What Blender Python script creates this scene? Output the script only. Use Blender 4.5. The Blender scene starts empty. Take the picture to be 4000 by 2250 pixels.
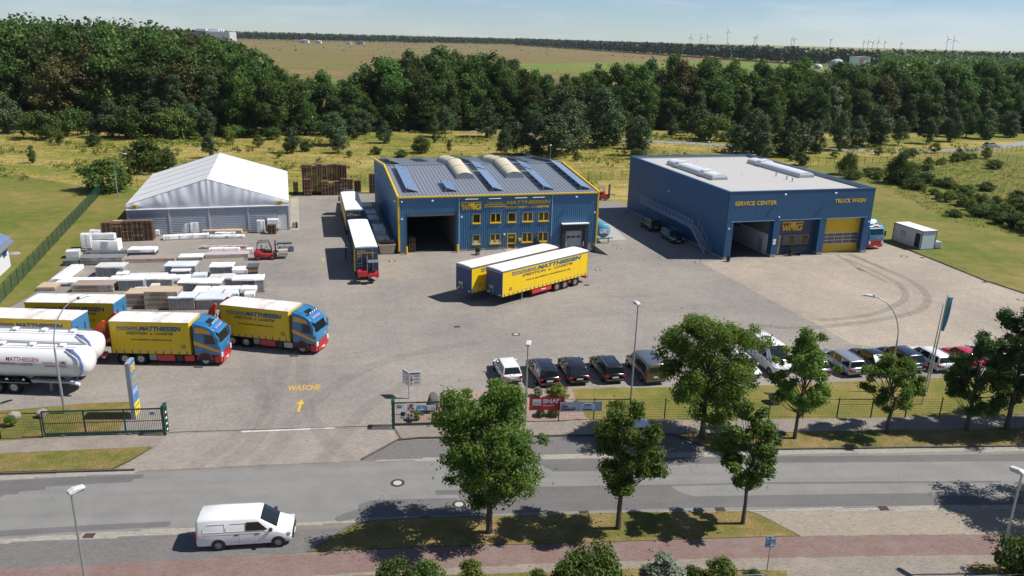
import bpy, bmesh, math, random
import numpy as np
from mathutils import Vector, Matrix
random.seed(7); rng = np.random.default_rng(7)
SC = bpy.context.scene; COL = SC.collection
R = math.radians

# ------------------------------------------------------------------ camera
cam = bpy.data.cameras.new('camera'); cam.lens = 27.9; cam.sensor_width = 36; cam.clip_start = 0.5; cam.clip_end = 30000
co = bpy.data.objects.new('camera', cam); COL.objects.link(co); SC.camera = co
_p, _r = R(17.55), R(1.48)
_f = Vector((0, math.cos(_p), -math.sin(_p))); _x = Vector((1, 0, 0)); _u = _x.cross(_f)
_X = math.cos(_r)*_x + math.sin(_r)*_u; _U = -math.sin(_r)*_x + math.cos(_r)*_u
co.matrix_world = Matrix(((_X.x, _U.x, -_f.x, 0), (_X.y, _U.y, -_f.y, 0), (_X.z, _U.z, -_f.z, 27.4), (0, 0, 0, 1)))

# ------------------------------------------------------------------ sky and sun
SUN_EL, SUN_AZ = 51.0, 3.5            # azimuth counted from +X towards +Y
world = bpy.data.worlds.new('World'); SC.world = world; world.use_nodes = True
nt = world.node_tree; nt.nodes.clear()
out = nt.nodes.new('ShaderNodeOutputWorld'); bg = nt.nodes.new('ShaderNodeBackground'); bg.inputs[1].default_value = 0.076
sky = nt.nodes.new('ShaderNodeTexSky'); sky.sky_type = 'NISHITA'; sky.sun_disc = False
sky.sun_elevation = R(SUN_EL); sky.sun_rotation = R(90 - SUN_AZ); sky.altitude = 30; sky.air_density = .7; sky.dust_density = .05; sky.ozone_density = 5.0
tc = nt.nodes.new('ShaderNodeTexCoord'); mp = nt.nodes.new('ShaderNodeMapping'); mp.inputs['Scale'].default_value = (1.0, 1.0, 6.5)
nz = nt.nodes.new('ShaderNodeTexNoise'); nz.inputs['Scale'].default_value = 3.4; nz.inputs['Detail'].default_value = 9; nz.inputs['Roughness'].default_value = .62
rp = nt.nodes.new('ShaderNodeValToRGB'); rp.color_ramp.elements[0].position = .50; rp.color_ramp.elements[1].position = .80
rp.color_ramp.elements[1].color = (.55, .55, .55, 1)
mx = nt.nodes.new('ShaderNodeMixRGB'); mx.inputs[2].default_value = (9.8, 9.9, 10.1, 1)
L = nt.links.new
L(tc.outputs['Generated'], mp.inputs[0]); L(mp.outputs[0], nz.inputs[0]); L(nz.outputs[0], rp.inputs[0]); L(rp.outputs[0], mx.inputs[0])
L(sky.outputs[0], mx.inputs[1]); L(mx.outputs[0], bg.inputs[0]); L(bg.outputs[0], out.inputs[0])
sl = bpy.data.lights.new('sun', 'SUN'); sl.energy = 5.0; sl.angle = R(.53); sl.color = (1, .955, .88)
so = bpy.data.objects.new('sun', sl); COL.objects.link(so)
sd = Vector((math.cos(R(SUN_EL))*math.cos(R(SUN_AZ)), math.cos(R(SUN_EL))*math.sin(R(SUN_AZ)), math.sin(R(SUN_EL))))
so.rotation_euler = (-sd).to_track_quat('-Z', 'Y').to_euler(); so.location = sd*200
vs = SC.view_settings; vs.view_transform = 'Standard'; vs.look = 'None'; vs.exposure = 0.36; vs.gamma = 1.0; vs.use_curve_mapping = False
SC.cycles.max_bounces = 6; SC.cycles.transparent_max_bounces = 12; SC.cycles.diffuse_bounces = 3; SC.cycles.glossy_bounces = 3

# ------------------------------------------------------------------ mesh helpers
class MB:
    def __init__(s): s.v = []; s.f = []; s.m = []
    def add(s, vs, fs, m=0):
        n = len(s.v); s.v += [tuple(v) for v in vs]; s.f += [tuple(i+n for i in f) for f in fs]; s.m += [m]*len(fs); return s
    def box(s, x0, x1, y0, y1, z0, z1, m=0):
        return s.add([(x0,y0,z0),(x1,y0,z0),(x1,y1,z0),(x0,y1,z0),(x0,y0,z1),(x1,y0,z1),(x1,y1,z1),(x0,y1,z1)],
                     [(3,2,1,0),(4,5,6,7),(0,1,5,4),(1,2,6,5),(2,3,7,6),(3,0,4,7)], m)
    def bar(s, a, b, w, h, m=0):            # box beam from a to b, w wide (horizontal), h high
        a = Vector(a); b = Vector(b); d = (b-a).normalized()
        up = Vector((0,0,1)) if abs(d.z) < .95 else Vector((0,1,0))
        sx = d.cross(up).normalized()*w/2; sz = sx.cross(d).normalized()*h/2
        return s.add([a-sx-sz, a+sx-sz, a+sx+sz, a-sx+sz, b-sx-sz, b+sx-sz, b+sx+sz, b-sx+sz],
                     [(0,1,2,3),(7,6,5,4),(0,4,5,1),(1,5,6,2),(2,6,7,3),(3,7,4,0)], m)
    def cyl(s, a, b, r0, r1=None, n=12, m=0, caps=True):
        r1 = r0 if r1 is None else r1; a = Vector(a); b = Vector(b); d = (b-a).normalized()
        e = d.orthogonal().normalized(); g = d.cross(e)
        vs = []
        for i in range(n):
            t = 2*math.pi*i/n; o = e*math.cos(t) + g*math.sin(t); vs += [a+o*r0, b+o*r1]
        fs = [(2*i, (2*i+2) % (2*n), (2*i+3) % (2*n), 2*i+1) for i in range(n)]
        if caps: fs += [tuple(2*i for i in range(n))[::-1], tuple(2*i+1 for i in range(n))]
        return s.add(vs, fs, m)
    def tube(s, pts, r, n=6, m=0):
        pts = [Vector(p) for p in pts]; rs = r if isinstance(r, (list, tuple)) else [r]*len(pts)
        vs = []; fs = []; e = None
        for k, p in enumerate(pts):
            d = (pts[min(k+1, len(pts)-1)] - pts[max(k-1, 0)]).normalized()
            if e is None: e = d.orthogonal().normalized()
            e = (e - d*e.dot(d)).normalized(); g = d.cross(e)
            vs += [p + (e*math.cos(2*math.pi*i/n) + g*math.sin(2*math.pi*i/n))*rs[k] for i in range(n)]
        for k in range(len(pts)-1):
            for i in range(n): fs.append((k*n+i, k*n+(i+1) % n, (k+1)*n+(i+1) % n, (k+1)*n+i))
        fs += [tuple(range(n))[::-1], tuple((len(pts)-1)*n+i for i in range(n))]
        return s.add(vs, fs, m)
    def prism(s, poly, a, b, ax='y', m=0):  # polygon in the plane across ax, drawn out from a to b
        def P(u, v, w): return {'y': (u, w, v), 'x': (w, u, v), 'z': (u, v, w)}[ax]
        n = len(poly); vs = [P(u, v, a) for u, v in poly] + [P(u, v, b) for u, v in poly]
        fs = [tuple(range(n)), tuple(range(n, 2*n))[::-1]] + [(i, i+n, (i+1) % n + n, (i+1) % n) for i in range(n)]
        return s.add(vs, fs, m)
    def quad(s, a, b, c, d, m=0): return s.add([a, b, c, d], [(0,1,2,3)], m)
    def lathe(s, prof, c=(0,0,0), n=16, ax='z', m=0, caps=True):   # prof: (radius, height)
        vs = []; fs = []
        for r, h in prof:
            for i in range(n):
                t = 2*math.pi*i/n; a, b = r*math.cos(t), r*math.sin(t)
                vs.append({'z': (c[0]+a, c[1]+b, c[2]+h), 'x': (c[0]+h, c[1]+a, c[2]+b), 'y': (c[0]+a, c[1]+h, c[2]+b)}[ax])
        for k in range(len(prof)-1):
            for i in range(n): fs.append((k*n+i, k*n+(i+1) % n, (k+1)*n+(i+1) % n, (k+1)*n+i))
        if caps: fs += [tuple(range(n))[::-1], tuple((len(prof)-1)*n+i for i in range(n))]
        return s.add(vs, fs, m)
    def mesh(s, name, mats, smooth=False, bevel=0, seg=1):
        me = bpy.data.meshes.new(name); me.from_pydata(s.v, [], s.f)
        for mm in (mats if isinstance(mats, (list, tuple)) else [mats]): me.materials.append(mm)
        me.polygons.foreach_set('material_index', s.m)
        b = bmesh.new(); b.from_mesh(me)
        bmesh.ops.recalc_face_normals(b, faces=b.faces)
        if bevel:
            bmesh.ops.remove_doubles(b, verts=b.verts, dist=1e-4)
            es = [e for e in b.edges if len(e.link_faces) == 2 and e.calc_face_angle(0) > .5]
            bmesh.ops.bevel(b, geom=es, offset=bevel, segments=seg, affect='EDGES', profile=.5)
        b.to_mesh(me); b.free()
        if smooth:
            me.polygons.foreach_set('use_smooth', [True]*len(me.polygons))
            if smooth != 2: me.set_sharp_from_angle(angle=R(38))
        return me
    def build(s, name, mats, parent=None, smooth=False, bevel=0, seg=1, loc=None):
        return link(name, s.mesh(name, mats, smooth, bevel, seg), parent, loc)
def link(name, me, parent=None, loc=None, rz=0):
    o = bpy.data.objects.new(name, me); COL.objects.link(o); o.parent = parent
    if loc: o.location = loc
    if rz: o.rotation_euler = (0, 0, rz)
    return o
def tag(o, label, cat, group=None):
    o['label'] = label; o['category'] = cat
    if group: o['group'] = group
    return o
def thing(name, label, cat, loc=(0,0,0), rz=0, group=None):
    o = bpy.data.objects.new(name, None); COL.objects.link(o); o.empty_display_size = .3
    o.location = (loc[0], loc[1], loc[2] if len(loc) > 2 else 0); o.rotation_euler = (0, 0, R(rz))
    return tag(o, label, cat, group)
def struct(o): o['kind'] = 'structure'; return o
def copy_tree(o, parent=None):
    c = o.copy(); COL.objects.link(c); c.parent = parent
    for ch in list(o.children): copy_tree(ch, c)
    return c
def again(root, loc, rz, label, group=None, scale=None):
    c = copy_tree(root); c.location = (loc[0], loc[1], loc[2] if len(loc) > 2 else 0); c.rotation_euler = (0, 0, R(rz)); c['label'] = label
    if group: c['group'] = group
    if scale: c.scale = scale if isinstance(scale, tuple) else (scale,)*3
    return c
def rot2(x, y, a): c, s = math.cos(R(a)), math.sin(R(a)); return (x*c - y*s, x*s + y*c)
def off(p, x, y, a): q = rot2(x, y, a); return (p[0]+q[0], p[1]+q[1])
def sheet(name, poly, z, mat, holes=()):        # a flat sheet of any outline, with holes
    b = bmesh.new(); es = []
    for lp in [poly, *holes]:
        vs = [b.verts.new((p[0], p[1], z)) for p in lp]
        es += [b.edges.new((vs[i], vs[(i+1) % len(vs)])) for i in range(len(vs))]
    bmesh.ops.triangle_fill(b, use_beauty=True, use_dissolve=False, edges=es, normal=(0,0,1))
    for f in b.faces:
        if f.normal.z < 0: f.normal_flip()
    me = bpy.data.meshes.new(name); b.to_mesh(me); b.free(); me.materials.append(mat)
    return struct(link(name, me))
def np_mesh(name, V, F, mats, rnd=None, mi=None, smooth=False):
    me = bpy.data.meshes.new(name); V = np.asarray(V, np.float32); F = np.asarray(F, np.int32); n, k = F.shape
    me.vertices.add(len(V)); me.vertices.foreach_set('co', V.ravel())
    me.loops.add(n*k); me.loops.foreach_set('vertex_index', F.ravel())
    me.polygons.add(n); me.polygons.foreach_set('loop_start', np.arange(0, n*k, k, dtype=np.int32))
    if mi is not None: me.polygons.foreach_set('material_index', np.asarray(mi, np.int32))
    me.polygons.foreach_set('use_smooth', np.full(n, bool(smooth)))
    for m in (mats if isinstance(mats, (list, tuple)) else [mats]): me.materials.append(m)
    me.update(calc_edges=True)
    if rnd is not None:
        a = me.attributes.new('rnd', 'FLOAT', 'FACE'); a.data.foreach_set('value', np.asarray(rnd, np.float32))
    return me
_tx = {}
def text(txt, parent, mat, o, xd, w, h, up=(0,0,1), shear=0., bold=.02, lift=.004, name='lettering', ext=.003):
    """Raised lettering, w wide and h high, its lower left corner at o, running along xd."""
    k = (txt, shear, bold)
    if k not in _tx:
        cu = bpy.data.curves.new('lettering', 'FONT'); cu.body = txt; cu.size = 1; cu.shear = shear; cu.offset = bold; cu.resolution_u = 2
        ob = bpy.data.objects.new('lettering', cu); me = bpy.data.meshes.new_from_object(ob)
        v = np.zeros(len(me.vertices)*3, np.float32); me.vertices.foreach_get('co', v); v = v.reshape(-1, 3)
        fs = [tuple(p.vertices) for p in me.polygons]
        bpy.data.objects.remove(ob); bpy.data.curves.remove(cu); bpy.data.meshes.remove(me); _tx[k] = (v, fs)
    v, fs = _tx[k]; mn = v.min(0); mxx = v.max(0); q = (v-mn)/np.maximum(mxx-mn, 1e-6)
    xd = Vector(xd).normalized(); up = Vector(up).normalized(); nn = xd.cross(up); o = Vector(o) + nn*lift
    vs = [o + xd*float(a[0])*w + up*float(a[1])*h for a in q]
    me = bpy.data.meshes.new(name); me.from_pydata([tuple(a) for a in vs], [], fs); me.materials.append(mat)
    return link(name, me, parent)
def decal(parent, name, mat, pts, lift=.004):          # flat painted shape on a face, pts in 3D, lifted along its normal
    p = [Vector(a) for a in pts]; n = (p[1]-p[0]).cross(p[2]-p[0]).normalized()*lift
    m = MB(); m.add([a+n for a in p], [tuple(range(len(p)))]); me = bpy.data.meshes.new(name)
    me.from_pydata(m.v, [], m.f); me.materials.append(mat); return link(name, me, parent)
def corr(mb, Lx, z0, z1, holes=(), pitch=.3, depth=.04, f=None, m=0):
    """Trapezoid profiled sheet along local x in the plane y=0, ribs towards -y, openings left out; f maps (x,y,z)."""
    f = f or (lambda x, y, z: (x, y, z)); zt = z1 if callable(z1) else (lambda x: z1)
    xs = set([0., Lx]); n = int(math.ceil(Lx/pitch)); px = [0.]; py = [0.]
    for i in range(n):
        for a, y in ((.3, 0), (.4, -depth), (.8, -depth), (.9, 0)):
            px.append((i+a)*pitch); py.append(y)
    px.append(max(Lx, px[-1]+.001)); py.append(0)
    xs |= set(p for p in px if p < Lx)
    for h in holes: xs |= {h[0], h[1]}
    xs = sorted(x for x in xs if 0 <= x <= Lx)
    for a, b in zip(xs, xs[1:]):
        if b-a < 1e-5: continue
        c = (a+b)/2; cuts = sorted((h[2], h[3]) for h in holes if h[0] < c < h[1]); z = z0
        ya, yb = float(np.interp(a, px, py)), float(np.interp(b, px, py)); seg = []
        for lo, hi in cuts:
            if lo > z: seg.append((z, z, lo, lo))
            z = max(z, hi)
        seg.append((z, z, zt(a), zt(b)))
        for p, q, r_, s_ in seg:
            mb.quad(f(a, ya, p), f(b, yb, q), f(b, yb, s_), f(a, ya, r_), m)

# ------------------------------------------------------------------ materials
def S(r, g, b): return tuple(((c/255)/12.92 if c/255 <= .04045 else ((c/255+.055)/1.055)**2.4) for c in (r, g, b)) + (1,)
def nodes(name):
    m = bpy.data.materials.new(name); m.use_nodes = True; t = m.node_tree; b = t.nodes['Principled BSDF']; return m, t, b
def N(t, typ, **kw):
    n = t.nodes.new(typ)
    for k, v in kw.items():
        if k.startswith('i_'): n.inputs[int(k[2:]) if k[2:].isdigit() else k[2:].replace('_', ' ')].default_value = v
        else: setattr(n, k, v)
    return n
def noise(t, vec, scale, detail=4, rough=.55): 
    n = N(t, 'ShaderNodeTexNoise'); n.inputs['Scale'].default_value = scale; n.inputs['Detail'].default_value = detail; n.inputs['Roughness'].default_value = rough
    t.links.new(vec, n.inputs['Vector']); return n.outputs[0]
def ramp(t, fac, stops):
    n = N(t, 'ShaderNodeValToRGB'); e = n.color_ramp.elements
    while len(e) < len(stops): e.new(.5)
    for el, (p, c) in zip(e, stops): el.position = p; el.color = c if len(c) == 4 else tuple(c)+(1,)
    t.links.new(fac, n.inputs[0]); return n.outputs[0]
def mixc(t, fac, a, b, mode='MIX'):
    n = N(t, 'ShaderNodeMixRGB', blend_type=mode)
    for i, x in enumerate((fac, a, b)):
        if hasattr(x, 'is_output'): t.links.new(x, n.inputs[i])
        else: n.inputs[i].default_value = x if i == 0 else (tuple(x) if len(x) == 4 else tuple(x)+(1,))
    return n.outputs[0]
def math_(t, op, a, b=0.):
    n = N(t, 'ShaderNodeMath', operation=op)
    for i, x in enumerate((a, b)):
        if hasattr(x, 'is_output'): t.links.new(x, n.inputs[i])
        else: n.inputs[i].default_value = x
    return n.outputs[0]
def bump(t, b, h, strength=.3, dist=.02):
    n = N(t, 'ShaderNodeBump'); n.inputs['Strength'].default_value = strength; n.inputs['Distance'].default_value = dist
    t.links.new(h, n.inputs['Height']); t.links.new(n.outputs[0], b.inputs['Normal'])
def geo(t): return N(t, 'ShaderNodeNewGeometry').outputs['Position']
def objc(t): return N(t, 'ShaderNodeTexCoord').outputs['Object']
def dk(c, k): return tuple(x*k for x in c[:3]) + (1,)
_mats = {}
def M(name, col, rough=.55, metal=0., var=.12, scale=1.3, bmp=0., coat=0., spec=.5, dirt=.0, dcol=(.05,.045,.04,1)):
    """Plain surface: base colour with soft mottling and, where asked, blotchy dirt."""
    if name in _mats: return _mats[name]
    m, t, b = nodes(name); v = objc(t)
    n1 = noise(t, v, scale, 5, .6); c = mixc(t, n1, dk(col, 1-var), dk(col, 1+var))
    n2 = noise(t, v, scale*9, 3, .6); c = mixc(t, math_(t, 'MULTIPLY', n2, var*1.2), c, dk(col, .55))
    if dirt:
        d = ramp(t, noise(t, v, scale*.8, 7, .7), [(.48, (0,0,0)), (.72, (1,1,1))])
        c = mixc(t, math_(t, 'MULTIPLY', d, dirt), c, dcol)
    t.links.new(c, b.inputs['Base Color']); b.inputs['Roughness'].default_value = rough; b.inputs['Metallic'].default_value = metal
    b.inputs['Coat Weight'].default_value = coat; b.inputs['Coat Roughness'].default_value = .08; b.inputs['Specular IOR Level'].default_value = spec
    if bmp: bump(t, b, n2, bmp, .02)
    _mats[name] = m; return m

def rotvec(t, ang, v=None):
    n = N(t, 'ShaderNodeMapping'); n.inputs['Rotation'].default_value = (0, 0, R(-ang)); t.links.new(v or geo(t), n.inputs[0]); return n.outputs[0]
def brick(t, v, w, h, mortar, c1, c2, cm, off=.5):
    n = N(t, 'ShaderNodeTexBrick'); n.offset = off; n.inputs['Scale'].default_value = 1; n.inputs['Mortar Size'].default_value = mortar
    n.inputs['Brick Width'].default_value = w; n.inputs['Row Height'].default_value = h; n.inputs['Bias'].default_value = 0
    for k, c in (('Color1', c1), ('Color2', c2), ('Mortar', cm)): n.inputs[k].default_value = c if len(c) == 4 else tuple(c)+(1,)
    t.links.new(v, n.inputs['Vector']); return n.outputs[0], n.outputs[1]
def m_paving(name, c, ang, seam=True, stain=.5, warm=(.30,.24,.19,1)):
    m, t, b = nodes(name); p = geo(t); v = rotvec(t, ang, p)
    col, fac = brick(t, v, .2, .1, .005, dk(c, .86), dk(c, 1.14), dk(c, .42))
    big = noise(t, v, .09, 4, .6); mid = noise(t, v, .7, 4, .65); fine = noise(t, v, 9, 3, .6)
    col = mixc(t, 1., col, ramp(t, big, [(.3, (.80,.80,.82)), (.7, (1.13,1.12,1.10))]), 'MULTIPLY')
    col = mixc(t, 1., col, ramp(t, mid, [(.25, (.90,.90,.905)), (.75, (1.08,1.075,1.07))]), 'MULTIPLY')
    col = mixc(t, 1., col, ramp(t, fine, [(.2, (.85,.85,.85)), (.8, (1.13,1.13,1.13))]), 'MULTIPLY')
    sp = N(t, 'ShaderNodeMapping'); sp.inputs['Scale'].default_value = (.05, .8, 1); t.links.new(v, sp.inputs[0])
    tracks = noise(t, sp.outputs[0], 1., 5, .6)
    col = mixc(t, math_(t, 'MULTIPLY', ramp(t, tracks, [(.52, (0,0,0)), (.75, (1,1,1))]), .35*stain), col, dk(c, .5))
    spots = noise(t, v, 1.7, 4, .75)
    col = mixc(t, math_(t, 'MULTIPLY', ramp(t, spots, [(.64, (0,0,0)), (.74, (1,1,1))]), stain), col, dk(c, .38))
    sand = noise(t, v, .33, 4, .7)
    col = mixc(t, math_(t, 'MULTIPLY', ramp(t, sand, [(.5, (0,0,0)), (.75, (1,1,1))]), .25), col, warm)
    if seam:
        _, sf = brick(t, v, 8.1, 2.7, .035, (1,1,1), (1,1,1), (0,0,0), .0)
        col = mixc(t, math_(t, 'MULTIPLY', sf, .25), col, dk(c, .5))
    t.links.new(col, b.inputs['Base Color']); b.inputs['Roughness'].default_value = .82; b.inputs['Specular IOR Level'].default_value = .3
    bump(t, b, math_(t, 'SUBTRACT', mid, fac), .25, .01); return m
def m_stone(name, c, worn=.35, wcol=(.42,.37,.32,1), moss=0.):      # single laid stones: colour of each from its own 'rnd'
    m, t, b = nodes(name); p = geo(t); a = N(t, 'ShaderNodeAttribute', attribute_name='rnd').outputs['Fac']
    col = mixc(t, a, dk(c, .85), dk(c, 1.14)); n = noise(t, p, .55, 4, .7); f = noise(t, p, 14, 4, .6)
    col = mixc(t, math_(t, 'MULTIPLY', ramp(t, n, [(.46, (0,0,0)), (.72, (1,1,1))]), worn), col, wcol)
    if moss: col = mixc(t, math_(t, 'MULTIPLY', ramp(t, noise(t, p, 1.1, 4, .75), [(.55, (0,0,0)), (.7, (1,1,1))]), moss), col, (.10,.11,.04,1))
    col = mixc(t, 1., col, ramp(t, f, [(.25, (.72,.72,.72)), (.75, (1.2,1.2,1.2))]), 'MULTIPLY')
    fl = noise(t, p, 5.5, 5, .7)
    col = mixc(t, ramp(t, fl, [(.70, (0,0,0)), (.74, (.8,.8,.8))]), col, (.40,.36,.28,1))
    t.links.new(col, b.inputs['Base Color']); b.inputs['Roughness'].default_value = .85; bump(t, b, f, .25, .006); return m
def m_asphalt(name, c, ang, patchy=.2):
    m, t, b = nodes(name); p = geo(t); v = rotvec(t, ang, p)
    f = noise(t, p, 24, 2, .6); mid = noise(t, v, .5, 4, .65)
    sp = N(t, 'ShaderNodeMapping'); sp.inputs['Scale'].default_value = (.06, .9, 1); t.links.new(v, sp.inputs[0]); lane = noise(t, sp.outputs[0], 1., 4, .6)
    col = mixc(t, 1., ramp(t, f, [(.3, dk(c, .62)), (.7, dk(c, 1.4))]), ramp(t, mid, [(.25, (.88,.88,.89)), (.75, (1.1,1.1,1.09))]), 'MULTIPLY')
    col = mixc(t, 1., col, ramp(t, lane, [(.3, (1-patchy,)*3), (.7, (1+patchy,)*3)]), 'MULTIPLY')
    vor = N(t, 'ShaderNodeTexVoronoi', feature='DISTANCE_TO_EDGE'); vor.inputs['Scale'].default_value = .22
    wob = N(t, 'ShaderNodeVectorMath', operation='ADD'); nn = N(t, 'ShaderNodeTexNoise'); nn.inputs['Scale'].default_value = .6; nn.inputs['Detail'].default_value = 5
    t.links.new(p, nn.inputs[0]); t.links.new(p, wob.inputs[0]); t.links.new(nn.outputs[1], wob.inputs[1]); t.links.new(wob.outputs[0], vor.inputs[0])
    col = mixc(t, ramp(t, vor.outputs[0], [(.0, (.25,.25,.25)), (.006, (0,0,0))]), col, dk(c, .35))
    t.links.new(col, b.inputs['Base Color']); b.inputs['Roughness'].default_value = .8; b.inputs['Specular IOR Level'].default_value = .35
    bump(t, b, f, .3, .008); return m
def m_grass(name, stops, s1=.06, s2=.5, s3=6., ani=1., bmp=.6):
    m, t, b = nodes(name); p = geo(t); mpn = N(t, 'ShaderNodeMapping'); mpn.inputs['Scale'].default_value = (1, ani, 1); t.links.new(p, mpn.inputs[0]); v = mpn.outputs[0]
    a = noise(t, v, s1, 4, .62); c_ = noise(t, v, s2, 4, .68); d = noise(t, p, s3, 5, .7)
    k = math_(t, 'ADD', math_(t, 'MULTIPLY', a, .55), math_(t, 'MULTIPLY', c_, .45))
    col = ramp(t, k, stops)
    col = mixc(t, 1., col, ramp(t, d, [(.25, (.55,.58,.5)), (.75, (1.4,1.36,1.3))]), 'MULTIPLY')
    t.links.new(col, b.inputs['Base Color']); b.inputs['Roughness'].default_value = .9; b.inputs['Specular IOR Level'].default_value = .15
    bump(t, b, math_(t, 'ADD', d, c_), bmp, .12); return m
def m_leaf(name, lo, hi, tr=.32, hue=.014, val=.28):
    m, t, b = nodes(name); a = N(t, 'ShaderNodeAttribute', attribute_name='rnd').outputs['Fac']; oi = N(t, 'ShaderNodeObjectInfo').outputs['Random']
    col = mixc(t, a, lo, hi)
    hs = N(t, 'ShaderNodeHueSaturation'); t.links.new(col, hs.inputs['Color'])
    t.links.new(math_(t, 'ADD', math_(t, 'MULTIPLY', oi, hue*2), .5-hue), hs.inputs['Hue'])
    t.links.new(math_(t, 'ADD', math_(t, 'MULTIPLY', math_(t, 'FRACT', math_(t, 'MULTIPLY', oi, 7.31)), val*2), 1-val), hs.inputs['Value'])
    col = hs.outputs[0]; t.links.new(col, b.inputs['Base Color']); b.inputs['Roughness'].default_value = .55; b.inputs['Specular IOR Level'].default_value = .25
    tl = N(t, 'ShaderNodeBsdfTranslucent'); t.links.new(mixc(t, 1., col, (1.25,1.35,.6,1), 'MULTIPLY'), tl.inputs[0])
    ms = N(t, 'ShaderNodeMixShader'); ms.inputs[0].default_value = tr
    t.links.new(b.outputs[0], ms.inputs[1]); t.links.new(tl.outputs[0], ms.inputs[2]); t.links.new(ms.outputs[0], t.nodes['Material Output'].inputs[0]); return m
def m_film(name, col, alpha, rough=.25):          # clear wrapping film, partly see-through
    m, t, b = nodes(name); tr = N(t, 'ShaderNodeBsdfTransparent'); ms = N(t, 'ShaderNodeMixShader'); n = noise(t, objc(t), 4., 5, .7)
    b.inputs['Base Color'].default_value = col; b.inputs['Roughness'].default_value = rough
    t.links.new(ramp(t, n, [(.3, (max(alpha-.25, 0),)*3), (.7, (min(alpha+.25, 1),)*3)]), ms.inputs[0])
    t.links.new(tr.outputs[0], ms.inputs[1]); t.links.new(b.outputs[0], ms.inputs[2]); t.links.new(ms.outputs[0], t.nodes['Material Output'].inputs[0]); bump(t, b, n, .6, .05); return m
def m_stain(name, col, amount, scale=.6):          # dark rubber or oil on the paving: shows the paving through its gaps
    m, t, b = nodes(name); tr = N(t, 'ShaderNodeBsdfTransparent'); ms = N(t, 'ShaderNodeMixShader'); n = noise(t, geo(t), scale, 4, .7)
    b.inputs['Base Color'].default_value = col; b.inputs['Roughness'].default_value = .85
    t.links.new(ramp(t, n, [(.3, (amount*.25,)*3), (.75, (amount,)*3)]), ms.inputs[0]); t.links.new(tr.outputs[0], ms.inputs[1]); t.links.new(b.outputs[0], ms.inputs[2])
    t.links.new(ms.outputs[0], t.nodes['Material Output'].inputs[0]); return m
def m_tarp(name, col, dirt, dcol, scale=1.2):       # roof cover with streaks of grime across it
    m, t, b = nodes(name); v = objc(t); mpn = N(t, 'ShaderNodeMapping'); mpn.inputs['Scale'].default_value = (1.1, .35, 1); t.links.new(v, mpn.inputs[0])
    n = noise(t, mpn.outputs[0], scale, 4, .7); f = noise(t, v, 12, 3)
    c = mixc(t, math_(t, 'MULTIPLY', ramp(t, n, [(.46, (0,0,0)), (.74, (1,1,1))]), dirt), col, dcol)
    c = mixc(t, math_(t, 'MULTIPLY', f, .12), c, dk(col, .6)); t.links.new(c, b.inputs['Base Color']); b.inputs['Roughness'].default_value = .5
    bump(t, b, n, .15, .05); return m
def m_curtain(name, col):                           # lorry curtain: slight vertical creases
    m, t, b = nodes(name); v = objc(t); w = N(t, 'ShaderNodeTexWave', wave_type='BANDS', bands_direction='X'); w.inputs['Scale'].default_value = .8; w.inputs['Distortion'].default_value = 2.5; w.inputs['Detail'].default_value = 3
    t.links.new(v, w.inputs[0]); mpn = N(t, 'ShaderNodeMapping'); mpn.inputs['Scale'].default_value = (2.2, 1, .35); t.links.new(v, mpn.inputs[0]); n = noise(t, mpn.outputs[0], 1.2, 6, .7)
    c = mixc(t, math_(t, 'MULTIPLY', ramp(t, n, [(.5, (0,0,0)), (.8, (1,1,1))]), .3), col, dk(col, .6)); t.links.new(c, b.inputs['Base Color'])
    b.inputs['Roughness'].default_value = .42; bump(t, b, w.outputs[1], .16, .05); return m
def m_solar():
    m, t, b = nodes('solar_cells'); v = objc(t)
    c, f = brick(t, v, .16, .16, .008, (.06,.13,.30,1), (.075,.15,.34,1), (.5,.55,.6,1), 0.)
    t.links.new(c, b.inputs['Base Color']); b.inputs['Roughness'].default_value = .12; b.inputs['Coat Weight'].default_value = .6; return m
def m_glass(name, col=(.012,.015,.018,1), rough=.05):
    m, t, b = nodes(name); b.inputs['Base Color'].default_value = col; b.inputs['Roughness'].default_value = rough; b.inputs['Specular IOR Level'].default_value = .7
    n = noise(t, objc(t), 2.2, 3); bump(t, b, n, .03, .05); return m

PAVE = m_paving('yard_paving', (.266,.245,.219,1), 15.3)
PAVE_L = m_paving('light_paving', (.345,.298,.245,1), 15.3, True, .22, (.42,.36,.28,1))
PAVE_T = m_paving('pale_paving', (.36,.33,.27,1), 15.3, False, .2)
BASE = M('joint_sand', (.19,.165,.14,1), .95, var=.3, scale=2.5)
ASPH = m_asphalt('asphalt', (.192,.19,.183,1), 5.7, .1)
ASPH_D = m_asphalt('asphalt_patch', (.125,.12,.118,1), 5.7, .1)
STONE_DRIVE = m_stone('drive_stones', (.275,.237,.208,1), .35)
STONE_WALK = m_stone('footway_stones', (.24,.205,.175,1), .55, (.36,.31,.25,1))
STONE_DARK = m_stone('bay_stones', (.15,.143,.14,1), .25, (.22,.19,.17,1))
STONE_RED = m_stone('red_stones', (.20,.126,.112,1), .6, (.25,.205,.185,1))
STONE_PALE = m_stone('pale_stones', (.29,.25,.2,1), .4, (.38,.33,.26,1), .3)
STONE_GUT = m_stone('gutter_stones', (.30,.28,.245,1), .4, (.36,.33,.28,1))
KERB = M('kerb_concrete', (.10,.092,.088,1), .85, var=.35, scale=2, bmp=.3)
LAWN = m_grass('lawn', [(.34, (.085,.115,.022,1)), (.46, (.135,.15,.034,1)), (.54, (.185,.165,.048,1)), (.64, (.25,.195,.08,1))], .05, .45, 7.)
VERGE = m_grass('verge_grass', [(.36, (.09,.11,.025,1)), (.45, (.15,.14,.04,1)), (.52, (.21,.155,.065,1)), (.62, (.27,.19,.095,1))], .16, .8, 8.)
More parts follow.
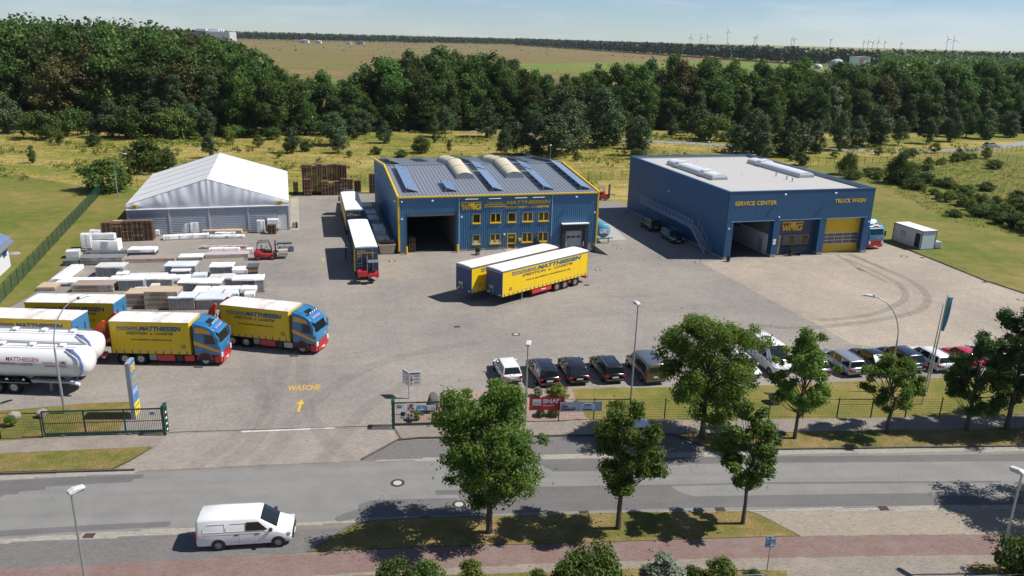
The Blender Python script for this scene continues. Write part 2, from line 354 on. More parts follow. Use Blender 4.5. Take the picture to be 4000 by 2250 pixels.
MEADOW = m_grass('meadow', [(.34, (.08,.13,.022,1)), (.44, (.15,.175,.034,1)), (.505, (.25,.21,.058,1)), (.60, (.37,.28,.11,1))], .022, .16, 2.2, 2.4, .8)
HEATH = m_grass('heath', [(.38, (.10,.135,.035,1)), (.45, (.17,.165,.055,1)), (.51, (.165,.105,.058,1)), (.57, (.215,.17,.07,1)), (.64, (.125,.14,.045,1))], .0026, .012, .25, 4.5, .2)
FIELD = m_grass('green_field', [(.35, (.10,.15,.03,1)), (.6, (.17,.20,.05,1))], .006, .05, .5, 3., .2)
GRAVEL = m_stone('bed_gravel', (.34,.235,.195,1), .4, (.42,.34,.29,1))
BARK = M('bark', (.10,.085,.068,1), .9, var=.35, scale=5, bmp=.5)
LEAF_OAK = m_leaf('oak_leaves', (.056,.105,.02,1), (.165,.245,.05,1), .45)
LEAF_DARK = m_leaf('dark_leaves', (.03,.062,.017,1), (.095,.155,.036,1), .32, .015, .3)
LEAF_FOREST = m_leaf('forest_leaves', (.034,.072,.018,1), (.11,.19,.042,1), .34, .018, .35)
LEAF_BROWN = m_leaf('browning_leaves', (.045,.042,.018,1), (.125,.115,.035,1), .2, .015, .2)
LEAF_BIRCH = m_leaf('birch_leaves', (.045,.075,.03,1), (.125,.165,.06,1), .3, .02, .25)
LEAF_PINE = m_leaf('pine_needles', (.035,.065,.03,1), (.10,.145,.06,1), .2, .02, .25)
LEAF_SILVER = m_leaf('silver_leaves', (.10,.13,.09,1), (.24,.28,.2,1), .25, .01, .1)
LEAF_BUSH = m_leaf('bush_leaves', (.038,.072,.016,1), (.12,.175,.038,1), .3)
LEAF_LIME = m_leaf('lime_leaves', (.085,.12,.022,1), (.19,.235,.04,1), .35, .015, .2)
LEAF_FAR = m_leaf('far_wood', (.018,.036,.016,1), (.05,.075,.03,1), .1, .0, .0)
GLASS = m_glass('dark_glass'); GLASS_W = m_glass('window_glass', (.02,.024,.028,1), .03)
STEEL = M('galvanised_steel', (.42,.44,.46,1), .42, .7, .15, 4); GREYM = M('grey_metal', (.22,.24,.26,1), .5, .4, .15, 3)
BLACK = M('black_rubber', (.018,.018,.019,1), .75, 0, .3, 5); BLACKP = M('black_plastic', (.022,.022,.024,1), .5, 0, .25, 3)
RIM = M('wheel_rim', (.45,.46,.47,1), .35, .8, .2, 6); REDP = M('red_paint', (.52,.02,.025,1), .35, 0, .1, 2, coat=.4)
YEL = M('yellow_trim', (.72,.47,.012,1), .5, 0, .12, 1); WHITE = M('white_paint', (.78,.78,.77,1), .4, 0, .05, 1)
CURT = m_curtain('yellow_curtain', (.80,.53,.008,1)); CURT_O = m_curtain('old_yellow_curtain', (.72,.49,.012,1))
TARP = m_tarp('clean_tarp', (.80,.80,.79,1), .12, (.5,.48,.44,1)); TARP_D = m_tarp('grimy_tarp', (.74,.71,.68,1), .75, (.24,.19,.17,1))
LBLUE = M('truck_blue', (.026,.175,.36,1), .28, 0, .08, 1, coat=.6); NAVY = M('navy_panel', (.022,.062,.17,1), .45, 0, .15, 1.5, dirt=.15)
INK = M('blue_lettering', (.035,.11,.20,1), .5, 0, .1, 2); INKD = M('dark_lettering', (.06,.055,.05,1), .6, 0, .1, 2); INKR = M('red_lettering', (.42,.02,.06,1), .5, 0, .1, 2)
ORANGE = M('orange_stripe', (.80,.36,.01,1), .35, 0, .08, 2, coat=.4); GREEN = M('green_gate_paint', (.012,.07,.045,1), .45, 0, .2, 3)
WOOD = M('pallet_wood', (.20,.135,.085,1), .85, 0, .45, 2.5, bmp=.3); WOODP = M('pale_wood', (.52,.36,.19,1), .75, 0, .25, 3, bmp=.2); WOODD = M('weathered_wood', (.13,.082,.055,1), .9, 0, .5, 2.5, bmp=.3)
FILM = m_film('wrapping_film', (.72,.73,.74,1), .16); FILMW = m_film('milky_film', (.80,.81,.82,1), .8, .3); COVER = M('white_cover', (.80,.80,.80,1), .45, 0, .06, 2, bmp=.2)
CONC = M('concrete', (.30,.29,.275,1), .8, 0, .2, 1.2, bmp=.2); GREYG = M('grey_goods', (.22,.25,.29,1), .5, 0, .3, 1.5); BROWNG = M('brown_boards', (.30,.19,.13,1), .6, 0, .25, 2); DARKG = M('slate_boards', (.09,.095,.105,1), .5, 0, .3, 2)
ROCK = M('boulder', (.30,.275,.25,1), .9, 0, .35, 1.5, bmp=.6)

# ------------------------------------------------------------------ ground, road and paving
sheet('heath', [(-1500,330),(-300,300),(0,300),(260,330),(900,700),(1600,1500),(1500,3300),(-400,4300),(-2200,3900),(-2600,1500)], .25, HEATH)
sheet('grass_field', [(-30,640),(75,690),(260,650),(420,700),(640,1120),(330,1250),(95,1000),(-60,800)], .45, FIELD)
YARD = [(-41.49,47.85),(-35.02,48.81),(-24.20,50.37),(-8.40,52.21),(6.60,54.00),(25.08,55.36),(49.76,57.72),(62.76,75.32),(60.37,89.47),(55.97,109.09),(54.35,113.25),(46.5,141),(20,134.6),(18.8,139.5),(-27.5,141),(-38,137.6),(-38.5,134),(-60,131),(-57.5,113),(-55.34,98.11),(-53.32,90.23),(-52.09,84.70),(-51.07,80.10),(-50.80,74.04),(-48.85,57.69)]
def b1(x, y): return off((-14.8,100.2), x, y, 15.3)
PIT = [b1(20.9,-.02), b1(20.9,-5.5), b1(27.1,-5.5), b1(27.1,-.02)]
sheet('ground', [(-9000,-60),(9000,-60),(9000,14000),(-9000,14000)], -.03, MEADOW, [PIT])
sheet('yard', YARD, 0, PAVE, [PIT])
m = MB(); P3 = lambda x, y, z: (*b1(x, y), z)
m.quad(P3(20.9,-5.5,0), P3(27.1,-5.5,0), P3(27.1,-.02,-.95), P3(20.9,-.02,-.95)); struct(m.build('dock_ramp', PAVE))
m = MB(); m.add([P3(27.1,-5.5,0), P3(27.1,-.02,0), P3(27.1,-.02,-.95), P3(27.3,-5.5,.02), P3(27.3,-.02,.02), P3(27.3,-.02,-.95)], [(0,1,2),(0,3,4,1)])
m.add([P3(20.9,-5.5,0), P3(20.9,-.02,0), P3(20.9,-.02,-.95)], [(2,1,0)]); struct(m.build('dock_ramp_wall', CONC))
sheet('light_paving', [(24.54,99.56),(31.10,77.83),(32.91,71.47),(40.48,68.46),(58.71,69.84),(62.33,74.73),(60.24,89.36),(55.79,108.80),(54.16,112.81),(49.3,107.2),(28.0,101.3)], .005, PAVE_L)
sheet('pale_paving', [(-38.52,134.61),(-37.30,135.34),(-30.93,111.59),(-32.27,111.93)], .005, PAVE_T)
sheet('washing_bay', [(15.00,121.52),(16.35,111.09),(12.40,110.18),(12.00,117.15)], .005, M('washing_bay_concrete', (.36,.345,.32,1), .8, 0, .15, .6))
# grass inside the fence and the planted bed
sheet('lawn', [(-44.60,52.01),(-37.77,53.14),(-35.04,53.91),(-31.97,54.77),(-28.99,55.20),(-28.60,54.62),(-28.02,51.80),(-27.55,50.16),(-32.14,49.33),(-35.03,48.75),(-41.41,47.74)], .012, VERGE)
sheet('lawn', [(5.14,59.61),(8.66,60.02),(6.55,60.08),(10.11,60.12),(17.83,60.86),(23.28,61.56),(28.56,62.55),(32.28,62.89),(37.76,63.90),(45.36,64.77),(64,68.5),(66,59.5),(39.02,55.93),(33.59,55.88),(14.52,54.59),(6.41,54.13),(5.87,54.56),(5.26,57.83)], .012, LAWN)
BED = [(-8.17,52.57),(-8.14,53.77),(-7.07,56.03),(-6.46,57.50),(-4.94,58.24),(-0.16,59.38),(5.12,59.59),(5.27,57.92),(5.87,54.56),(6.12,53.92),(1.78,53.49),(-4.85,52.91)]
sheet('planting_bed', BED, .012, BASE)
sheet('lawn', [(54.5,112.5),(56.07,109.30),(57.58,100.74),(60.57,89.82),(82,90),(140,60),(260,120),(150,228),(64.67,184.92),(46.5,142)], .02, LAWN)
sheet('lawn', [(-58,113),(-60,131),(-72,137.6),(-95,150),(-150,150),(-150,60),(-60,40),(-50,55),(-50.80,74.04),(-51.07,80.10),(-52.09,84.70),(-53.32,90.23),(-55.34,98.11)], .02, LAWN)
# lower layer under street and footways, then carriageway
sheet('street_bed', [(-41.49,47.85),(-35.02,48.81),(-24.20,50.37),(-8.40,52.21),(6.60,54.00),(25.08,55.36),(49.76,57.72),(75,20),(-70,10)], -.005, BASE)
NE = [(-37.80,42.91),(-31.95,43.80),(-23.98,45.00),(-9.91,47.17),(1.71,47.97),(19.57,49.65),(37.03,51.06),(45.34,51.72)]
SE = [(40.09,44.61),(32.77,44.05),(14.85,42.61),(-1.74,41.11),(-17.95,39.38),(-28.21,37.80),(-33.39,37.00)]
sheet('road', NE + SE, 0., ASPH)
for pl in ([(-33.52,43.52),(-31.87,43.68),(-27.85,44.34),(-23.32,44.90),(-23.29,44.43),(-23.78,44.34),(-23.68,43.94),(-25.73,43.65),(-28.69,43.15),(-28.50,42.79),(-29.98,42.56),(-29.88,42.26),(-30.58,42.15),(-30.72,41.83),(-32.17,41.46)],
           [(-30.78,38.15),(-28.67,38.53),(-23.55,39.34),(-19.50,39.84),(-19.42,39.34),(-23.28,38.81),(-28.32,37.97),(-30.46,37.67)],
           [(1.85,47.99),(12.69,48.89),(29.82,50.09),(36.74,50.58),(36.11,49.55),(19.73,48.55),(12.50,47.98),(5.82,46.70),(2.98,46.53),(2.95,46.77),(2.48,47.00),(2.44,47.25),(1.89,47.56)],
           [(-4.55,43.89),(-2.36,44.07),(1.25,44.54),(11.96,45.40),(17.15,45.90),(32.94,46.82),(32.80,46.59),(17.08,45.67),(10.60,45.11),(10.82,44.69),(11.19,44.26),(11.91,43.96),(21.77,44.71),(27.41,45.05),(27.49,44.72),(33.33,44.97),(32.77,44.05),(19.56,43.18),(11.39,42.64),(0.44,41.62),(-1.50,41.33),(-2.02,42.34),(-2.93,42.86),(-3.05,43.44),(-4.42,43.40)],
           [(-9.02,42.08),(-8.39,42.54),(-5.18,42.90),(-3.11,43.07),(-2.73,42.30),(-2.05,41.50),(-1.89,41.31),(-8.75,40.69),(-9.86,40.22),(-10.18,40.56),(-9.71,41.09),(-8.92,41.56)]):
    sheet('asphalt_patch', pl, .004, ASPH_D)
def inside(pts, poly):
    x, y = pts[:,0], pts[:,1]; r = np.zeros(len(pts), bool); n = len(poly)
    for i in range(n):
        (xa, ya), (xb, yb) = poly[i], poly[(i+1) % n]
        c = ((ya > y) != (yb > y)) & (x < (xb-xa)*(y-ya)/((yb-ya) or 1e-9) + xa); r ^= c
    return r
def pavers(name, poly, ang, w, h, mat, z=.0, bond=.5, gap=.004, thick=.03, avoid=()):
    """Laid stones, each a real block with its own height, tilt and shade, over the sand bed."""
    P = np.array([rot2(x, y, -ang) for x, y in poly]); x0, y0 = P.min(0); x1, y1 = P.max(0)
    js = np.arange(int((y1-y0)/h)+1); i_s = np.arange(int((x1-x0)/w)+2); J, I = np.meshgrid(js, i_s, indexing='ij')
    C = np.stack([(x0 + (I + (J % 2)*bond)*w).ravel(), (y0 + (J+.5)*h).ravel()], 1)
    k = inside(C, [tuple(p) for p in P])
    for a in avoid: k &= ~inside(C, [rot2(x, y, -ang) for x, y in a])
    C = C[k]; n = len(C); c, s = math.cos(R(ang)), math.sin(R(ang))
    X, Y = C[:,0]*c - C[:,1]*s, C[:,0]*s + C[:,1]*c; hw, hh = w/2-gap/2, h/2-gap/2
    top = z + rng.normal(0, .0018, n); tx = rng.normal(0, .006, n); ty = rng.normal(0, .006, n); yw = rng.normal(0, .008, n)
    V = np.zeros((n, 8, 3)); 
    for q, (sx, sy) in enumerate(((-1,-1),(1,-1),(1,1),(-1,1))):
        for lay in (0, 1):
            g = .002 if lay else 0; lx, ly = sx*(hw-g), sy*(hh-g); rx, ry = lx - ly*yw, ly + lx*yw
            V[:,q+4*lay,0] = X + rx*c - ry*s; V[:,q+4*lay,1] = Y + rx*s + ry*c
            V[:,q+4*lay,2] = (top + tx*lx + ty*ly) if lay else z - thick
    F = np.array([(4,5,6,7),(0,1,5,4),(1,2,6,5),(2,3,7,6),(3,0,4,7)]); FF = (np.arange(n)[:,None,None]*8 + F).reshape(-1, 4)
    rr = np.clip(rng.normal(.5, .22, n), 0, 1)
    o = link(name, np_mesh(name, V.reshape(-1, 3), FF, mat, np.repeat(rr, 5))); o['kind'] = 'stuff'; o['label'] = name.replace('_', ' '); return o
V_TREES = [(-10.92,37.30),(-10.31,38.02),(-9.61,39.11),(-8.92,40.00),(-7.93,40.37),(-4.93,40.77),(-0.72,41.19),(8.31,42.03),(11.77,42.20),(14.52,42.42),(15.37,42.08),(15.96,41.43),(17.19,39.99),(15.33,39.85),(10.72,39.41),(2.66,38.63),(-1.37,38.34),(-8.17,37.64)]
RN = [(-30.71,34.81),(-26.61,35.23),(-16.80,36.42),(-8.13,37.45),(-8.13,37.47),(-1.73,38.27),(6.39,39.10),(10.72,39.41),(17.27,40.00),(22.33,40.34),(32.57,40.89)]
RS = [(31.28,38.88),(21.44,38.32),(17.31,38.01),(10.35,37.60),(2.59,36.89),(-3.02,36.27),(-7.79,35.70),(-13.25,34.77),(-25.46,33.38),(-29.29,32.84)]
pavers('red_path', RN + RS, 5.7, .2, .1, STONE_RED)
GS = [(-32.12,36.76),(-27.96,37.40),(-17.69,38.72),(-8.68,40.30),(-0.72,41.19),(9.90,42.11),(11.77,42.20),(15.31,42.43),(23.45,42.89),(34.28,43.54)]
pavers('dark_parking_bay', GS[:3] + [(-15.02,39.03),(-9.96,39.57),(-8.92,40.00),(-9.61,39.11),(-10.31,38.02),(-10.91,37.26)] + RN[2::-1], 5.7, .2, .1, STONE_DARK)
pavers('pale_parking_bay', [(14.66,42.37),(15.37,42.08),(17.19,39.99)] + RN[-3:] + GS[-3:][::-1], 5.7, .2, .1, STONE_PALE)
pavers('footway_by_hedge', RS[::-1] + [(60,33),(-45,27)][::1], 5.7, .2, .1, STONE_WALK)
pavers('road_gutter', SE[::-1] + GS[::-1], 5.7, .25, .16, STONE_GUT, .002)
APR = [(-25.45,45.13),(-24.11,48.54),(-24.18,50.32),(-8.39,52.15),(-7.73,50.56),(-9.93,47.28),(-17.72,46.21),(-24.11,45.29)]
pavers('driveway', APR, 5.7, .2, .1, STONE_DRIVE)
WALK_L = [(-41.37,47.69),(-34.95,48.70),(-24.18,50.32),(-24.11,48.54),(-24.31,48.37),(-33.91,46.95),(-40.19,46.10)]
pavers('footway', WALK_L, 5.7, .2, .1, STONE_WALK, .004)
WALK_R = [(-8.39,52.15),(6.59,53.93),(25.06,55.29),(49.71,57.65),(47.94,55.25),(39.16,54.57),(19.99,52.77),(6.39,51.73),(-3.36,50.91),(-7.55,50.33)]
pavers('footway', WALK_R, 5.7, .2, .1, STONE_WALK, .10)
BAY = [(-9.81,47.34),(-7.59,50.21),(-3.36,50.79),(6.38,51.61),(11.95,52.15),(13.20,51.20),(14.37,50.05),(1.72,48.67),(-3.18,48.26)]
pavers('kerbside_parking_bay', BAY, 5.7, .2, .1, STONE_DARK)
pavers('road_gutter', [(-9.73,47.23),(-3.18,48.21),(1.72,48.62),(19.77,50.28),(37.39,51.66),(45.79,52.34),*NE[:3:-1]], 5.7, .25, .16, STONE_GUT, .002)
pavers('road_gutter', [(-38.07,43.27),(-32.24,44.26),(-24.11,45.29),*NE[2::-1]], 5.7, .25, .16, STONE_GUT, .002)
sheet('verge', V_TREES, .03, VERGE)
sheet('verge', [(-40.15,46.05),(-33.88,46.90),(-24.28,48.31),(-24.92,46.46),(-25.62,45.32),(-32.44,44.59),(-38.41,43.72)], .09, VERGE)
sheet('verge', [(11.94,52.09),(19.97,52.71),(39.12,54.51),(47.89,55.18),(46.06,52.71),(37.47,51.78),(19.81,50.39),(14.62,49.95),(13.24,51.09)], .09, VERGE)
sheet('hedge_strip', [(-45,30),(-20,32.6),(-7.74,35.44),(-1.60,35.74),(6.79,36.56),(15.39,36.74),(15.14,35.87),(8,31),(8,27),(-45,25)], .03, VERGE)
sheet('hedge_strip', [(25.71,37.72),(27.20,37.80),(30.82,38.16),(45,36),(26,34)], .03, VERGE)
# kerb stones, each one laid
kerb_me = MB().box(-.485,.485,-.06,.06,-.1,.0).mesh('kerb_stone', KERB, bevel=.015)
def kerbs(name, pts, z, step=1.0):
    o = thing(name, '', ''); [o.__delitem__(k) for k in ('label', 'category')]; struct(o)
    for a, b in zip(pts, pts[1:]):
        d = math.hypot(b[0]-a[0], b[1]-a[1]); n = max(1, round(d/step)); an = math.atan2(b[1]-a[1], b[0]-a[0])
        for i in range(n):
            k = (i+.5)/n; c = link('kerb_stone', kerb_me, o, (a[0]+(b[0]-a[0])*k, a[1]+(b[1]-a[1])*k, z + random.uniform(-.006, .006)), an + random.uniform(-.008, .008)); c.scale.x = d/n
kerbs('kerb', [(-36.92,43.74),(-32.35,44.44),(-24.14,45.34)], .12)
kerbs('kerb', [(-9.82,47.39),(-8.73,48.90),(-7.82,50.20),(-6.45,50.57),(-3.36,50.85),(6.38,51.67),(11.95,52.15),(13.25,51.15),(14.62,49.95),(19.79,50.33),(37.43,51.72),(44.41,52.44)], .12)
kerbs('kerb', [(14.76,42.43),(15.38,42.10),(15.97,41.45),(17.22,39.97)], .035)
kerbs('kerb', [(-10.92,37.32),(-10.32,38.05),(-9.62,39.14),(-8.92,40.03),(-7.94,40.40),(-4.93,40.80),(-0.72,41.21)], .035)
kerbs('kerb', [(56.01,109.17),(57.34,102.08),(58.64,94.34),(60.44,89.59),(61.91,74.16)], .14)
# manhole covers, drains, tyre marks, painted signs on the paving
iron = M('cast_iron', (.06,.055,.055,1), .6, .3, .3, 5); lid = M('cover_concrete', (.42,.40,.37,1), .85, 0, .2, 4)
def manhole(p, r, label):
    t = thing('manhole_cover', label, 'manhole cover', (p[0], p[1], .006), 0, 'manhole covers')
    MB().lathe([(r, 0), (r, .012), (r*.62, .012), (r*.62, 0)], n=24).build('ring', iron, t); MB().lathe([(r*.62, 0), (r*.62, .009), (.01, .011)], n=20).build('lid', lid, t)
for p, r, lb in (((-7.00,44.62), .45, 'round manhole cover in the open carriageway before the driveway'), ((-2.90,42.37), .42, 'round manhole cover in the carriageway at the edge of tree shade'),
                 ((0.50,71.82), .42, 'round manhole cover in the yard above the white hatchback'), ((-15.29,96.70), .45, 'round manhole cover in front of the blue hall left gate'),
                 ((10.62,95.09), .4, 'round manhole cover right of the two curtain trailers'), ((24.09,99.84), .4, 'round manhole cover at the foot of the outdoor steel stairs'),
                 ((22.75,104.32), .4, 'round manhole cover in shade below the parked estate car, nearest the stairs'), ((22.08,107.27), .36, 'round manhole cover in shade beside the estate car wheel'), ((21.87,108.10), .36, 'round manhole cover in shade just left of its twin by the estate car'),
                 ((20.98,111.30), .36, 'round manhole cover in shade left of the estate car nose'), ((20.49,113.33), .36, 'round manhole cover in shade between the two dark cars'),
                 ((14.54,106.04), .38, 'round manhole cover in sun near the blue tank, lower one'), ((14.33,107.79), .38, 'round manhole cover in sun near the blue tank, upper one'),
                 ((53.71,105.61), .5, 'round manhole cover on the pale paving before the site cabin'), ((58.56,87.08), .45, 'round manhole cover on the pale paving by the right kerb')): manhole(p, r, lb)
def drain(p, a, label):
    t = thing('drain_grate', label, 'drain', (p[0], p[1], .004), a, 'drain grates'); MB().box(-.27,.27,-.2,.2,0,.006).build('pit', BLACK, t)
    m = MB(); m.box(-.29,.29,-.22,-.19,0,.016); m.box(-.29,.29,.19,.22,0,.016); m.box(-.29,-.26,-.19,.19,0,.016); m.box(.26,.29,-.19,.19,0,.016); m.build('frame', iron, t)
    sl_ = MB().box(-.02,.02,-.19,.19,0,.014).mesh('bar', M('rusty_iron', (.11,.06,.05,1), .8, .2, .3, 6))
    for i in range(7): link('bar', sl_, t, (-.21+i*.07, 0, 0))
drain((-23.48,38.27), 6, 'rusty drain grate in the gutter left of the white van'); drain((4.73,41.78), 6, 'rusty drain grate in the gutter between the two tree shadows')
drain((13.16,42.54), 6, 'rusty drain grate in the gutter left of the rightmost verge tree'); drain((23.47,43.15), 6, 'rusty drain grate in the gutter beside the pale parking bay'); drain((-4.82,40.77), 6, 'drain grate in the shade of the largest verge tree')
drain((8.71,88.49), 15, 'drain grate on the yard just behind the front curtain trailer'); drain((-5.31,73.49), 15, 'drain grate in the middle of the open yard'); drain((55.99,105.21), 15, 'drain grate at the lawn kerb near the cabin'); drain((58.23,94.01), 15, 'drain grate at the lawn kerb further right')
RUB = m_stain('rubber_marks', (.14,.13,.125,1), .3, 1.6); RUB2 = m_stain('drive_grime', (.16,.145,.135,1), .15, 1.2)
def strip(name, pts, w, z, mat):
    m = MB(); P = [Vector((p[0], p[1], 0)) for p in pts]; Q = []
    for i in range(len(P)-1):
        a, b, c, d = P[max(i-1,0)], P[i], P[i+1], P[min(i+2,len(P)-1)]
        for k in range(6):
            t = k/6; Q.append(.5*((2*b) + (c-a)*t + (2*a-5*b+4*c-d)*t*t + (3*b-a-3*c+d)*t**3))
    Q.append(P[-1])
    for i, p in enumerate(Q):
        d = (Q[min(i+1,len(Q)-1)] - Q[max(i-1,0)]).normalized(); n = Vector((-d.y, d.x, 0))*w/2; m.v += [tuple(p-n+Vector((0,0,z))), tuple(p+n+Vector((0,0,z)))]
    m.f = [(2*i, 2*i+2, 2*i+3, 2*i+1) for i in range(len(Q)-1)]; m.m = [0]*len(m.f); return struct(m.build(name, mat))
for pts, w in (([(46.67,106.44),(47.90,99.83),(48.96,94.24),(48.59,89.35),(46.85,85.29),(44.16,81.96),(39.08,79.02),(33.52,76.80),(29.03,75.59),(24.22,76.40)], .9), ([(44.80,103.69),(46.21,98.03),(46.81,92.57),(45.60,87.76),(43.02,84.23),(38.00,80.19),(31.97,78.18)], .8),
               ([(44.43,105.65),(44.61,101.78),(44.70,97.52),(44.74,98.87),(45.69,92.77)], .7), ([(45.97,106.16),(46.98,103.04),(47.91,98.77)], .7)): strip('tyre_marks', pts, w, .009, RUB)
for pts, w in (([(-16.56,45.87),(-15.93,49.09),(-15.55,53.99),(-13.81,59.88),(-10.00,65.23),(-3.16,69.57)], 1.2), ([(-12.57,46.57),(-11.96,49.86),(-10.75,55.62),(-7.73,61.06)], 1.1), ([(-18.70,46.01),(-17.74,49.56),(-18.41,56.58),(-20.21,66.41),(-23.08,79.69)], 1.3), ([(-20.69,45.76),(-19.20,49.77),(-18.69,54.47),(-20.80,60.24)], 1.2), ([(-10.58,47.19),(-13.76,51.55),(-17.03,59.68),(-20.58,74.88)], 1.0)): strip('tyre_marks', pts, w, .012, RUB2)
conc_strip = M('threshold_paint', (.58,.56,.52,1), .7, 0, .2, 1.5)
sheet('threshold', [(-19.17,50.99),(-12.69,51.90),(-12.55,51.73),(-19.00,50.77)], .012, conc_strip)
m = MB(); a, b = (-24.11,50.51), (-7.71,52.52); m.bar((*a,.012), (*b,.012), .06, .03); struct(m.build('gate_rail', M('rail_steel', (.18,.12,.09,1), .6, .5, .3, 3)))
ORP = M('worn_yellow_paint', (.62,.38,.05,1), .8, 0, .25, 2.5)
wo = thing('painted_word', 'word WÄSCHE painted in yellow on the yard paving', 'marking', (-16.57,58.54,.012), 8)
text('WÄSCHE', wo, ORP, (-1.28, -.55, .0), (1,0,0), 2.55, 1.25, (0,1,0), bold=.012, lift=.002)
def arrow(p, a, s, label):
    t = thing('painted_arrow', label, 'marking', (p[0], p[1], .012), a, 'painted arrows'); m = MB(); m.box(-.09*s,.09*s,-1.0*s,.15*s,0,.003); m.add([(-.28*s,.15*s,.003),(.28*s,.15*s,.003),(0,.95*s,.003)], [(0,1,2)]); m.build('stroke', ORP, t)
arrow((-16.05,55.31), 8, 1.1, 'painted yellow arrow on the paving below the yellow word'); arrow((-23.89,96.28), 15, .8, 'painted yellow arrow on the paving between forklift and trailer'); arrow((-30.02,129.88), -60, .8, 'bent yellow arrow painted on the paving near the pallet stacks')

# ------------------------------------------------------------------ lettering of the firm
def logo(parent, o, xd, w, h, mat, lift=.02, thick=.05):
    """The WMG sign: W, tall M with bars running out at its head, G - cut from sheet, raised off the wall."""
    xd = Vector(xd).normalized(); up = Vector((0,0,1)); nn = xd.cross(up); o = Vector(o)
    def lett(name, polys):
        m = MB()
        for pl in polys:
            n = len(pl); a = [o + xd*(x*w) + up*(y*h) + nn*lift for x, y in pl]; b = [p + nn*thick for p in a]
            m.add(a + b, [tuple(range(n, 2*n))] + [(i, (i+1) % n, (i+1) % n + n, i+n) for i in range(n)])
        me = bpy.data.meshes.new(name); me.from_pydata(m.v, [], m.f); me.materials.append(mat); link(name, me, parent)
    lett('letter_w', [[(.02,.72),(.10,.72),(.135,.27),(.19,.66),(.245,.66),(.27,.27),(.335,.72),(.40,.72),(.29,0),(.235,0),(.205,.34),(.15,0),(.09,0)]])
    lett('letter_m', [[(0,1),(1,1),(.985,.85),(.665,.85),(.665,0),(.59,0),(.59,.52),(.54,.08),(.505,.08),(.465,.50),(.41,0),(.335,0),(.43,.85),(.015,.85)]])
    G = [(.97,.52),(.97,.72),(.78,.72),(.70,.62),(.675,.36),(.69,.10),(.77,0),(.93,0),(.97,.10),(.965,.40),(.84,.40),(.84,.28),(.89,.28),(.89,.15),(.79,.15),(.76,.36),(.79,.57),(.89,.57),(.89,.52)]
    lett('letter_g', [G])
def flood(parent, x, y, z, d=(0,-1,0), name='floodlight'):
    d = Vector(d); p = Vector((x, y, z)); m = MB(); m.bar(p, p+d*.35, .04, .04); m.obj = m.build(name, GREYM, parent)
    q = p + d*.42; h = MB(); h.box(q.x-.13, q.x+.13, q.y-.09, q.y+.09, q.z-.09, q.z+.10); h.build('lamp_head', WHITE, m.obj, bevel=.02)
def camera_dome(parent, x, y, z):
    MB().lathe([(.03,-.12),(.1,-.08),(.12,0),(.1,.08),(.03,.1)], (x, y, z), 10).build('security_camera', WHITE, parent, True)
# ------------------------------------------------------------------ blue corrugated hall
BL = M('hall_blue', (.055,.17,.325,1), .42, 0, .10, .6, dirt=.08); BLD = M('service_blue', (.018,.082,.195,1), .45, 0, .08, .5); BLF = M('recess_blue', (.035,.06,.125,1), .5, 0, .1, .8)
RFM = M('roof_sheet', (.27,.295,.335,1), .38, .35, .10, .5); VAULT = M('fibreglass_vault', (.62,.56,.40,1), .45, 0, .12, 1.2); INT = M('hall_interior', (.16,.16,.16,1), .9, 0, .2, .8); DFL = M('hall_floor', (.12,.115,.11,1), .7, 0, .25, .6)
H = thing('warehouse', 'blue corrugated hall with yellow trim, roof solar panels and big dark open gate', 'building', (-14.8,100.2), 15.3)
LX, DY, ZE, ZR, YR = 27.2, 32.8, 7.45, 9.0, 16.0
GATE = (1.0,7.4,0,5.2); DOCK = (22.75,25.1,.05,2.2)
WIN = [(9.7,10.76,3.75,5.02),(12.1,13.54,3.75,5.02),(14.5,15.66,3.75,5.02),(16.55,18.0,3.75,5.02),(18.78,20.24,3.75,5.02),(9.7,10.76,.9,2.2),(12.1,13.54,.9,2.2),(16.55,18.0,.9,2.2),(18.78,20.24,.9,2.2)]
DOOR = (14.47,15.7,.05,2.2)
m = MB(); corr(m, LX, .33, ZE, [GATE, DOCK, DOOR] + WIN, .3, .05); m.build('front_cladding', BL, H)
zs = lambda y: ZE + (ZR-ZE)*y/YR if y < YR else ZR - (ZR-7.5)*(y-YR)/(DY-YR)
m = MB(); corr(m, DY, .33, zs, [(YR,YR+.001,20,21)], .3, .03, lambda x, y, z: (y, x, z)); m.build('side_cladding', BL, H)
m = MB(); corr(m, DY, .33, zs, [(YR,YR+.001,20,21)], .3, .03, lambda x, y, z: (LX-y, x, z)); m.build('side_cladding', BL, H)
m = MB(); corr(m, LX, .33, 7.5, [], .3, .05, lambda x, y, z: (x, DY-y, z)); m.build('rear_cladding', BL, H)
m = MB(); m.box(.06,1.0,.03,.2,0,.33); m.box(7.4,14.4,-.03,.2,0,.33); m.box(15.75,21.9,-.03,.2,0,.33); m.box(21.9,22.74,-.03,.2,-1,.33); m.box(22.74,25.1,-.03,.2,-1,.05); m.box(25.1,27.14,-.03,.2,-1,.45); m.box(.06,.2,.2,DY-.1,0,.33); m.box(27.0,27.14,.2,DY-.1,0,.33); m.build('plinth', CONC, H)
m = MB(); m.box(.25,26.95,.25,DY-.25,-.02,.012); m.build('floor', DFL, H)
m = MB(); m.box(7.62,7.75,.3,20,0,7.2); m.box(.12,.16,.3,20,.0,7.2); m.box(.2,26.9,20,20.15,0,7.3); m.build('inner_wall', INT, H)
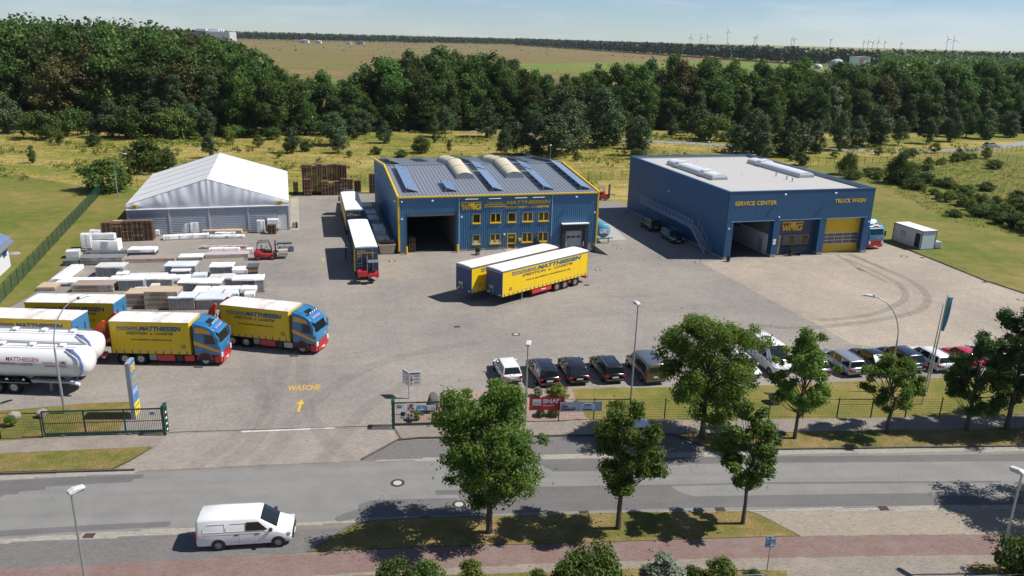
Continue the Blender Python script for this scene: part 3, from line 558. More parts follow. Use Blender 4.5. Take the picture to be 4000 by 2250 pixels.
# roof sheets with standing seams
sl1, sl2 = math.hypot(YR, ZR-ZE), math.hypot(DY-YR, ZR-7.5)
def rf(x, d, up=0):             # point on the roof at depth d, up above it
    return (x, d, (ZE + (ZR-ZE)*d/YR if d <= YR else ZR - (ZR-7.5)*(d-YR)/(DY-YR)) + .06 + up)
for nm, d0, d1 in (('roof_front_slope', -.25, YR), ('roof_rear_slope', YR, DY+.2)):
    m = MB(); corr(m, LX, 0, 1, [], .5, .055, lambda x, y, z: rf(x, d0 + (d1-d0)*z, -y)); m.build(nm, RFM, H)
m = MB(); m.bar((0,-.2,ZE+.02), (LX,-.2,ZE+.02), .18, .2); m.build('front_gutter', YEL, H, bevel=.02)
for x in (-.07, LX+.07):
    m = MB(); m.bar((x,-.3,ZE+.05), (x,YR,ZR+.12), .22, .26); m.bar((x,YR,ZR+.12), (x,DY+.2,7.58), .22, .26); m.build('verge_trim', YEL, H)
    m = MB(); m.bar((x*.998+.02,-.05,.33), (x*.998+.02,-.05,ZE), .22, .2); m.build('corner_trim', YEL, H)
m = MB(); m.bar((0,YR,ZR+.14), (LX,YR,ZR+.14), .45, .04); m.build('ridge_cap', RFM, H)
for x in (7.85, 20.65): m = MB(); m.tube([(x,-.12,ZE-.1),(x,-.12,.1)], .055, 8); m.build('downpipe', M('pale_blue_pipe', (.3,.45,.6,1), .4), H)
# gate opening, windows, doors
m = MB(); x0, x1, _, zt = GATE; m.box(x0-.12,x0,-.07,.25,0,zt+.12); m.box(x1,x1+.12,-.07,.25,0,zt+.12); m.box(x0,x1,-.07,.25,zt,zt+.12); m.build('gate_frame', BLD, H)
m = MB(); m.box(x0,x1,.2,.5,zt-.35,zt); m.build('rolled_gate', GREYM, H)
def window(x0, x1, z0, z1, leaves, parent=H, fr=YEL, y=0., sill=True, rev=.06):
    m = MB(); w = .09
    m.box(x0,x0+w,y-rev,y+.1,z0,z1); m.box(x1-w,x1,y-rev,y+.1,z0,z1); m.box(x0+w,x1-w,y-rev,y+.1,z1-w,z1); m.box(x0+w,x1-w,y-rev,y+.1,z0,z0+w)
    if leaves == 2: c = (x0+x1)/2; m.box(c-.07,c+.07,y-rev+.003,y+.1,z0+w,z1-w)
    o = m.build('window', fr, parent); xs = [x0+w, x1-w] if leaves == 1 else [x0+w, (x0+x1)/2-.07, (x0+x1)/2+.07, x1-w]
    for a, b in zip(xs[::2], xs[1::2]): MB().box(a,b,y-.005,y+.02,z0+w,z1-w).build('pane', GLASS_W, o)
    if sill: MB().box(x0-.06,x1+.06,y-.16,y-rev,z0-.12,z0).build('sill', fr, o)
    MB().box(x0-.12,x1+.12,y-.1,y-.01,z1,z1+.05).build('lintel', BL if fr is YEL else BLF, o)
for i, w in enumerate(WIN): window(*w, 1 if i in (0, 2, 5) else 2)
for i, (x0, x1) in enumerate(((9.85,10.6),(12.25,12.7),(12.95,13.4))): MB().box(x0,x1,-.012,-.006,1.0,1.38).build('blind', M('pale_blind', (.5,.58,.62,1), .6), H)
x0, x1, z0, z1 = DOOR; m = MB(); m.box(x0,x0+.12,-.08,.08,z0,z1); m.box(x1-.12,x1,-.08,.08,z0,z1); m.box(x0+.12,x1-.12,-.08,.08,z1-.12,z1); m.box(x0+.12,x1-.12,-.08,.08,.75,.87); m.box(x0+.12,x1-.12,-.08,.08,z0,z0+.12)
d = m.build('entrance_door', YEL, H); MB().box(x0+.12,x1-.12,-.01,.02,.87,z1-.12).build('pane', GLASS_W, d); MB().box(x0+.12,x1-.12,-.01,.02,z0+.12,.75).build('pane', GLASS_W, d); logo(d, (x0+.28,-.012,1.5), (1,0,0), .7, .35, YEL, .0, .004)
MB().box(16.0,16.42,-.28,-.06,1.12,1.48).build('letter_box', YEL, H, bevel=.03)
m = MB(); m.box(14.0,15.9,-1.3,-.05,0,.06); m.build('door_step', CONC, H)
for x in (8.1, 13.95): MB().box(x,x+.25,-.16,-.05,(4.55 if x < 9 else 1.98),(4.78 if x < 9 else 2.2)).build('electric_box', WHITE, H)
# loading dock
x0, x1 = 22.1, 25.85; dk_ = MB(); dk_.box(x0,x0+.5,-.55,-.05,-.35,3.25); dk_.box(x1-.5,x1,-.55,-.05,-.35,3.25); dk_.box(x0+.5,x1-.5,-.55,-.05,2.35,3.25); ds = dk_.build('dock_shelter', M('dock_rubber', (.03,.032,.036,1), .7, 0, .2, 2, bmp=.3), H)
MB().box(x0-.06,x1+.06,-.75,-.02,3.26,3.36).build('canopy', WHITE, ds); MB().box(x0+.6,x0+.66,-.57,-.55,.1,.8).build('guide_strip', WHITE, ds); MB().box(x1-.66,x1-.6,-.57,-.55,.1,.8).build('guide_strip', WHITE, ds)
for i in range(4):
    s = MB().box(22.76,25.09,-.02,.03,.06+i*.535,.06+i*.535+.525).build('door_section', M('dock_door_grey', (.42,.44,.47,1), .5, 0, .06, 1), ds)
    if i == 2:
        for k in range(3): MB().box(22.95+k*.7,23.5+k*.7,-.03,-.02,1.2,1.5).build('pane', GLASS_W, s)
# signs on the facade
logo(H, (8.12,-.06,5.6), (1,0,0), 2.78, 1.05, YEL)
text('WOLFGANG', H, YEL, (11.62,-.06,6.30), (1,0,0), 2.15, .27, shear=.25, bold=.03, lift=.03)
text('MATTHIESSEN', H, YEL, (14.2,-.06,6.17), (1,0,0), 6.28, .48, shear=.25, bold=.045, lift=.03)
text('SPEDITION - LOGISTIK', H, YEL, (14.15,-.06,5.60), (1,0,0), 6.2, .33, shear=.25, bold=.04, lift=.03)
for z, t_ in ((6.14,.11),(5.86,.10)): m = MB(); m.prism([(11.23,z),(14.15,z),(14.19,z+t_),(11.27,z+t_)], -.09, -.065); m.build('sign_bar', YEL, H)
for a, b in ((8.65,10.35),(11.79,13.45),(15.36,17.03),(17.81,19.47)):
    m = MB(); m.tube([(a,-.32,7.05),(b,-.32,7.05)], .045, 8); o = m.build('strip_lamp', WHITE, H); MB().bar(((a+b)/2,-.3,7.07), ((a+b)/2,-.05,7.12), .03, .03).build('bracket', GREYM, o)
for x in (4.3, 23.94): flood(H, x, -.05, 7.0)
for x, z in ((.35,6.93),(.33,4.65),(26.77,4.72)): camera_dome(H, x, -.2, z)
flood(H, -.05, .5, 6.9, (-1,0,0)); flood(H, -.05, 24, 6.6, (-1,0,0))
# barrel skylights over the ridge
for x0 in (9.1, 16.3):
    sk = MB(); n = 13; ys = np.linspace(7.9, 24.1, n)
    for a, b in ((x0-.1,x0), (x0+2.4,x0+2.5)):
        for d0, d1 in ((7.8,YR),(YR,24.2)): p, q = rf(a, d0), rf(a, d1); r_, s_ = rf(b, d0), rf(b, d1); sk.add([p, q, s_, r_, (p[0],p[1],p[2]+.28), (q[0],q[1],q[2]+.28), (s_[0],s_[1],s_[2]+.28), (r_[0],r_[1],r_[2]+.28)], [(4,5,6,7),(0,1,5,4),(3,2,6,7),(0,3,7,4),(1,2,6,5)])
    for d in (7.85, 24.15): p = rf(x0, d); sk.add([p, (x0+2.4,p[1],p[2])] + [(x0+1.2-1.2*math.cos(math.pi*i/10), p[1], p[2]+.25+.62*math.sin(math.pi*i/10)) for i in range(10,-1,-1)], [tuple(range(13))])
    so_ = sk.build('roof_light', RFM, H)
    for k in range(n-1):
        m = MB(); vs_ = []
        for d in (ys[k]+.02, ys[k+1]-.02):
            p = rf(x0, d); vs_ += [(x0+1.2-1.2*math.cos(math.pi*i/10), d, p[2]+.27+.64*math.sin(math.pi*i/10)) for i in range(11)]
        m.add(vs_, [(i, i+1, i+12, i+11) for i in range(10)]); m.build('vault_panel', VAULT, so_, True)
        if k % 3 == 2: m = MB(); d = ys[k+1]; p = rf(x0, d); m.tube([(x0+1.2-1.22*math.cos(math.pi*i/10), d, p[2]+.27+.66*math.sin(math.pi*i/10)) for i in range(11)], .035, 5); m.build('glazing_bar', GREYM, so_)
# rows of solar modules, tilted to the right, on little trestles
SOL = m_solar(); mod = MB(); mod.box(-.5,.5,-.82,.82,-.02,.02); mod_me = mod.mesh('solar_module', [SOL], bevel=.006)
tl = R(17)
def solar_row(x, d0, d1, parent=H, pt=rf, wide=1):
    n = max(1, int((d1-d0)/1.02)); ro = MB()
    for k in range(n+1):
        d = d0 + (d1-d0)*k/n
        if k % 2 == 0 or k == n: a = pt(x, d, .12); b = pt(x-1.55, d, .62); c = pt(x-1.55, d, .0); ro.bar(a, b, .05, .05); ro.bar(b, c, .05, .05); ro.bar(pt(x, d, .0), c, .05, .05)
    r_ = ro.build('module_frame', STEEL, parent)
    for k in range(n):
        d = d0 + (d1-d0)*(k+.5)/n; q = Vector(pt(x-.78, d, .40)); e = Vector(pt(x, d+.5)) - Vector(pt(x, d-.5))
        o = link('solar_module', mod_me, r_); ex = e.normalized(); ez = Vector((math.sin(tl), 0, math.cos(tl))); ez = (ez - ex*ez.dot(ex)).normalized(); ey = ez.cross(ex)
        o.matrix_local = Matrix(((ex.x,ey.x,ez.x,q.x),(ex.y,ey.y,ez.y,q.y),(ex.z,ey.z,ez.z,q.z),(0,0,0,1)))
for x, a, b in ((2.75,1.8,14.2),(8.0,1.6,5.8),(14.2,1.4,11.6),(14.2,12.4,15.9),(21.3,1.4,11.0),(21.3,11.9,15.8),(26.6,1.1,15.7),(2.5,17.5,31),(7.6,23,31),(14.3,17,31),(18.9,22,31),(22.6,17,31),(27.0,17,31)): solar_row(x, a, b)
# yellow guard posts beside the gate
for i, x in enumerate((.87, 7.6)):
    p = off((-14.8,100.2), x, -.55, 15.3); o = MB().lathe([(.13,0),(.13,.98),(.12,1.04),(.05,1.07)], n=14).build('guard_post', YEL, None, True, loc=(*p,0)); tag(o, 'yellow guard post at the %s edge of the dark hall gate' % ('left', 'right')[i], 'bollard', 'yellow guard posts')
# ------------------------------------------------------------------ blue service centre
B = thing('service_center', 'flat roofed dark blue service centre with lettering SERVICE CENTER and TRUCK WASH', 'building', (27.78,101.5), 15.4)
W, D, HH = 22.1, 32.3, 9.0
def panel_wall(n, wd, zf, nm, mp_):       # vertical sandwich panels, each a part; zf(i) -> list of (z0,z1)
    cache = {}
    for i in range(n):
        for z0, z1 in zf(i):
            k = (z0, z1)
            if k not in cache: m = MB(); m.box(.008,wd-.008,-.06,0,z0,z1); [m.box(.008+wd*j/4-.006,.008+wd*j/4+.006,-.064,-.06,z0,z1) for j in (1,2,3)]; cache[k] = m.mesh(nm, BLD)
            o = link(nm, cache[k], B); mp_(o, i)
bw = W/22
def front_z(i):
    a, b = i*bw, (i+1)*bw; c = (a+b)/2
    if .6 < c < 7.05 or 7.75 < c < 14.25 or 15.0 < c < 21.3: return [(5.1, HH)]
    return [(.35, HH)]
panel_wall(22, bw, front_z, 'panel', lambda o, i: setattr(o, 'location', (i*bw, 0, 0)))
def side(o, i): o.location = (0, D-(i)*D/32, 0); o.rotation_euler = (0,0,-math.pi/2)
panel_wall(32, D/32, lambda i: [(.3, HH)], 'panel', side)
def side2(o, i): o.location = (W, i*D/32, 0); o.rotation_euler = (0,0,math.pi/2)
panel_wall(32, D/32, lambda i: [(.3, HH)], 'panel', side2)
def back(o, i): o.location = (W-i*bw, D, 0); o.rotation_euler = (0,0,math.pi)
panel_wall(22, bw, lambda i: [(.3, HH)], 'panel', back)
m = MB(); m.box(0,.25,.3,D,0,.3); m.box(W-.25,W,.3,D,0,.3); m.box(.25,W-.25,D-.25,D,0,.3); m.build('plinth', CONC, B)
# piers between the bays
for a, b in ((0,.6),(7.05,7.75),(14.25,15.0),(21.3,W)):
    m = MB(); m.box(a+.01,b-.01,.0,1.0,.35,5.1); p = m.build('pier', BLD, B); MB().box(a-.02,b+.02,-.08,1.02,0,.35).build('base', CONC, p)
for a, b in ((.6,7.05),(7.75,14.25),(15.0,21.3)): m = MB(); m.box(a,b,-.1,.95,5.02,5.1); m.build('lintel', M('pale_blue_trim', (.16,.32,.52,1), .4), B)
for a, b, c, d in ((-.12,.3,-.12,D+.12),(W-.3,W+.12,-.12,D+.12)): MB().box(a,b,c,d,HH-.02,HH+.06).build('parapet_cap', BLD, B)
for c, d in ((-.12,.3),(D-.3,D+.12)): MB().box(.3,W-.3,c,d,HH-.02,HH+.06).build('parapet_cap', BLD, B)
MB().box(.1,W-.1,.1,D-.1,8.45,8.6).build('roof', M('roof_membrane', (.42,.41,.40,1), .75, 0, .06, .35, dirt=.10, dcol=(.35,.33,.31,1)), B)
m = MB(); m.box(.1,.26,.26,D-.1,8.6,8.97); m.box(W-.26,W-.1,.26,D-.1,8.6,8.97); m.box(.26,W-.26,.1,.26,8.6,8.97); m.box(.26,W-.26,D-.26,D-.1,8.6,8.97); m.build('parapet_upstand', M('grey_upstand', (.30,.33,.38,1), .6), B)
rl = M('roof_light_acrylic', (.74,.76,.77,1), .25, 0, .05, 1)
for x0, y0, y1 in ((3.3,10.8,25.6),(17.7,11.0,25.6)):
    sk = MB(); sk.box(x0,x0+2.5,y0,y1,8.6,8.95); s = sk.build('roof_light', STEEL, B); n = 11
    for k in range(n):
        a, b = y0+(y1-y0)*k/n+.03, y0+(y1-y0)*(k+1)/n-.03; up_ = .22 if k in (2, 8) and x0 < 10 or k in (8,) else 0; vs_ = []
        for d in (a, b): vs_ += [(x0+1.25-1.2*math.cos(math.pi*i/8), d, 8.97+up_+.5*math.sin(math.pi*i/8)) for i in range(9)]
        m = MB(); m.add(vs_, [(i,i+1,i+10,i+9) for i in range(8)] + [tuple(range(9)), tuple(range(17,8,-1))]); m.build('vault_panel', rl, s, True)
        if up_: MB().box(x0+.02,x0+2.48,a-.08,b+.08,8.95,9.0+up_).build('vent_frame', WHITE, s)
for x, y in ((15.1,13),(14.85,9.9),(14.8,8.4)): MB().lathe([(.09,0),(.09,.45),(.14,.47),(.14,.55)], (x,y,8.6), 10).build('vent_pipe', STEEL, B)
for x, y in ((8,20),(10,14),(9.2,26.5)): MB().lathe([(.03,0),(.03,.5)], (x,y,8.6), 6).build('roof_rod', STEEL, B)
text('SERVICE CENTER', B, YEL, (.85,-.07,7.2), (1,0,0), 6.2, .58, bold=.025, lift=.03, ext=.03)
text('TRUCK WASH', B, YEL, (15.9,-.07,7.15), (1,0,0), 4.8, .58, bold=.025, lift=.03, ext=.03)
flood(B, 7.93, -.06, 8.6); flood(B, 15.57, -.06, 8.6); camera_dome(B, 21.7, -.2, 4.4); camera_dome(B, .3, -.2, 4.2); camera_dome(B, 7.6, -.15, 5.5); flood(B, -.06, 16.4, 6.1, (-1,0,0))
# open workshop bay
MB().box(.1,W-.1,.95,D-.1,-.01,.012).build('floor', DFL, B)
m = MB(); m.box(7.0,7.2,1.0,20,0,2.9); m.build('inner_wall', M('white_inner_wall', (.62,.63,.64,1), .6, 0, .08, .5), B)
m = MB(); m.box(.15,14.6,20,20.2,0,8.4); m.box(7.0,7.2,1.0,20,2.9,8.4); m.build('inner_wall', INT, B)
MB().box(6.93,6.99,2.0,3.0,0,2.1).build('inner_door', M('grey_door', (.35,.37,.36,1), .5), B)
m = MB(); [m.box(6.85,6.98,8+i*.5,8.2+i*.5,2.3,2.6) for i in range(8)]; m.build('tool_rack', BLACKP, B)
m = MB(); m.box(.68,.8,-.05,.05,0,2.7); m.build('door_post', M('brown_post', (.33,.22,.16,1), .7), B)
# recessed office front with the firm's sign
MB().box(7.77,14.23,1.0,1.1,0,5.05).build('recess_wall', BLF, B); MB().box(7.76,7.8,.05,.99,.4,5.0).build('reveal', BLD, B); MB().box(14.2,14.24,.05,.99,.4,5.0).build('reveal', BLD, B)
logo(B, (8.9,1.0,3.3), (1,0,0), 3.35, 1.25, M('sign_orange', (.78,.42,.01,1), .5))
dd = MB().box(7.85,8.95,.92,.99,.05,2.72).build('office_door', YEL, B); MB().box(8.0,8.8,.89,.92,1.2,2.5).build('pane', M('curtain_grey', (.22,.2,.2,1), .5), dd)
for a, b in ((10.1,11.25),(12.2,13.35)): window(a, b, 1.32, 2.75, 1, B, M('office_frame', (.33,.28,.05,1), .5), 1.0, False, .05)
MB().box(9.35,10.05,.96,.99,1.3,2.72).build('roller_blind', M('blind_brown', (.14,.12,.12,1), .6), B); MB().box(11.3,12.15,.96,.99,1.3,2.72).build('roller_blind', M('blind_brown', (.14,.12,.12,1)), B)
MB().box(9.2,13.6,.75,.99,1.12,1.2).build('ledge', BLACKP, B)
for z in (1.75, 2.15): MB().box(7.2,7.6,-.09,-.06,z,z+.35).build('notice', WHITE, B)
# wash bay sectional door
GD = MB().box(15.02,21.28,.95,1.0,2.75,5.02).build('wash_door', YEL, B); MB().box(15.02,21.28,.95,1.0,.0,1.15).build('door_leaf', YEL, GD)
for i in range(7): MB().box(15.05,18.3,.92,.948,.1+i*.15,.2+i*.15).build('rib', YEL, GD)
alu = M('door_aluminium', (.55,.56,.58,1), .4, .5, .1, 2)
for k in range(5):
    for r_ in range(3):
        if r_ < 2 and k == 2: x0, x1 = 17.85, 18.75
        else: x0, x1 = 15.1+k*1.235, 15.1+k*1.235+1.15
        MB().box(x0,x1,.94,.96,1.25+r_*.5,1.66+r_*.5).build('pane', M('grey_pane', (.12,.11,.12,1), .25), GD)
m = MB(); [m.box(15.02,21.28,.955,.99,z,z+.09) for z in (1.15,1.665,2.165,2.66)]; [m.box(15.02+k*1.24-.0,15.1+k*1.24,.957,.99,1.24,2.66) for k in range(6)]; m.build('pane_frame', alu, GD)
m = MB(); [m.box(x,x+.05,.90,.95,.05,2.2) for x in (17.75,18.8)]; m.box(17.8,18.8,.90,.95,2.15,2.2); m.build('wicket_frame', alu, GD)
# outdoor walkway and stair on the long side
ST = M('walkway_steel', (.42,.46,.52,1), .5, .4, .15, 2)
wk = MB(); wk.box(-1.05,-.07,7.4,25,2.62,2.7); w_ = wk.build('walkway', ST, B)
for y in np.linspace(7.4, 25, 17): MB().bar((-1.03,y,2.7), (-1.03,y,3.75), .05, .05).build('rail_post', ST, w_)
for z in (3.05, 3.4, 3.75): MB().bar((-1.03,7.4,z), (-1.03,25,z), .045, .045).build('handrail', ST, w_)
for y in np.linspace(9, 24, 6): MB().bar((-.9,y,2.62), (-.07,y,1.9), .06, .06).build('bracket', ST, w_)
sta = MB(); 
for x in (-1.03, -.1): sta.bar((x,7.4,2.6), (x,3.2,.05), .06, .22)
s_ = sta.build('stair', ST, B)
for i in range(14): k = (i+.5)/14; MB().box(-1.0,-.13,7.4-4.2*k-.14,7.4-4.2*k+.14,2.62-2.57*k,2.66-2.57*k).build('tread', ST, s_)
for x in (-1.05, -.08):
    for dz in (.55, 1.05): MB().bar((x,7.4,2.65+dz), (x,3.2,.1+dz), .045, .045).build('handrail', ST, s_)
    for k in (.0,.33,.66,1): MB().bar((x,7.4-4.2*k,2.62-2.55*k), (x,7.4-4.2*k,3.7-2.55*k), .045, .045).build('rail_post', ST, s_)
# ------------------------------------------------------------------ white storage tent
T = thing('storage_tent', 'white gabled storage tent with pleated gable and grey ribbed walls', 'tent hall', (-52.85,106.0), 16)
TW, TD, TE, TA = 21.3, 25.7, 4.27, 7.6; TENT = M('tent_membrane', (.66,.66,.66,1), .45, 0, .04, .6); PLEAT = M('gable_membrane', (.66,.69,.74,1), .5, 0, .06, .5); RIBW = M('ribbed_grey', (.36,.40,.47,1), .45, .3, .08, .6); ALU = M('tent_frame', (.50,.53,.57,1), .4, .4, .1, 1)
for k in range(5):
    a, b = TD*k/5, TD*(k+1)/5
    for s in (0, 1):
        m = MB(); vs_ = []; nx, ny = 8, 5
        for j in range(ny+1):
            for i in range(nx+1):
                u = i/nx; x = (TW/2)*u if s == 0 else TW - (TW/2)*u; v = j/ny; sag = -.10*math.sin(math.pi*v)*math.sin(math.pi*min(1, u*1.0+.001))
                vs_.append((x + (-.12 if u == 0 and s == 0 else .12 if u == 0 else 0), a+(b-a)*v, TE + (TA-TE)*u + sag))
        m.add(vs_, [(j*(nx+1)+i, j*(nx+1)+i+1, (j+1)*(nx+1)+i+1, (j+1)*(nx+1)+i) for j in range(ny) for i in range(nx)]); m.build('roof_panel', TENT, T, True)
for k in range(6):
    y = TD*k/5; m = MB(); m.tube([(-.05,y,TE+.0),(TW/2,y,TA+.02),(TW+.05,y,TE+.0)], .05, 6); m.build('rafter', ALU, T)
    for x in (.06, TW-.06): MB().box(x-.08,x+.08,y-.08,y+.08,0,TE).build('post', ALU, T)
def gable(y, d):
    for s in (0, 1):
        m = MB(); n, q = 130, 8; vs_ = []; random.seed(3+s)
        for i in range(n+1):
            u = i/n; x = TW/2*u if s == 0 else TW - TW/2*u; top = TE + (TA-TE)*u - .03
            for j in range(q+1):
                v = j/q; z = 3.66 + (top-3.66)*v; fan = x + (TW/2-x)*(.0)*v
                w = .045*math.sin(u*60 + v*5*(1-u) + 1.5*math.sin(u*13))*(v**1.2)*(.35+.65*u) + .03*math.sin(u*23+v*3)
                vs_.append((fan, y + d*(w - .02 - .12*math.sin(math.pi*v)), z))
        m.add(vs_, [(i*(q+1)+j, (i+1)*(q+1)+j, (i+1)*(q+1)+j+1, i*(q+1)+j+1) for i in range(n) for j in range(q)]); m.build('gable_sheet', PLEAT, T, True)
gable(-.04, 1); gable(TD+.04, -1)
m = MB(); m.tube([(-.05,-.14,3.62),(TW+.05,-.14,3.62)], .11, 8); m.build('gable_beam', TENT, T, True)
def ribs(mb, L_, f): 
    zz = 0.03; n = 14; h = 3.52/n
    for i in range(n):
        z = zz + i*h; pr = [(z,0),(z+h*.35,0),(z+h*.48,-.05),(z+h*.85,-.05),(z+h,0)]
        for (za, ya), (zb, yb) in zip(pr, pr[1:]): mb.quad(f(0,ya,za), f(L_,ya,za), f(L_,yb,zb), f(0,yb,zb))
cols = [.15, 5.33, 10.52, 15.74, 21.15]
for a, b in zip(cols, cols[1:]):
    m = MB(); 
    if b > 21: ribs(m, 19.68-a, lambda x, y, z: (a+x, y, z)); m.box(19.68,b,0,.03,2.25,3.5); m.box(20.97,b,0,.03,0,2.25)
    else: ribs(m, b-a, lambda x, y, z: (a+x, y, z))
    m.build('wall_panel', RIBW, T)
for x in cols[1:-1]: MB().box(x-.1,x+.1,-.12,.1,0,3.56).build('wall_post', ALU, T)
m = MB(); ribs(m, TD, lambda x, y, z: (y+.02, x, z)); m.build('side_wall', RIBW, T); m = MB(); ribs(m, TD, lambda x, y, z: (TW-y-.02, x, z)); m.build('side_wall', RIBW, T); m = MB(); ribs(m, TW, lambda x, y, z: (x, TD-y, z)); m.build('rear_wall', RIBW, T)
for x in (-.02, TW+.02): MB().quad((x,0,3.5), (x,TD,3.5), (x,TD,TE), (x,0,TE)).build('eave_strip', TENT, T)
do = MB().box(19.72,20.95,-.06,-.01,.05,2.22).build('door', M('pale_grey_door', (.55,.58,.60,1), .5), T); MB().box(19.8,19.86,-.12,-.06,1.0,1.15).build('handle', BLACKP, do)
for x in (.72, 19.8): s = MB().box(x,x+.68,-.24,-.21,3.84,4.32).build('notice_plate', YEL, T); MB().box(x+.08,x+.6,-.246,-.241,4.02,4.1).build('print', INKD, s); MB().box(x+.14,x+.54,-.246,-.241,3.92,3.97).build('print', INKD, s)
# ------------------------------------------------------------------ site cabin and tank beside it
C = thing('site_cabin', 'cream site cabin with white ribbed roof and open dark door on the lawn edge', 'cabin', (57.70,109.46), 15.3)
CR = M('cream_panel', (.62,.56,.48,1), .6, 0, .06, 1); CG = M('cabin_grey', (.52,.60,.66,1), .5, 0, .05, 1); CF = M('cabin_frame', (.13,.15,.17,1), .5)
MB().box(.06,2.38,.02,5.7,.12,2.6).build('cabin_shell', CR, C); MB().box(.1,2.34,-.01,.015,.14,2.58).build('end_panel', CG, C)
m = MB(); [m.box(x,x+.1,y,y+.1,0,2.62) for x in (-.02,2.36) for y in (-.04,5.64)]; m.box(-.02,2.46,-.04,5.74,0,.12); m.box(-.08,2.52,-.1,5.8,2.62,2.72); m.build('cabin_frame', CF, C)
for i in range(5): MB().box(-.02,2.46,-.02+i*1.148,1.1+i*1.148,2.722,2.76).build('roof_panel', WHITE, C)
MB().box(.03,.058,.35,1.3,.2,2.2).build('doorway', BLACK, C); w_ = MB().box(.03,.058,3.3,4.2,1.2,1.95).build('window', GREYM, C); MB().box(.02,.028,3.38,4.12,1.28,1.87).build('pane', M('shutter_grey', (.4,.4,.38,1)), w_)
I = thing('water_tank', 'white caged plastic water tank on a pallet beside the cabin', 'tank', (60.75,110.32,0), 15.3)
MB().box(-.46,.46,0,1.0,.16,1.08).build('tank', M('tank_plastic', (.68,.68,.66,1), .4), I, bevel=.06, seg=2); MB().lathe([(.12,1.08),(.12,1.14)], (0,.5,0), 12).build('cap', WHITE, I); m = MB(); [m.box(-.5,.5,y,y+.12,0,.14) for y in (.0,.44,.88)]; m.build('pallet', WOOD, I)
for z in (.4,.65,.9): m = MB(); m.tube([(-.48,-.02,z),(.48,-.02,z),(.48,1.02,z),(-.48,1.02,z),(-.48,-.02,z)], .018, 5); m.build('cage_bar', STEEL, I)
for x in (-.3,0,.3): m = MB(); m.tube([(x,-.02,.15),(x,-.02,1.1),(x,1.02,1.1),(x,1.02,.15)], .018, 5); m.build('cage_bar', STEEL, I)
# ------------------------------------------------------------------ house corner with solar roof beyond the left fence
S_ = thing('neighbour_house', 'white rendered neighbour house with blue solar roof cut by the left edge', 'house', (-59.5,90.1), 107)
HW = M('white_render', (.62,.64,.68,1), .7, 0, .05, .6)
MB().box(-24,0,0,11,0,3.05).build('wall', HW, S_); m = MB(); m.prism([(0,3.05),(11,3.05),(5.5,6.2)], -24, 0, 'x'); m.build('gable', HW, S_)
m = MB(); m.add([(-24.4,-.7,2.95),(.5,-.7,2.95),(.5,5.6,6.35),(-24.4,5.6,6.35),(-24.4,-.7,2.8),(.5,-.7,2.8),(.5,5.6,6.2),(-24.4,5.6,6.2)], [(0,1,2,3),(4,5,6,7),(0,1,5,4),(1,2,6,5),(2,3,7,6)]); r_ = m.build('roof', GREYM, S_)
m = MB(); m.add([(-24.4,11.7,2.95),(.5,11.7,2.95),(.5,5.6,6.35),(-24.4,5.6,6.35)], [(0,1,2,3)]); m.build('roof', GREYM, S_)
a_ = math.atan2(3.4, 6.3)
for i in range(14):
    for j in range(4):
        o = link('solar_module', mod_me, r_); q = Vector((-.05-i*1.68, -.7, 2.95)) + Vector((0, math.cos(a_), math.sin(a_)))*(.55+j*1.02 + .5) ; o.location = q + Vector((0, -math.sin(a_), math.cos(a_)))*.08; o.rotation_euler = (a_, 0, math.pi/2)
        o.rotation_euler = (Matrix.Rotation(a_, 3, 'X') @ Matrix.Rotation(math.pi/2, 3, 'Z')).to_euler()
m = MB(); m.box(-2.2,-.9,-.05,-.01,1.6,2.6); m.build('window', M('blue_frame', (.03,.06,.2,1), .4), S_)
o = MB().lathe([(.75,0),(.75,.05),(.6,.14),(.05,.16)], n=20).build('shaft_cover', CONC, None, True, loc=(-62.40,95.45,0.02)); tag(o, 'round pale concrete shaft cover on the left lawn', 'shaft cover')

# ------------------------------------------------------------------ wheels and shared parts of vehicles
_wh = {}
def wheel(parent, x, y, r, w, side, rim=RIM, z=None):
    k = (r, w, side, rim.name)
    if k not in _wh:
        t = MB().lathe([(r*.55,-w/2),(r*.93,-w/2),(r,-w*.36),(r,w*.36),(r*.93,w/2),(r*.55,w/2)], n=20, ax='y', caps=False).mesh('tyre', BLACK, True)
        y0 = side*w*.42; rm = MB().lathe([(.02,y0-side*.06),(r*.2,y0-side*.05),(r*.24,y0-side*.09),(r*.50,y0-side*.08),(r*.56,y0),(r*.62,y0+side*.01)], n=16, ax='y')
        _wh[k] = (t, rm.mesh('rim', rim, True), MB().lathe([(r*.15,y0+side*.03),(r*.15,y0-side*.08)], n=8, ax='y').mesh('hub', REDP if rim is RIM and r > .4 else GREYM))
    t, rm, hb = _wh[k]; o = link('wheel', t, parent, (x, y, r if z is None else z)); link('rim', rm, o); link('hub', hb, o); return o
def vehicle_text(t, y, s, x0, x1, zb, ink=INK, ink2=INKD, url=True, k=1.):
    """Three lines of lettering on a lorry side, read from outside; s = +1 left side, -1 right side."""
    xd = (-1,0,0) if s > 0 else (1,0,0); L_ = x1-x0
    def ln(tx, a, b, z, h, mt, sh, bd): text(tx, t, mt, ((x1-a*L_) if s > 0 else (x0+a*L_), y, z), xd, (b-a)*L_, h, shear=sh, bold=bd, lift=.006)
    ln('WOLFGANG', 0, .335, zb+.86*k, .28*k, ink, .22, .035); ln('MATTHIESSEN', .35, 1, zb+.72*k, .46*k, ink, .22, .055)
    a, b = ((x1, x1-.36*L_) if s > 0 else (x0, x0+.36*L_)); m = MB(); m.box(min(a,b), max(a,b), min(y, y+s*.006), max(y, y+s*.006), zb+.74*k, zb+.81*k); m.build('underline', ink, t)
    ln('SPEDITION  u.  LOGISTIK', .14, .88, zb+.34*k, .27*k, ink2, .22, .025)
    if url: ln('www.spedition-matthiessen.de', .2, .84, zb-.28*k, .26*k, ink2, 0, .015)
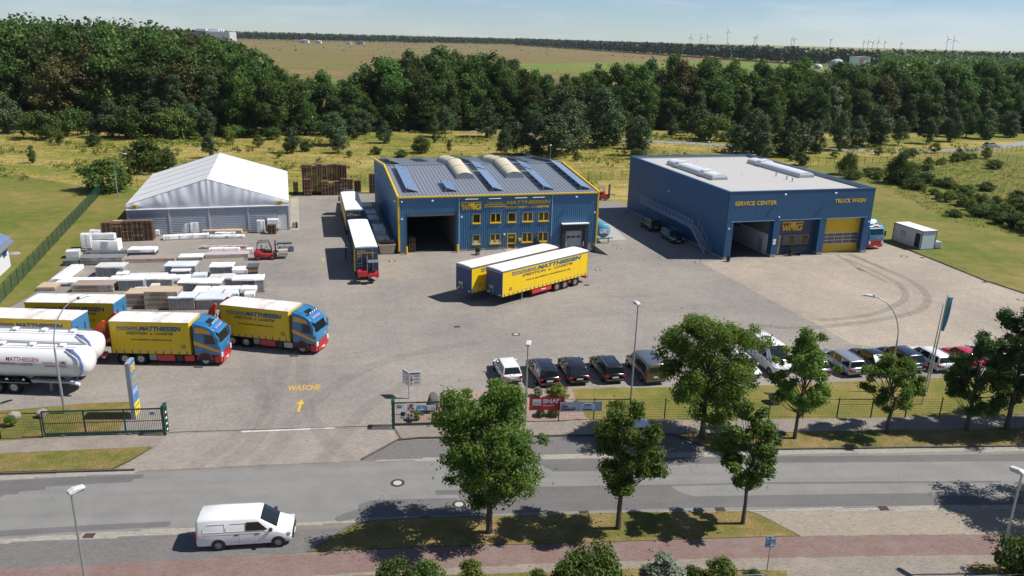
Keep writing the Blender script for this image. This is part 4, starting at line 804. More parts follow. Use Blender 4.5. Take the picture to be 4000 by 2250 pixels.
strap_me = None
def box_body(t, L_, cur, tarp, front, rear, z0=1.1, z1=3.86, txt=(1,1), x=0., rail=GREYM, k=1., head=None, open_left=False, rearmat=None):
    """Curtain-sided load body: floor, curtains with straps, roof cover, headboard, doors."""
    global strap_me
    MB().box(x+.02,x+L_-.02,-1.25,1.25,z0-.12,z0+.06).build('load_floor', BLACKP, t)
    for s in (-1, 1):
        if open_left and s > 0: continue
        m = MB(); n = int(L_/.35); vs_ = []
        for i in range(n+1):
            for zz in (z0-.06, z0+.5, (z0+z1)/2, z1-.12): vs_.append((x+.05+(L_-.1)*i/n, s*(1.262+.006*math.sin(i*1.9+zz)), zz))
        m.add(vs_, [(i*4+j, (i+1)*4+j, (i+1)*4+j+1, i*4+j+1) for i in range(n) for j in range(3)]); m.build('curtain', cur, t, True)
        m = MB(); m.box(x+.02,x+L_-.02,s*1.2,s*1.285,z1-.14,z1+.02); m.build('roof_rail', rail, t)
        if strap_me is None: m2 = MB(); m2.box(-.02,.02,-.008,.008,-.30,0); m2.box(-.035,.035,-.014,.014,-.24,-.12); strap_me = m2.mesh('strap', BLACKP)
        ns = int(L_/.62)
        for i in range(ns): link('strap', strap_me, t, (x+.35+(L_-.7)*i/(ns-1), s*1.278, z0+.22))
        MB().box(x+.05,x+L_-.05,s*1.268,s*1.276,z0+.24,z0+.27).build('curtain_hem', M('hem_tape', (.5,.48,.40,1), .6), t)
        MB().box(x+.3,x+.5,s*1.27,s*1.276,z0+.4,z0+.42).build('side_marker', WHITE, t)
        if txt[0 if s < 0 else 1]: vehicle_text(t, s*1.272, s, x+.09*L_, x+.90*L_, z0+1.32, k=k)
        cx = x+L_*.91 if s < 0 else x+L_*.91; m = MB(); m.lathe([(.2,0),(.2,s*.004),(.16,s*.004),(.16,0)], (cx, s*1.272, z0+.62), 16, 'y', caps=False); m.box(cx-.11,cx+.11,min(s*1.272,s*1.276),max(s*1.272,s*1.276),z0+.58,z0+.66); m.build('inspection_badge', INKD, t)
    MB().box(x,x+.06,-1.275,1.275,z0-.1,z1).build('rear_frame', rail, t)
    MB().box(x+L_-.06,x+L_,-1.275,1.275,z0-.1,z1-.02).build('headboard', front, t)
    m = MB(); nx = max(4, int(L_/.6)); vs_ = []
    for i in range(nx+1):
        for y, zz in ((-1.285,z1+.03),(-.9,z1+.1),(0,z1+.13),(.9,z1+.1),(1.285,z1+.03)): vs_.append((x-.02+(L_+.04)*i/nx, y, zz - .025*(i % 2)*(abs(y) < 1.2)))
    m.add(vs_, [(i*5+j, (i+1)*5+j, (i+1)*5+j+1, i*5+j+1) for i in range(nx) for j in range(4)]); m.add([(x-.02,-1.285,z1-.05),(x-.02,1.285,z1-.05),(x-.02,1.285,z1+.03),(x-.02,.9,z1+.1),(x-.02,0,z1+.13),(x-.02,-.9,z1+.1),(x-.02,-1.285,z1+.03)], [tuple(range(7))]); m.add([(x+L_+.02,-1.285,z1-.05),(x+L_+.02,1.285,z1-.05),(x+L_+.02,1.285,z1+.03),(x+L_+.02,.9,z1+.1),(x+L_+.02,0,z1+.13),(x+L_+.02,-.9,z1+.1),(x+L_+.02,-1.285,z1+.03)], [tuple(range(7))]); m.build('roof_cover', tarp, t, True)
    for y0 in (-1.24, .01):
        d = MB().box(x-.05,x,y0,y0+1.23,z0,z1-.14).build('rear_door', rearmat or rear, t); MB().box(x-.08,x-.05,y0+.55,y0+.6,z0,z1-.2).build('lock_rod', STEEL, d)
    MB().box(x-.06,x+.01,-1.275,1.275,z1-.14,z1).build('rear_header', rail, t)
    return t
def semi(name, label, rear, hd, L_=13.6, cur=CURT, tarp=TARP, front=NAVY, rear_m=NAVY, boxes=True, txt=(1,1), group='curtain trailers', open_left=False):
    t = thing(name, label, 'trailer', rear, hd, group); box_body(t, L_, cur, tarp, front, rear_m, txt=txt, open_left=open_left)
    MB().box(.3,L_-.6,-.42,.42,.82,1.02).build('chassis', BLACKP, t)
    for x in (2.0, 3.75, 5.06):
        for s in (-1, 1): wheel(t, x, s*1.05, .5, .38, s); MB().lathe([(.62,-.2),(.62,.2),(.58,.2),(.58,-.2)], (x, s*1.05, .52), 14, 'y', caps=False).build('mudguard', BLACKP, t)
        MB().cyl((x,-1.0,.5), (x,1.0,.5), .07, n=8).build('axle', BLACKP, t)
    for s in (-1, 1):
        if boxes: MB().box(5.95,9.0,s*.75 if s > 0 else -1.2,1.2 if s > 0 else -.75,.42,1.0).build('pallet_box', REDP, t, bevel=.03); MB().box(6.9,7.6,s*1.205,s*1.208,.66,.76).build('white_script', WHITE, t)
        MB().box(2.7,3.1,s*1.08,s*1.16,.55,.9).build('tool_flap', REDP, t)
        l_ = MB().box(10.15,10.3,s*.8-.07,s*.8+.07,.1,1.0).build('landing_leg', GREYM, t); MB().box(10.05,10.4,s*.8-.15,s*.8+.15,0,.1).build('foot', GREYM, l_)
    MB().box(-.35,.1,-1.1,1.1,.55,.72).build('rear_bumper', REDP, t); MB().box(-.05,.3,-.9,.9,.72,.95).build('rear_carrier', BLACKP, t)
    m = MB(); m.box(L_,L_+.06,-.75,-.1,1.25,2.0); c = m.build('coupling_panel', STEEL, t); MB().box(L_+.06,L_+.12,-.7,-.15,1.55,1.65).build('hose_rack', BLACKP, c); MB().box(L_+.06,L_+.1,-.6,-.25,1.3,1.45).build('hose_rack', BLACKP, c)
    for y in (-1.1, .75): MB().box(L_,L_+.01,y,y+.35,1.12,1.22).build('plate', WHITE, t)
    for i in range(9): MB().box(L_+.0,L_+.012,-1.1+i*.26,-.98+i*.26,3.6,3.68).build('eyelet', WHITE, t)
    return t
ft = (-1.91,80.92); fb = (-5.24,82.0)
semi('curtain_trailer', 'front one of the two unhitched yellow curtain trailers, clean white roof, full lettering showing', off(ft, -13.6, 0, 223.7), 223.7)
semi('curtain_trailer', 'rear one of the two unhitched yellow curtain trailers, roof slightly dirty, nearer the hall', off(fb, -13.6, 0, 224.4), 224.4, tarp=m_tarp('greyed_tarp', (.74,.72,.68,1), .45, (.5,.47,.42,1)))
# ------------------------------------------------------------------ lorry cab (front at x=0, driver's cab behind)
def cab(t, x0, kind='box', orange=True):
    P = [(-2.3,.95),(-.12,.95),(.0,1.05),(.0,1.75),(-.06,2.02),(-.42,3.02),(-.50,3.22),(-.95,3.52),(-1.5,3.72),(-2.3,3.86)] if kind == 'box' else [(-2.25,.95),(-.1,.95),(.0,1.05),(.02,1.8),(-.03,2.05),(-.32,3.05),(-.40,3.25),(-.7,3.42),(-1.3,3.5),(-2.25,3.55)]
    m = MB(); m.prism([(x0+a, b) for a, b in P], -1.235, 1.235); c = m.build('cab_shell', LBLUE, t, True, .11, 3)
    if kind != 'box': MB().prism([(x0-2.2,3.5),(x0-1.35,3.55),(x0-1.9,3.95),(x0-2.2,4.0)], -.95, .95).build('air_deflector', LBLUE, t, bevel=.05, seg=2)
    a, b = Vector((x0+P[4][0],0,P[4][1])), Vector((x0+P[5][0],0,P[5][1])); dn = (b-a).normalized(); nn = Vector((dn.z,0,-dn.x))*.012
    lo, hi = a+dn*.06+nn, b-dn*.04+nn
    MB().add([(lo.x,-1.1,lo.z),(lo.x,1.1,lo.z),(hi.x,1.06,hi.z),(hi.x,-1.06,hi.z)], [(0,1,2,3)]).build('windscreen', GLASS, t)
    for i, y in enumerate((-.6, .25)): MB().bar((lo.x+.02,y,lo.z), (lo.x+.0,y+.6,lo.z+.08), .03, .03).build('wiper', BLACKP, t)
    MB().prism([(x0-.40,3.02),(x0-.16,2.90),(x0-.13,2.96),(x0-.40,3.12)], -1.12, 1.12).build('sun_visor', LBLUE if kind == 'box' else M('scania_visor', (.10,.30,.42,1), .3), t)
    for s in (-1, 1):
        y = s*1.242
        def dec(nm, mt, pts): 
            pts = [(x0+p, y, q) for p, q in pts]; decal(t, nm, mt, pts if s < 0 else pts[::-1], .003)
        dec('side_window', GLASS, [(-1.35,2.02),(-.42,1.98),(-.62,2.78),(-1.3,2.84)])
        if orange:
            dec('orange_stripe', ORANGE, [(-2.28,1.92),(-1.35,1.62),(-.5,1.32),(-.02,1.22),(-.02,1.42),(-.5,1.55),(-1.4,1.95),(-2.28,2.26)])
            if kind == 'box': dec('orange_quarter', ORANGE, [(-2.12,2.98),(-.72,2.9),(-.95,3.18),(-1.4,3.36),(-2.05,3.46)]); [dec('black_slash', BLACKP, [(-2.0+i*.22,2.98),(-1.98+i*.22,2.98),(-2.12+i*.22,3.4-i*.04),(-2.14+i*.22,3.4-i*.04)]) for i in range(5)]
        dec('red_pinstripe', REDP, [(-2.28,1.10),(-.1,.98),(-.1,1.0),(-2.28,1.13)])
        dec('door_gap', BLACKP, [(-1.42,1.02),(-1.40,1.02),(-1.40,2.9),(-1.42,2.9)])
        m = MB(); m.prism([(x0-.62+.56*math.cos(i*math.pi/10), .55+.56*math.sin(i*math.pi/10)) for i in range(11)] if False else [(x0-1.4+.66*math.cos(i*math.pi/10), .52+.66*math.sin(i*math.pi/10)) for i in range(11)], s*1.0, s*1.246); m.build('wheel_arch', BLACKP, t)
        m = MB(); m.tube([(x0-1.4+.68*math.cos(i*math.pi/10), s*1.24, .52+.68*math.sin(i*math.pi/10)) for i in range(11)], .04, 5); m.build('arch_trim', REDP, t)
        MB().box(x0-.62,x0-.02,s*.9 if s > 0 else -1.235,1.235 if s > 0 else -.9,.32,.94).build('corner_bumper', REDP, t, bevel=.06, seg=2)
        MB().box(x0-.16,x0+.03,s*.86 if s > 0 else -1.2,1.2 if s > 0 else -.86,.78,1.22).build('headlight', M('headlight_glass', (.6,.64,.68,1), .1), t, bevel=.03)
        mi = MB().bar((x0-.2,s*1.2,2.7), (x0-.12,s*1.44,2.62), .05, .05).build('mirror_arm', BLACKP, t); MB().box(x0-.2,x0-.06,s*1.32-.02 if s > 0 else -1.56,1.56 if s > 0 else -1.30,1.85,2.68).build('mirror_housing', LBLUE if kind == 'box' else BLACKP, mi, bevel=.03)
        for i in range(3): MB().box(x0-1.0-i*.25 if False else x0-.98,x0-.72,s*1.1 if s > 0 else -1.25,1.25 if s > 0 else -1.1,.38+i*.3,.42+i*.3).build('step', GREYM, t)
        wheel(t, x0-1.4, s*1.05, .5, .36, s)
    MB().box(x0-.3,x0+.04,-.9,.9,.30,.62).build('front_bumper', REDP, t, bevel=.05, seg=2)
    for i in range(4 if kind == 'box' else 5): z = .68+i*.14 if kind == 'box' else .68+i*.17; MB().box(x0-.05,x0+.035,-.86,.86,z,z+.09).build('grille_slat', REDP, t)
    MB().box(x0-.02,x0+.02,-.88,.88,.64,1.22).build('grille', BLACKP, t); MB().box(x0+.03,x0+.05,-.27,.27,.40,.52).build('number_plate', WHITE, t)
    text('WMG', t, ORANGE, (x0+.012,.2 if True else 0,1.48), (0,1,0), .5, .2, bold=.03, lift=.01)
    if kind == 'box':
        bd = MB(); bd.add([(x0-.50,-.82,3.16),(x0-.50,.82,3.16),(x0-.68,.82,3.38),(x0-.68,-.82,3.38)], [(0,1,2,3)]); bd = bd.build('name_board', M('board_blue', (.05,.16,.6,1), .3), t); bd.location = (.03,0,.02)
        text('MATTHIESSEN', t, ORANGE, (x0-.46,-.7,3.22), (0,1,0), 1.4, .14, up=(-.63,0,.77), bold=.02, lift=.02)
        m = MB(); m.tube([(x0-.85,-1.0,3.5),(x0-.85,-.95,3.68),(x0-.85,.95,3.68),(x0-.85,1.0,3.5)], .03, 6); lb = m.build('light_bar', BLACKP, t)
        for y in (-.6,-.2,.2,.6): MB().lathe([(.07,0),(.09,.05),(.09,.09)], (x0-.82,y,3.68), 10, 'x').build('spot_lamp', WHITE, lb)
        for y in (-.8, .8): MB().lathe([(.05,0),(.05,.1),(.02,.13)], (x0-.95,y,3.55), 8).build('beacon', REDP, lb)
        for s in (-1, 1): m = MB(); m.tube([(x0-.9,s*.95,3.62),(x0-1.5,s*.98,3.82),(x0-2.1,s*.98,3.92)], .03, 6); m.build('roof_rail', LBLUE, t)
        MB().add([(x0-1.0,-.55,3.57),(x0-1.0,.55,3.57),(x0-1.45,.55,3.735),(x0-1.45,-.55,3.735)], [(0,1,2,3)]).build('roof_hatch', GLASS, t)
    else:
        m = MB(); m.add([(x0-.42,-.5,3.25),(x0-.42,.5,3.25),(x0-.68,.5,3.42),(x0-.68,-.5,3.42)], [(0,1,2,3)]); b_ = m.build('name_board', ORANGE, t); b_.location = (.03,0,.03); text('WMG', t, REDP, (x0-.35,-.4,3.28), (0,1,0), .8, .2, up=(-.84,0,.55), bold=.05, lift=.03)
        MB().box(x0-1.6,x0-.95,-.5,.5,3.5,3.53).build('roof_hatch', GLASS, t)
def moffett(t, x, z=0., lamp=True):
    """Truck-mounted forklift at x, forks towards +x: red frame, engine cover, cabin guard, mast, three wheels."""
    for s in (-1, 1): MB().box(x-.9,x+.5,s*.95 if s > 0 else -1.2,1.2 if s > 0 else -.95,z+.35,z+.75).build('side_frame', REDP, t, bevel=.04); wheel(t, x+.15, s*1.05, .36, .26, s, WHITE, z+.36)
    MB().box(x-1.3,x-.35,.1,1.18,z+.55,z+1.25).build('engine_cover', REDP, t, bevel=.1, seg=2); MB().box(x-1.3,x-.4,-1.18,.08,z+.5,z+.9).build('cab_floor', REDP, t, bevel=.05)
    wheel(t, x-1.15, 0, .36, .28, -1, WHITE, z+.36); MB().box(x-1.0,x-.55,-.75,-.25,z+.9,z+1.35).build('seat', BLACKP, t, bevel=.06)
    m = MB(); [m.bar((a,b,z+.9), (a,b,z+2.2), .06, .06) for a in (x-1.25,x-.2) for b in (-1.1,-.05)]; g = m.build('guard_post', BLACKP, t); m = MB(); m.box(x-1.3,x-.15,-1.15,0,z+2.2,z+2.25); m.build('guard_roof', GREYM, g)
    m = MB(); [m.box(x+.5,x+.65,y-.06,y+.06,z+.25,z+2.75) for y in (-.42,.42)]; [m.box(x+.52,x+.63,-.42,.42,zz,zz+.1) for zz in (z+.5,z+1.6,z+2.65)]; ma = m.build('mast', BLACKP, t); MB().cyl((x+.57,0,z+.4), (x+.57,0,z+2.6), .06, n=8).build('ram', STEEL, ma)
    for y in (-.35, .35): MB().box(x+.65,x+1.75,y-.06,y+.06,z+.95,z+1.0).build('fork', BLACKP, t)
ORR = M('orange_red', (.72,.06,.015,1), .4, 0, .1, 2)
def rigid(label, rear, hd, L_=6.65, tarp=TARP_D, cur=CURT_O):
    t = thing('box_lorry', label, 'truck', rear, hd, 'yellow box lorries'); box_body(t, L_, cur, tarp, YEL, NAVY, txt=(1,1), rail=YEL, k=.92)
    MB().box(.2,L_+2.0,-.42,.42,.62,.98).build('chassis', BLACKP, t); cab(t, L_+2.55)
    for x in (.95, 2.3):
        for s in (-1, 1): wheel(t, x, s*1.02, .5, .42, s); MB().lathe([(.62,-.2),(.62,.2),(.58,.2),(.58,-.2)], (x, s*1.03, .52), 14, 'y', caps=False).build('mudguard', BLACKP, t)
    for s in (-1, 1):
        a, b = (.8,1.2) if s > 0 else (-1.2,-.8)
        MB().box(3.05,3.65,a,b,.42,.98).build('battery_box', CONC, t, bevel=.02); MB().box(3.72,5.2,a,b,.35,.95).build('fuel_tank', REDP, t, bevel=.06, seg=2); MB().box(5.3,5.9,a,b,.35,.95).build('air_tank', BLACKP, t, bevel=.05); MB().box(6.0,6.85,a,b,.38,.92).build('side_skirt', REDP if 'front' in label else STEEL, t, bevel=.04)
    return t
T1 = rigid('yellow and blue box lorry parked nearest the sign pylon, front of the two', (-33.72,63.52), .5); T2 = rigid('yellow and blue box lorry parked behind, right of the stored crates', (-25.9,68.42), -12)
def carried(label, p, hd, z=.35, arm=False):
    t = thing('truck_mounted_forklift', label, 'forklift', (p[0], p[1], z), hd, 'truck mounted forklifts'); moffett(t, 0)
    if arm: MB().prism([(-.95,.9),(-.15,1.3),(.55,3.5),(.35,3.55),(-.2,3.0)], -1.15, -.95).build('folded_arm', ORR, t); MB().prism([(-.95,.9),(-.15,1.3),(.55,3.5),(.35,3.55),(-.2,3.0)], .95, 1.15).build('folded_arm', ORR, t)
    return t
carried('red forklift hung on the tail of the box lorry nearest the sign pylon', off((-33.72,63.52), -1.0, 0, .5), .5, .3, True); carried('red forklift hung on the tail of the rear box lorry by the crates', off((-25.9,68.42), -1.0, 0, -12), -12, .3, True)
# drawbar trailers with light blue headboards
def drawbar(label, rear, hd, L_=7.7):
    t = thing('drawbar_trailer', label, 'trailer', rear, hd, 'drawbar trailers'); box_body(t, L_, CURT_O, TARP_D, LBLUE, NAVY, rail=YEL, k=.92)
    MB().box(.2,L_,-.42,.42,.7,.98).build('chassis', BLACKP, t)
    for x in (3.2, 4.6):
        for s in (-1, 1): wheel(t, x, s*1.03, .48, .4, s)
    for y in (-.65, .55): MB().box(L_,L_+.03,y,y+.1,2.3,3.1).build('grip_slot', BLACKP, t)
    m = MB(); m.bar((L_,-.3,.7), (L_+1.6,0,.65), .1, .12); m.bar((L_,.3,.7), (L_+1.6,0,.65), .1, .12); m.build('drawbar', BLACKP, t); return t
drawbar('yellow drawbar trailer with light blue front, rear one beside the stored goods', (-43.3,67.75), 2.2); drawbar('yellow drawbar trailer with light blue front cut by the left edge', (-44.5,63.65), -1.0)
# tail to camera by the hall: trailer being unloaded, and one in front of it
t = semi('curtain_trailer', 'trailer backed beside the hall with dark blue lettered doors and opened curtain', (-16.9,88.55), 105, 14.4, tarp=TARP, rear_m=NAVY, txt=(0,0), boxes=False, open_left=True)
m = MB(); n = 36; vs_ = []
for i in range(n+1):
    for zz in (1.0, 2.4, 3.7): vs_.append((.05+.028*i, 1.28+.11*(i % 2)*(1.4-zz*.22)+.05, zz))
m.add(vs_, [(i*3+j, (i+1)*3+j, (i+1)*3+j+1, i*3+j+1) for i in range(n) for j in range(2)]); m.build('gathered_curtain', CURT, t)
for i, x in enumerate((4.5, 8.5, 12.2)): MB().box(x,x+.12,1.15,1.27,1.1,3.75).build('side_post', GREYM, t)
MB().box(3.0,9.0,-.6,1.1,1.2,2.3).build('load', DARKG, t)
for tx, w, h, z, mt in (('WOLFGANG', 1.0, .16, 3.38, YEL), ('MATTHIESSEN', 2.0, .26, 3.05, YEL), ('SPEDITION u. LOGISTIK', 1.9, .17, 2.78, YEL), ('www.spedition-matthiessen.de', 1.9, .13, 2.55, YEL), ('Logistik mit WMG', 1.3, .14, 1.9, WHITE), ('und alles ist Okay!', 1.5, .15, 1.6, WHITE)): text(tx, t, mt, (-.09,1.1,z), (0,-1,0), w, h, shear=.2, bold=.015, lift=.01)
carried('red forklift mounted on the tail of the trailer backed beside the hall', off((-16.9,88.55), -.75, 0, 105), 105, .35)
t = semi('curtain_trailer', 'farther trailer beside the hall wall, white roof creased, tail doors lettered', (-22.2,108.55), 104.8, 13.4, txt=(0,1), boxes=False)
for tx, w, h, z in (('WOLFGANG', .9, .15, 3.35), ('MATTHIESSEN', 2.0, .26, 3.03)): text(tx, t, YEL, (-.09,1.1,z), (0,-1,0), w, h, shear=.2, bold=.015, lift=.01)
t = thing('tractor_unit', 'blue tractor unit hitched to the farther trailer beside the hall', 'truck', off((-22.2,108.55), 14.0, 0, 104.8), 104.8); cab(t, 2.6); MB().box(-4.2,2.0,-.42,.42,.6,.95).build('chassis', BLACKP, t); [wheel(t, -3.2, s*1.02, .5, .45, s) for s in (-1, 1)]
# tractor unit beside the wash bay
t = thing('tractor_unit', 'blue tractor unit with red grille standing beside the wash bay', 'truck', (51.15,109.1), -74.6); cab(t, 0, 'flat'); MB().box(-5.8,-.4,-.42,.42,.6,.95).build('chassis', BLACKP, t); [wheel(t, -4.9, s*1.02, .5, .45, s) for s in (-1, 1)]; MB().box(-3.4,-2.5,.7,1.2,.4,.95).build('fuel_tank', STEEL, t, bevel=.06)
# ------------------------------------------------------------------ silo tank trailers
SILO = M('silo_white', (.80,.80,.80,1), .3, 0, .05, .6, coat=.4); SILOU = M('silo_underside', (.50,.52,.54,1), .45, .2, .25, .9, dirt=.3)
HOSE = M('blue_hose', (.12,.16,.42,1), .5)
def silo(label, front, hd, txt):
    t = thing('silo_trailer', label, 'trailer', front, hd, 'white silo trailers'); m = MB(); n = 26; st = [(-12.2,.25,2.5),(-12.05,.8,2.5),(-11.5,1.15,2.5),(-7.5,1.24,2.42),(-1.6,1.22,2.5),(-.6,1.14,2.55),(-.2,.95,2.6),(-.05,.6,2.62),(0,.15,2.62)]; vs_ = []
    for x, r_, zc in st:
        for i in range(n):
            a = 2*math.pi*i/n; y, z = r_*math.cos(a), r_*math.sin(a)
            if z < -.35*r_ and -11.3 < x < -.5: z *= 1.12
            vs_.append((x, y, zc+z))
    m.add(vs_, [(k*n+i, k*n+(i+1) % n, (k+1)*n+(i+1) % n, (k+1)*n+i) for k in range(len(st)-1) for i in range(n)]); m.add([], []); m.f += [tuple(range(n)), tuple((len(st)-1)*n+i for i in range(n))]; m.m += [0, 0]; m.build('barrel', SILO, t, 2)
    for x in (-2.0,-5.0,-8.0,-10.6): m = MB(); m.lathe([(.1,0),(.30,.5),(.95,1.35)], (x,0,.35), 18); m.build('hopper_cone', SILOU, t, True)
    for x in (-2.2,-4.6,-7.0,-9.4):
        h = MB(); h.lathe([(.30,0),(.30,.1),(.2,.16)], (x,.0,3.68), 14); h = h.build('manlid', SILO, t); [MB().cyl((x+.36*math.cos(a),.36*math.sin(a),3.7), (x+.36*math.cos(a),.36*math.sin(a),3.8), .05, n=6).build('clamp', STEEL, h) for a in np.linspace(0, 5.2, 6)]
    for y in (-.48, .48): m = MB(); m.tube([(-11.6,y,3.72),(-.9,y,3.76)], .025, 5); m.build('walkway_rail', STEEL, t)
    m = MB(); m.box(-11.6,-.8,.18,.42,3.68,3.71); m.build('roof_walkway', STEEL, t)
    for dy in (0, .13): m = MB(); m.tube([(-1.6,-.55-dy,3.66),(-1.0,-.75-dy,3.62),(-.45,-.95-dy,3.2),(-.2,-1.05-dy,2.5),(-.35,-1.05-dy,1.9),(-.9,-.95-dy,1.35)], .045, 6); m.build('hose', HOSE, t)
    MB().box(-12,-1.0,-.4,.4,.92,1.12).build('chassis', BLACKP, t); m = MB(); m.box(-4.4,-.9,-1.15,-.55,1.0,1.1); m.build('catwalk', STEEL, t)
    m = MB(); m.tube([(-9.5,-1.22,.95),(-4.6,-1.22,.95)], .035, 6); m.build('side_guard', STEEL, t); m = MB(); m.tube([(-4.4,-1.15,1.15),(-1.0,-1.15,1.12)], .06, 8); p = m.build('discharge_pipe', STEEL, t)
    for i in range(4): MB().lathe([(.1,-.12),(.14,0),(.1,.12)], (-1.2+i*.16,-1.15,1.15-.05*i), 8, 'x').build('valve', WHITE, p)
    for x in (-8.6,-7.2,-5.85):
        for s in (-1, 1): wheel(t, x, s*1.04, .52, .38, s, STEEL); MB().lathe([(.62,-.2),(.62,.2),(.58,.2),(.58,-.2)], (x, s*1.04, .54), 14, 'y', caps=False).build('mudguard', BLACKP, t)
    MB().box(-3.3,-3.1,-.75,-.6,.05,1.0).build('landing_leg', GREYM, t); MB().box(-3.3,-3.1,.6,.75,.05,1.0).build('landing_leg', GREYM, t)
    if txt:
        up = (0,.34,.94)
        for tx, x, w, h, z, y, mt in (('MATTHIESSEN', -6.1, 2.6, .34, 2.76, -1.235, INKR), ('SPEDITION u. LOGISTIK', -6.6, 2.6, .2, 2.44, -1.25, INKR), ('Logistik mit', -3.25, 1.2, .18, 2.62, -1.24, INKR), ('und alles ist Okay!', -3.1, 1.75, .2, 2.36, -1.25, INKR)): text(tx, t, mt, (x,y-.012,z), (1,0,0), w, h, up=(0,.12,.99), shear=.2, bold=.015, lift=.012)
        logo(t, (-1.9,-1.25,2.64), (1,0,0), .55, .26, INKR, .01, .004)
    return t
silo('white silo trailer nearest the fence with red lettering and blue hoses', (-32.55,57.1), -2, True); silo('white silo trailer behind the lettered one, half hidden', (-33.4,60.2), -2, False)
# ------------------------------------------------------------------ cars
PAINT = {k: M('car_paint_'+k, c, .22, mt, .03, .5, coat=.9) for k, c, mt in (('white',(.75,.75,.75,1),0),('black',(.008,.008,.009,1),0),('grey',(.16,.145,.135,1),.4),('silver',(.42,.44,.46,1),.6),('navy',(.012,.018,.035,1),.3),('red',(.5,.01,.025,1),0),('slate',(.28,.32,.36,1),.5))}
TAIL = M('tail_lamp', (.35,.005,.008,1), .15, 0, .05, 2, coat=.6); LAMP = m_glass('head_lamp', (.5,.53,.56,1), .08); PLATE = M('plate_white', (.7,.7,.68,1), .5)
def loft(stations, secf, n):
    m = MB(); vs_ = []
    for s in stations: vs_ += secf(*s)
    k = len(vs_)//len(stations)
    m.add(vs_, [(i*k+j, i*k+(j+1) % k, (i+1)*k+(j+1) % k, (i+1)*k+j) for i in range(len(stations)-1) for j in range(k)]); m.f += [tuple(range(k)), tuple((len(stations)-1)*k+i for i in range(k))]; m.m += [0, 0]; return m
STY = {  # belt, hood height as parts of total height; greenhouse: rear base, rear top, front top, front base as parts of length; windows per side
 'wagon': (.62,.60,-.485,-.44,.10,.27,3), 'hatch': (.61,.60,-.46,-.36,.10,.27,2), 'suv': (.60,.60,-.47,-.38,.11,.27,3), 'sedan': (.63,.60,-.36,-.20,.08,.26,2), 'van': (.585,.575,-.492,-.462,.15,.345,1), 'bus': (.56,.54,-.485,-.455,.16,.345,3), 'sprinter': (.50,.47,-.49,-.475,.2,.36,1)}
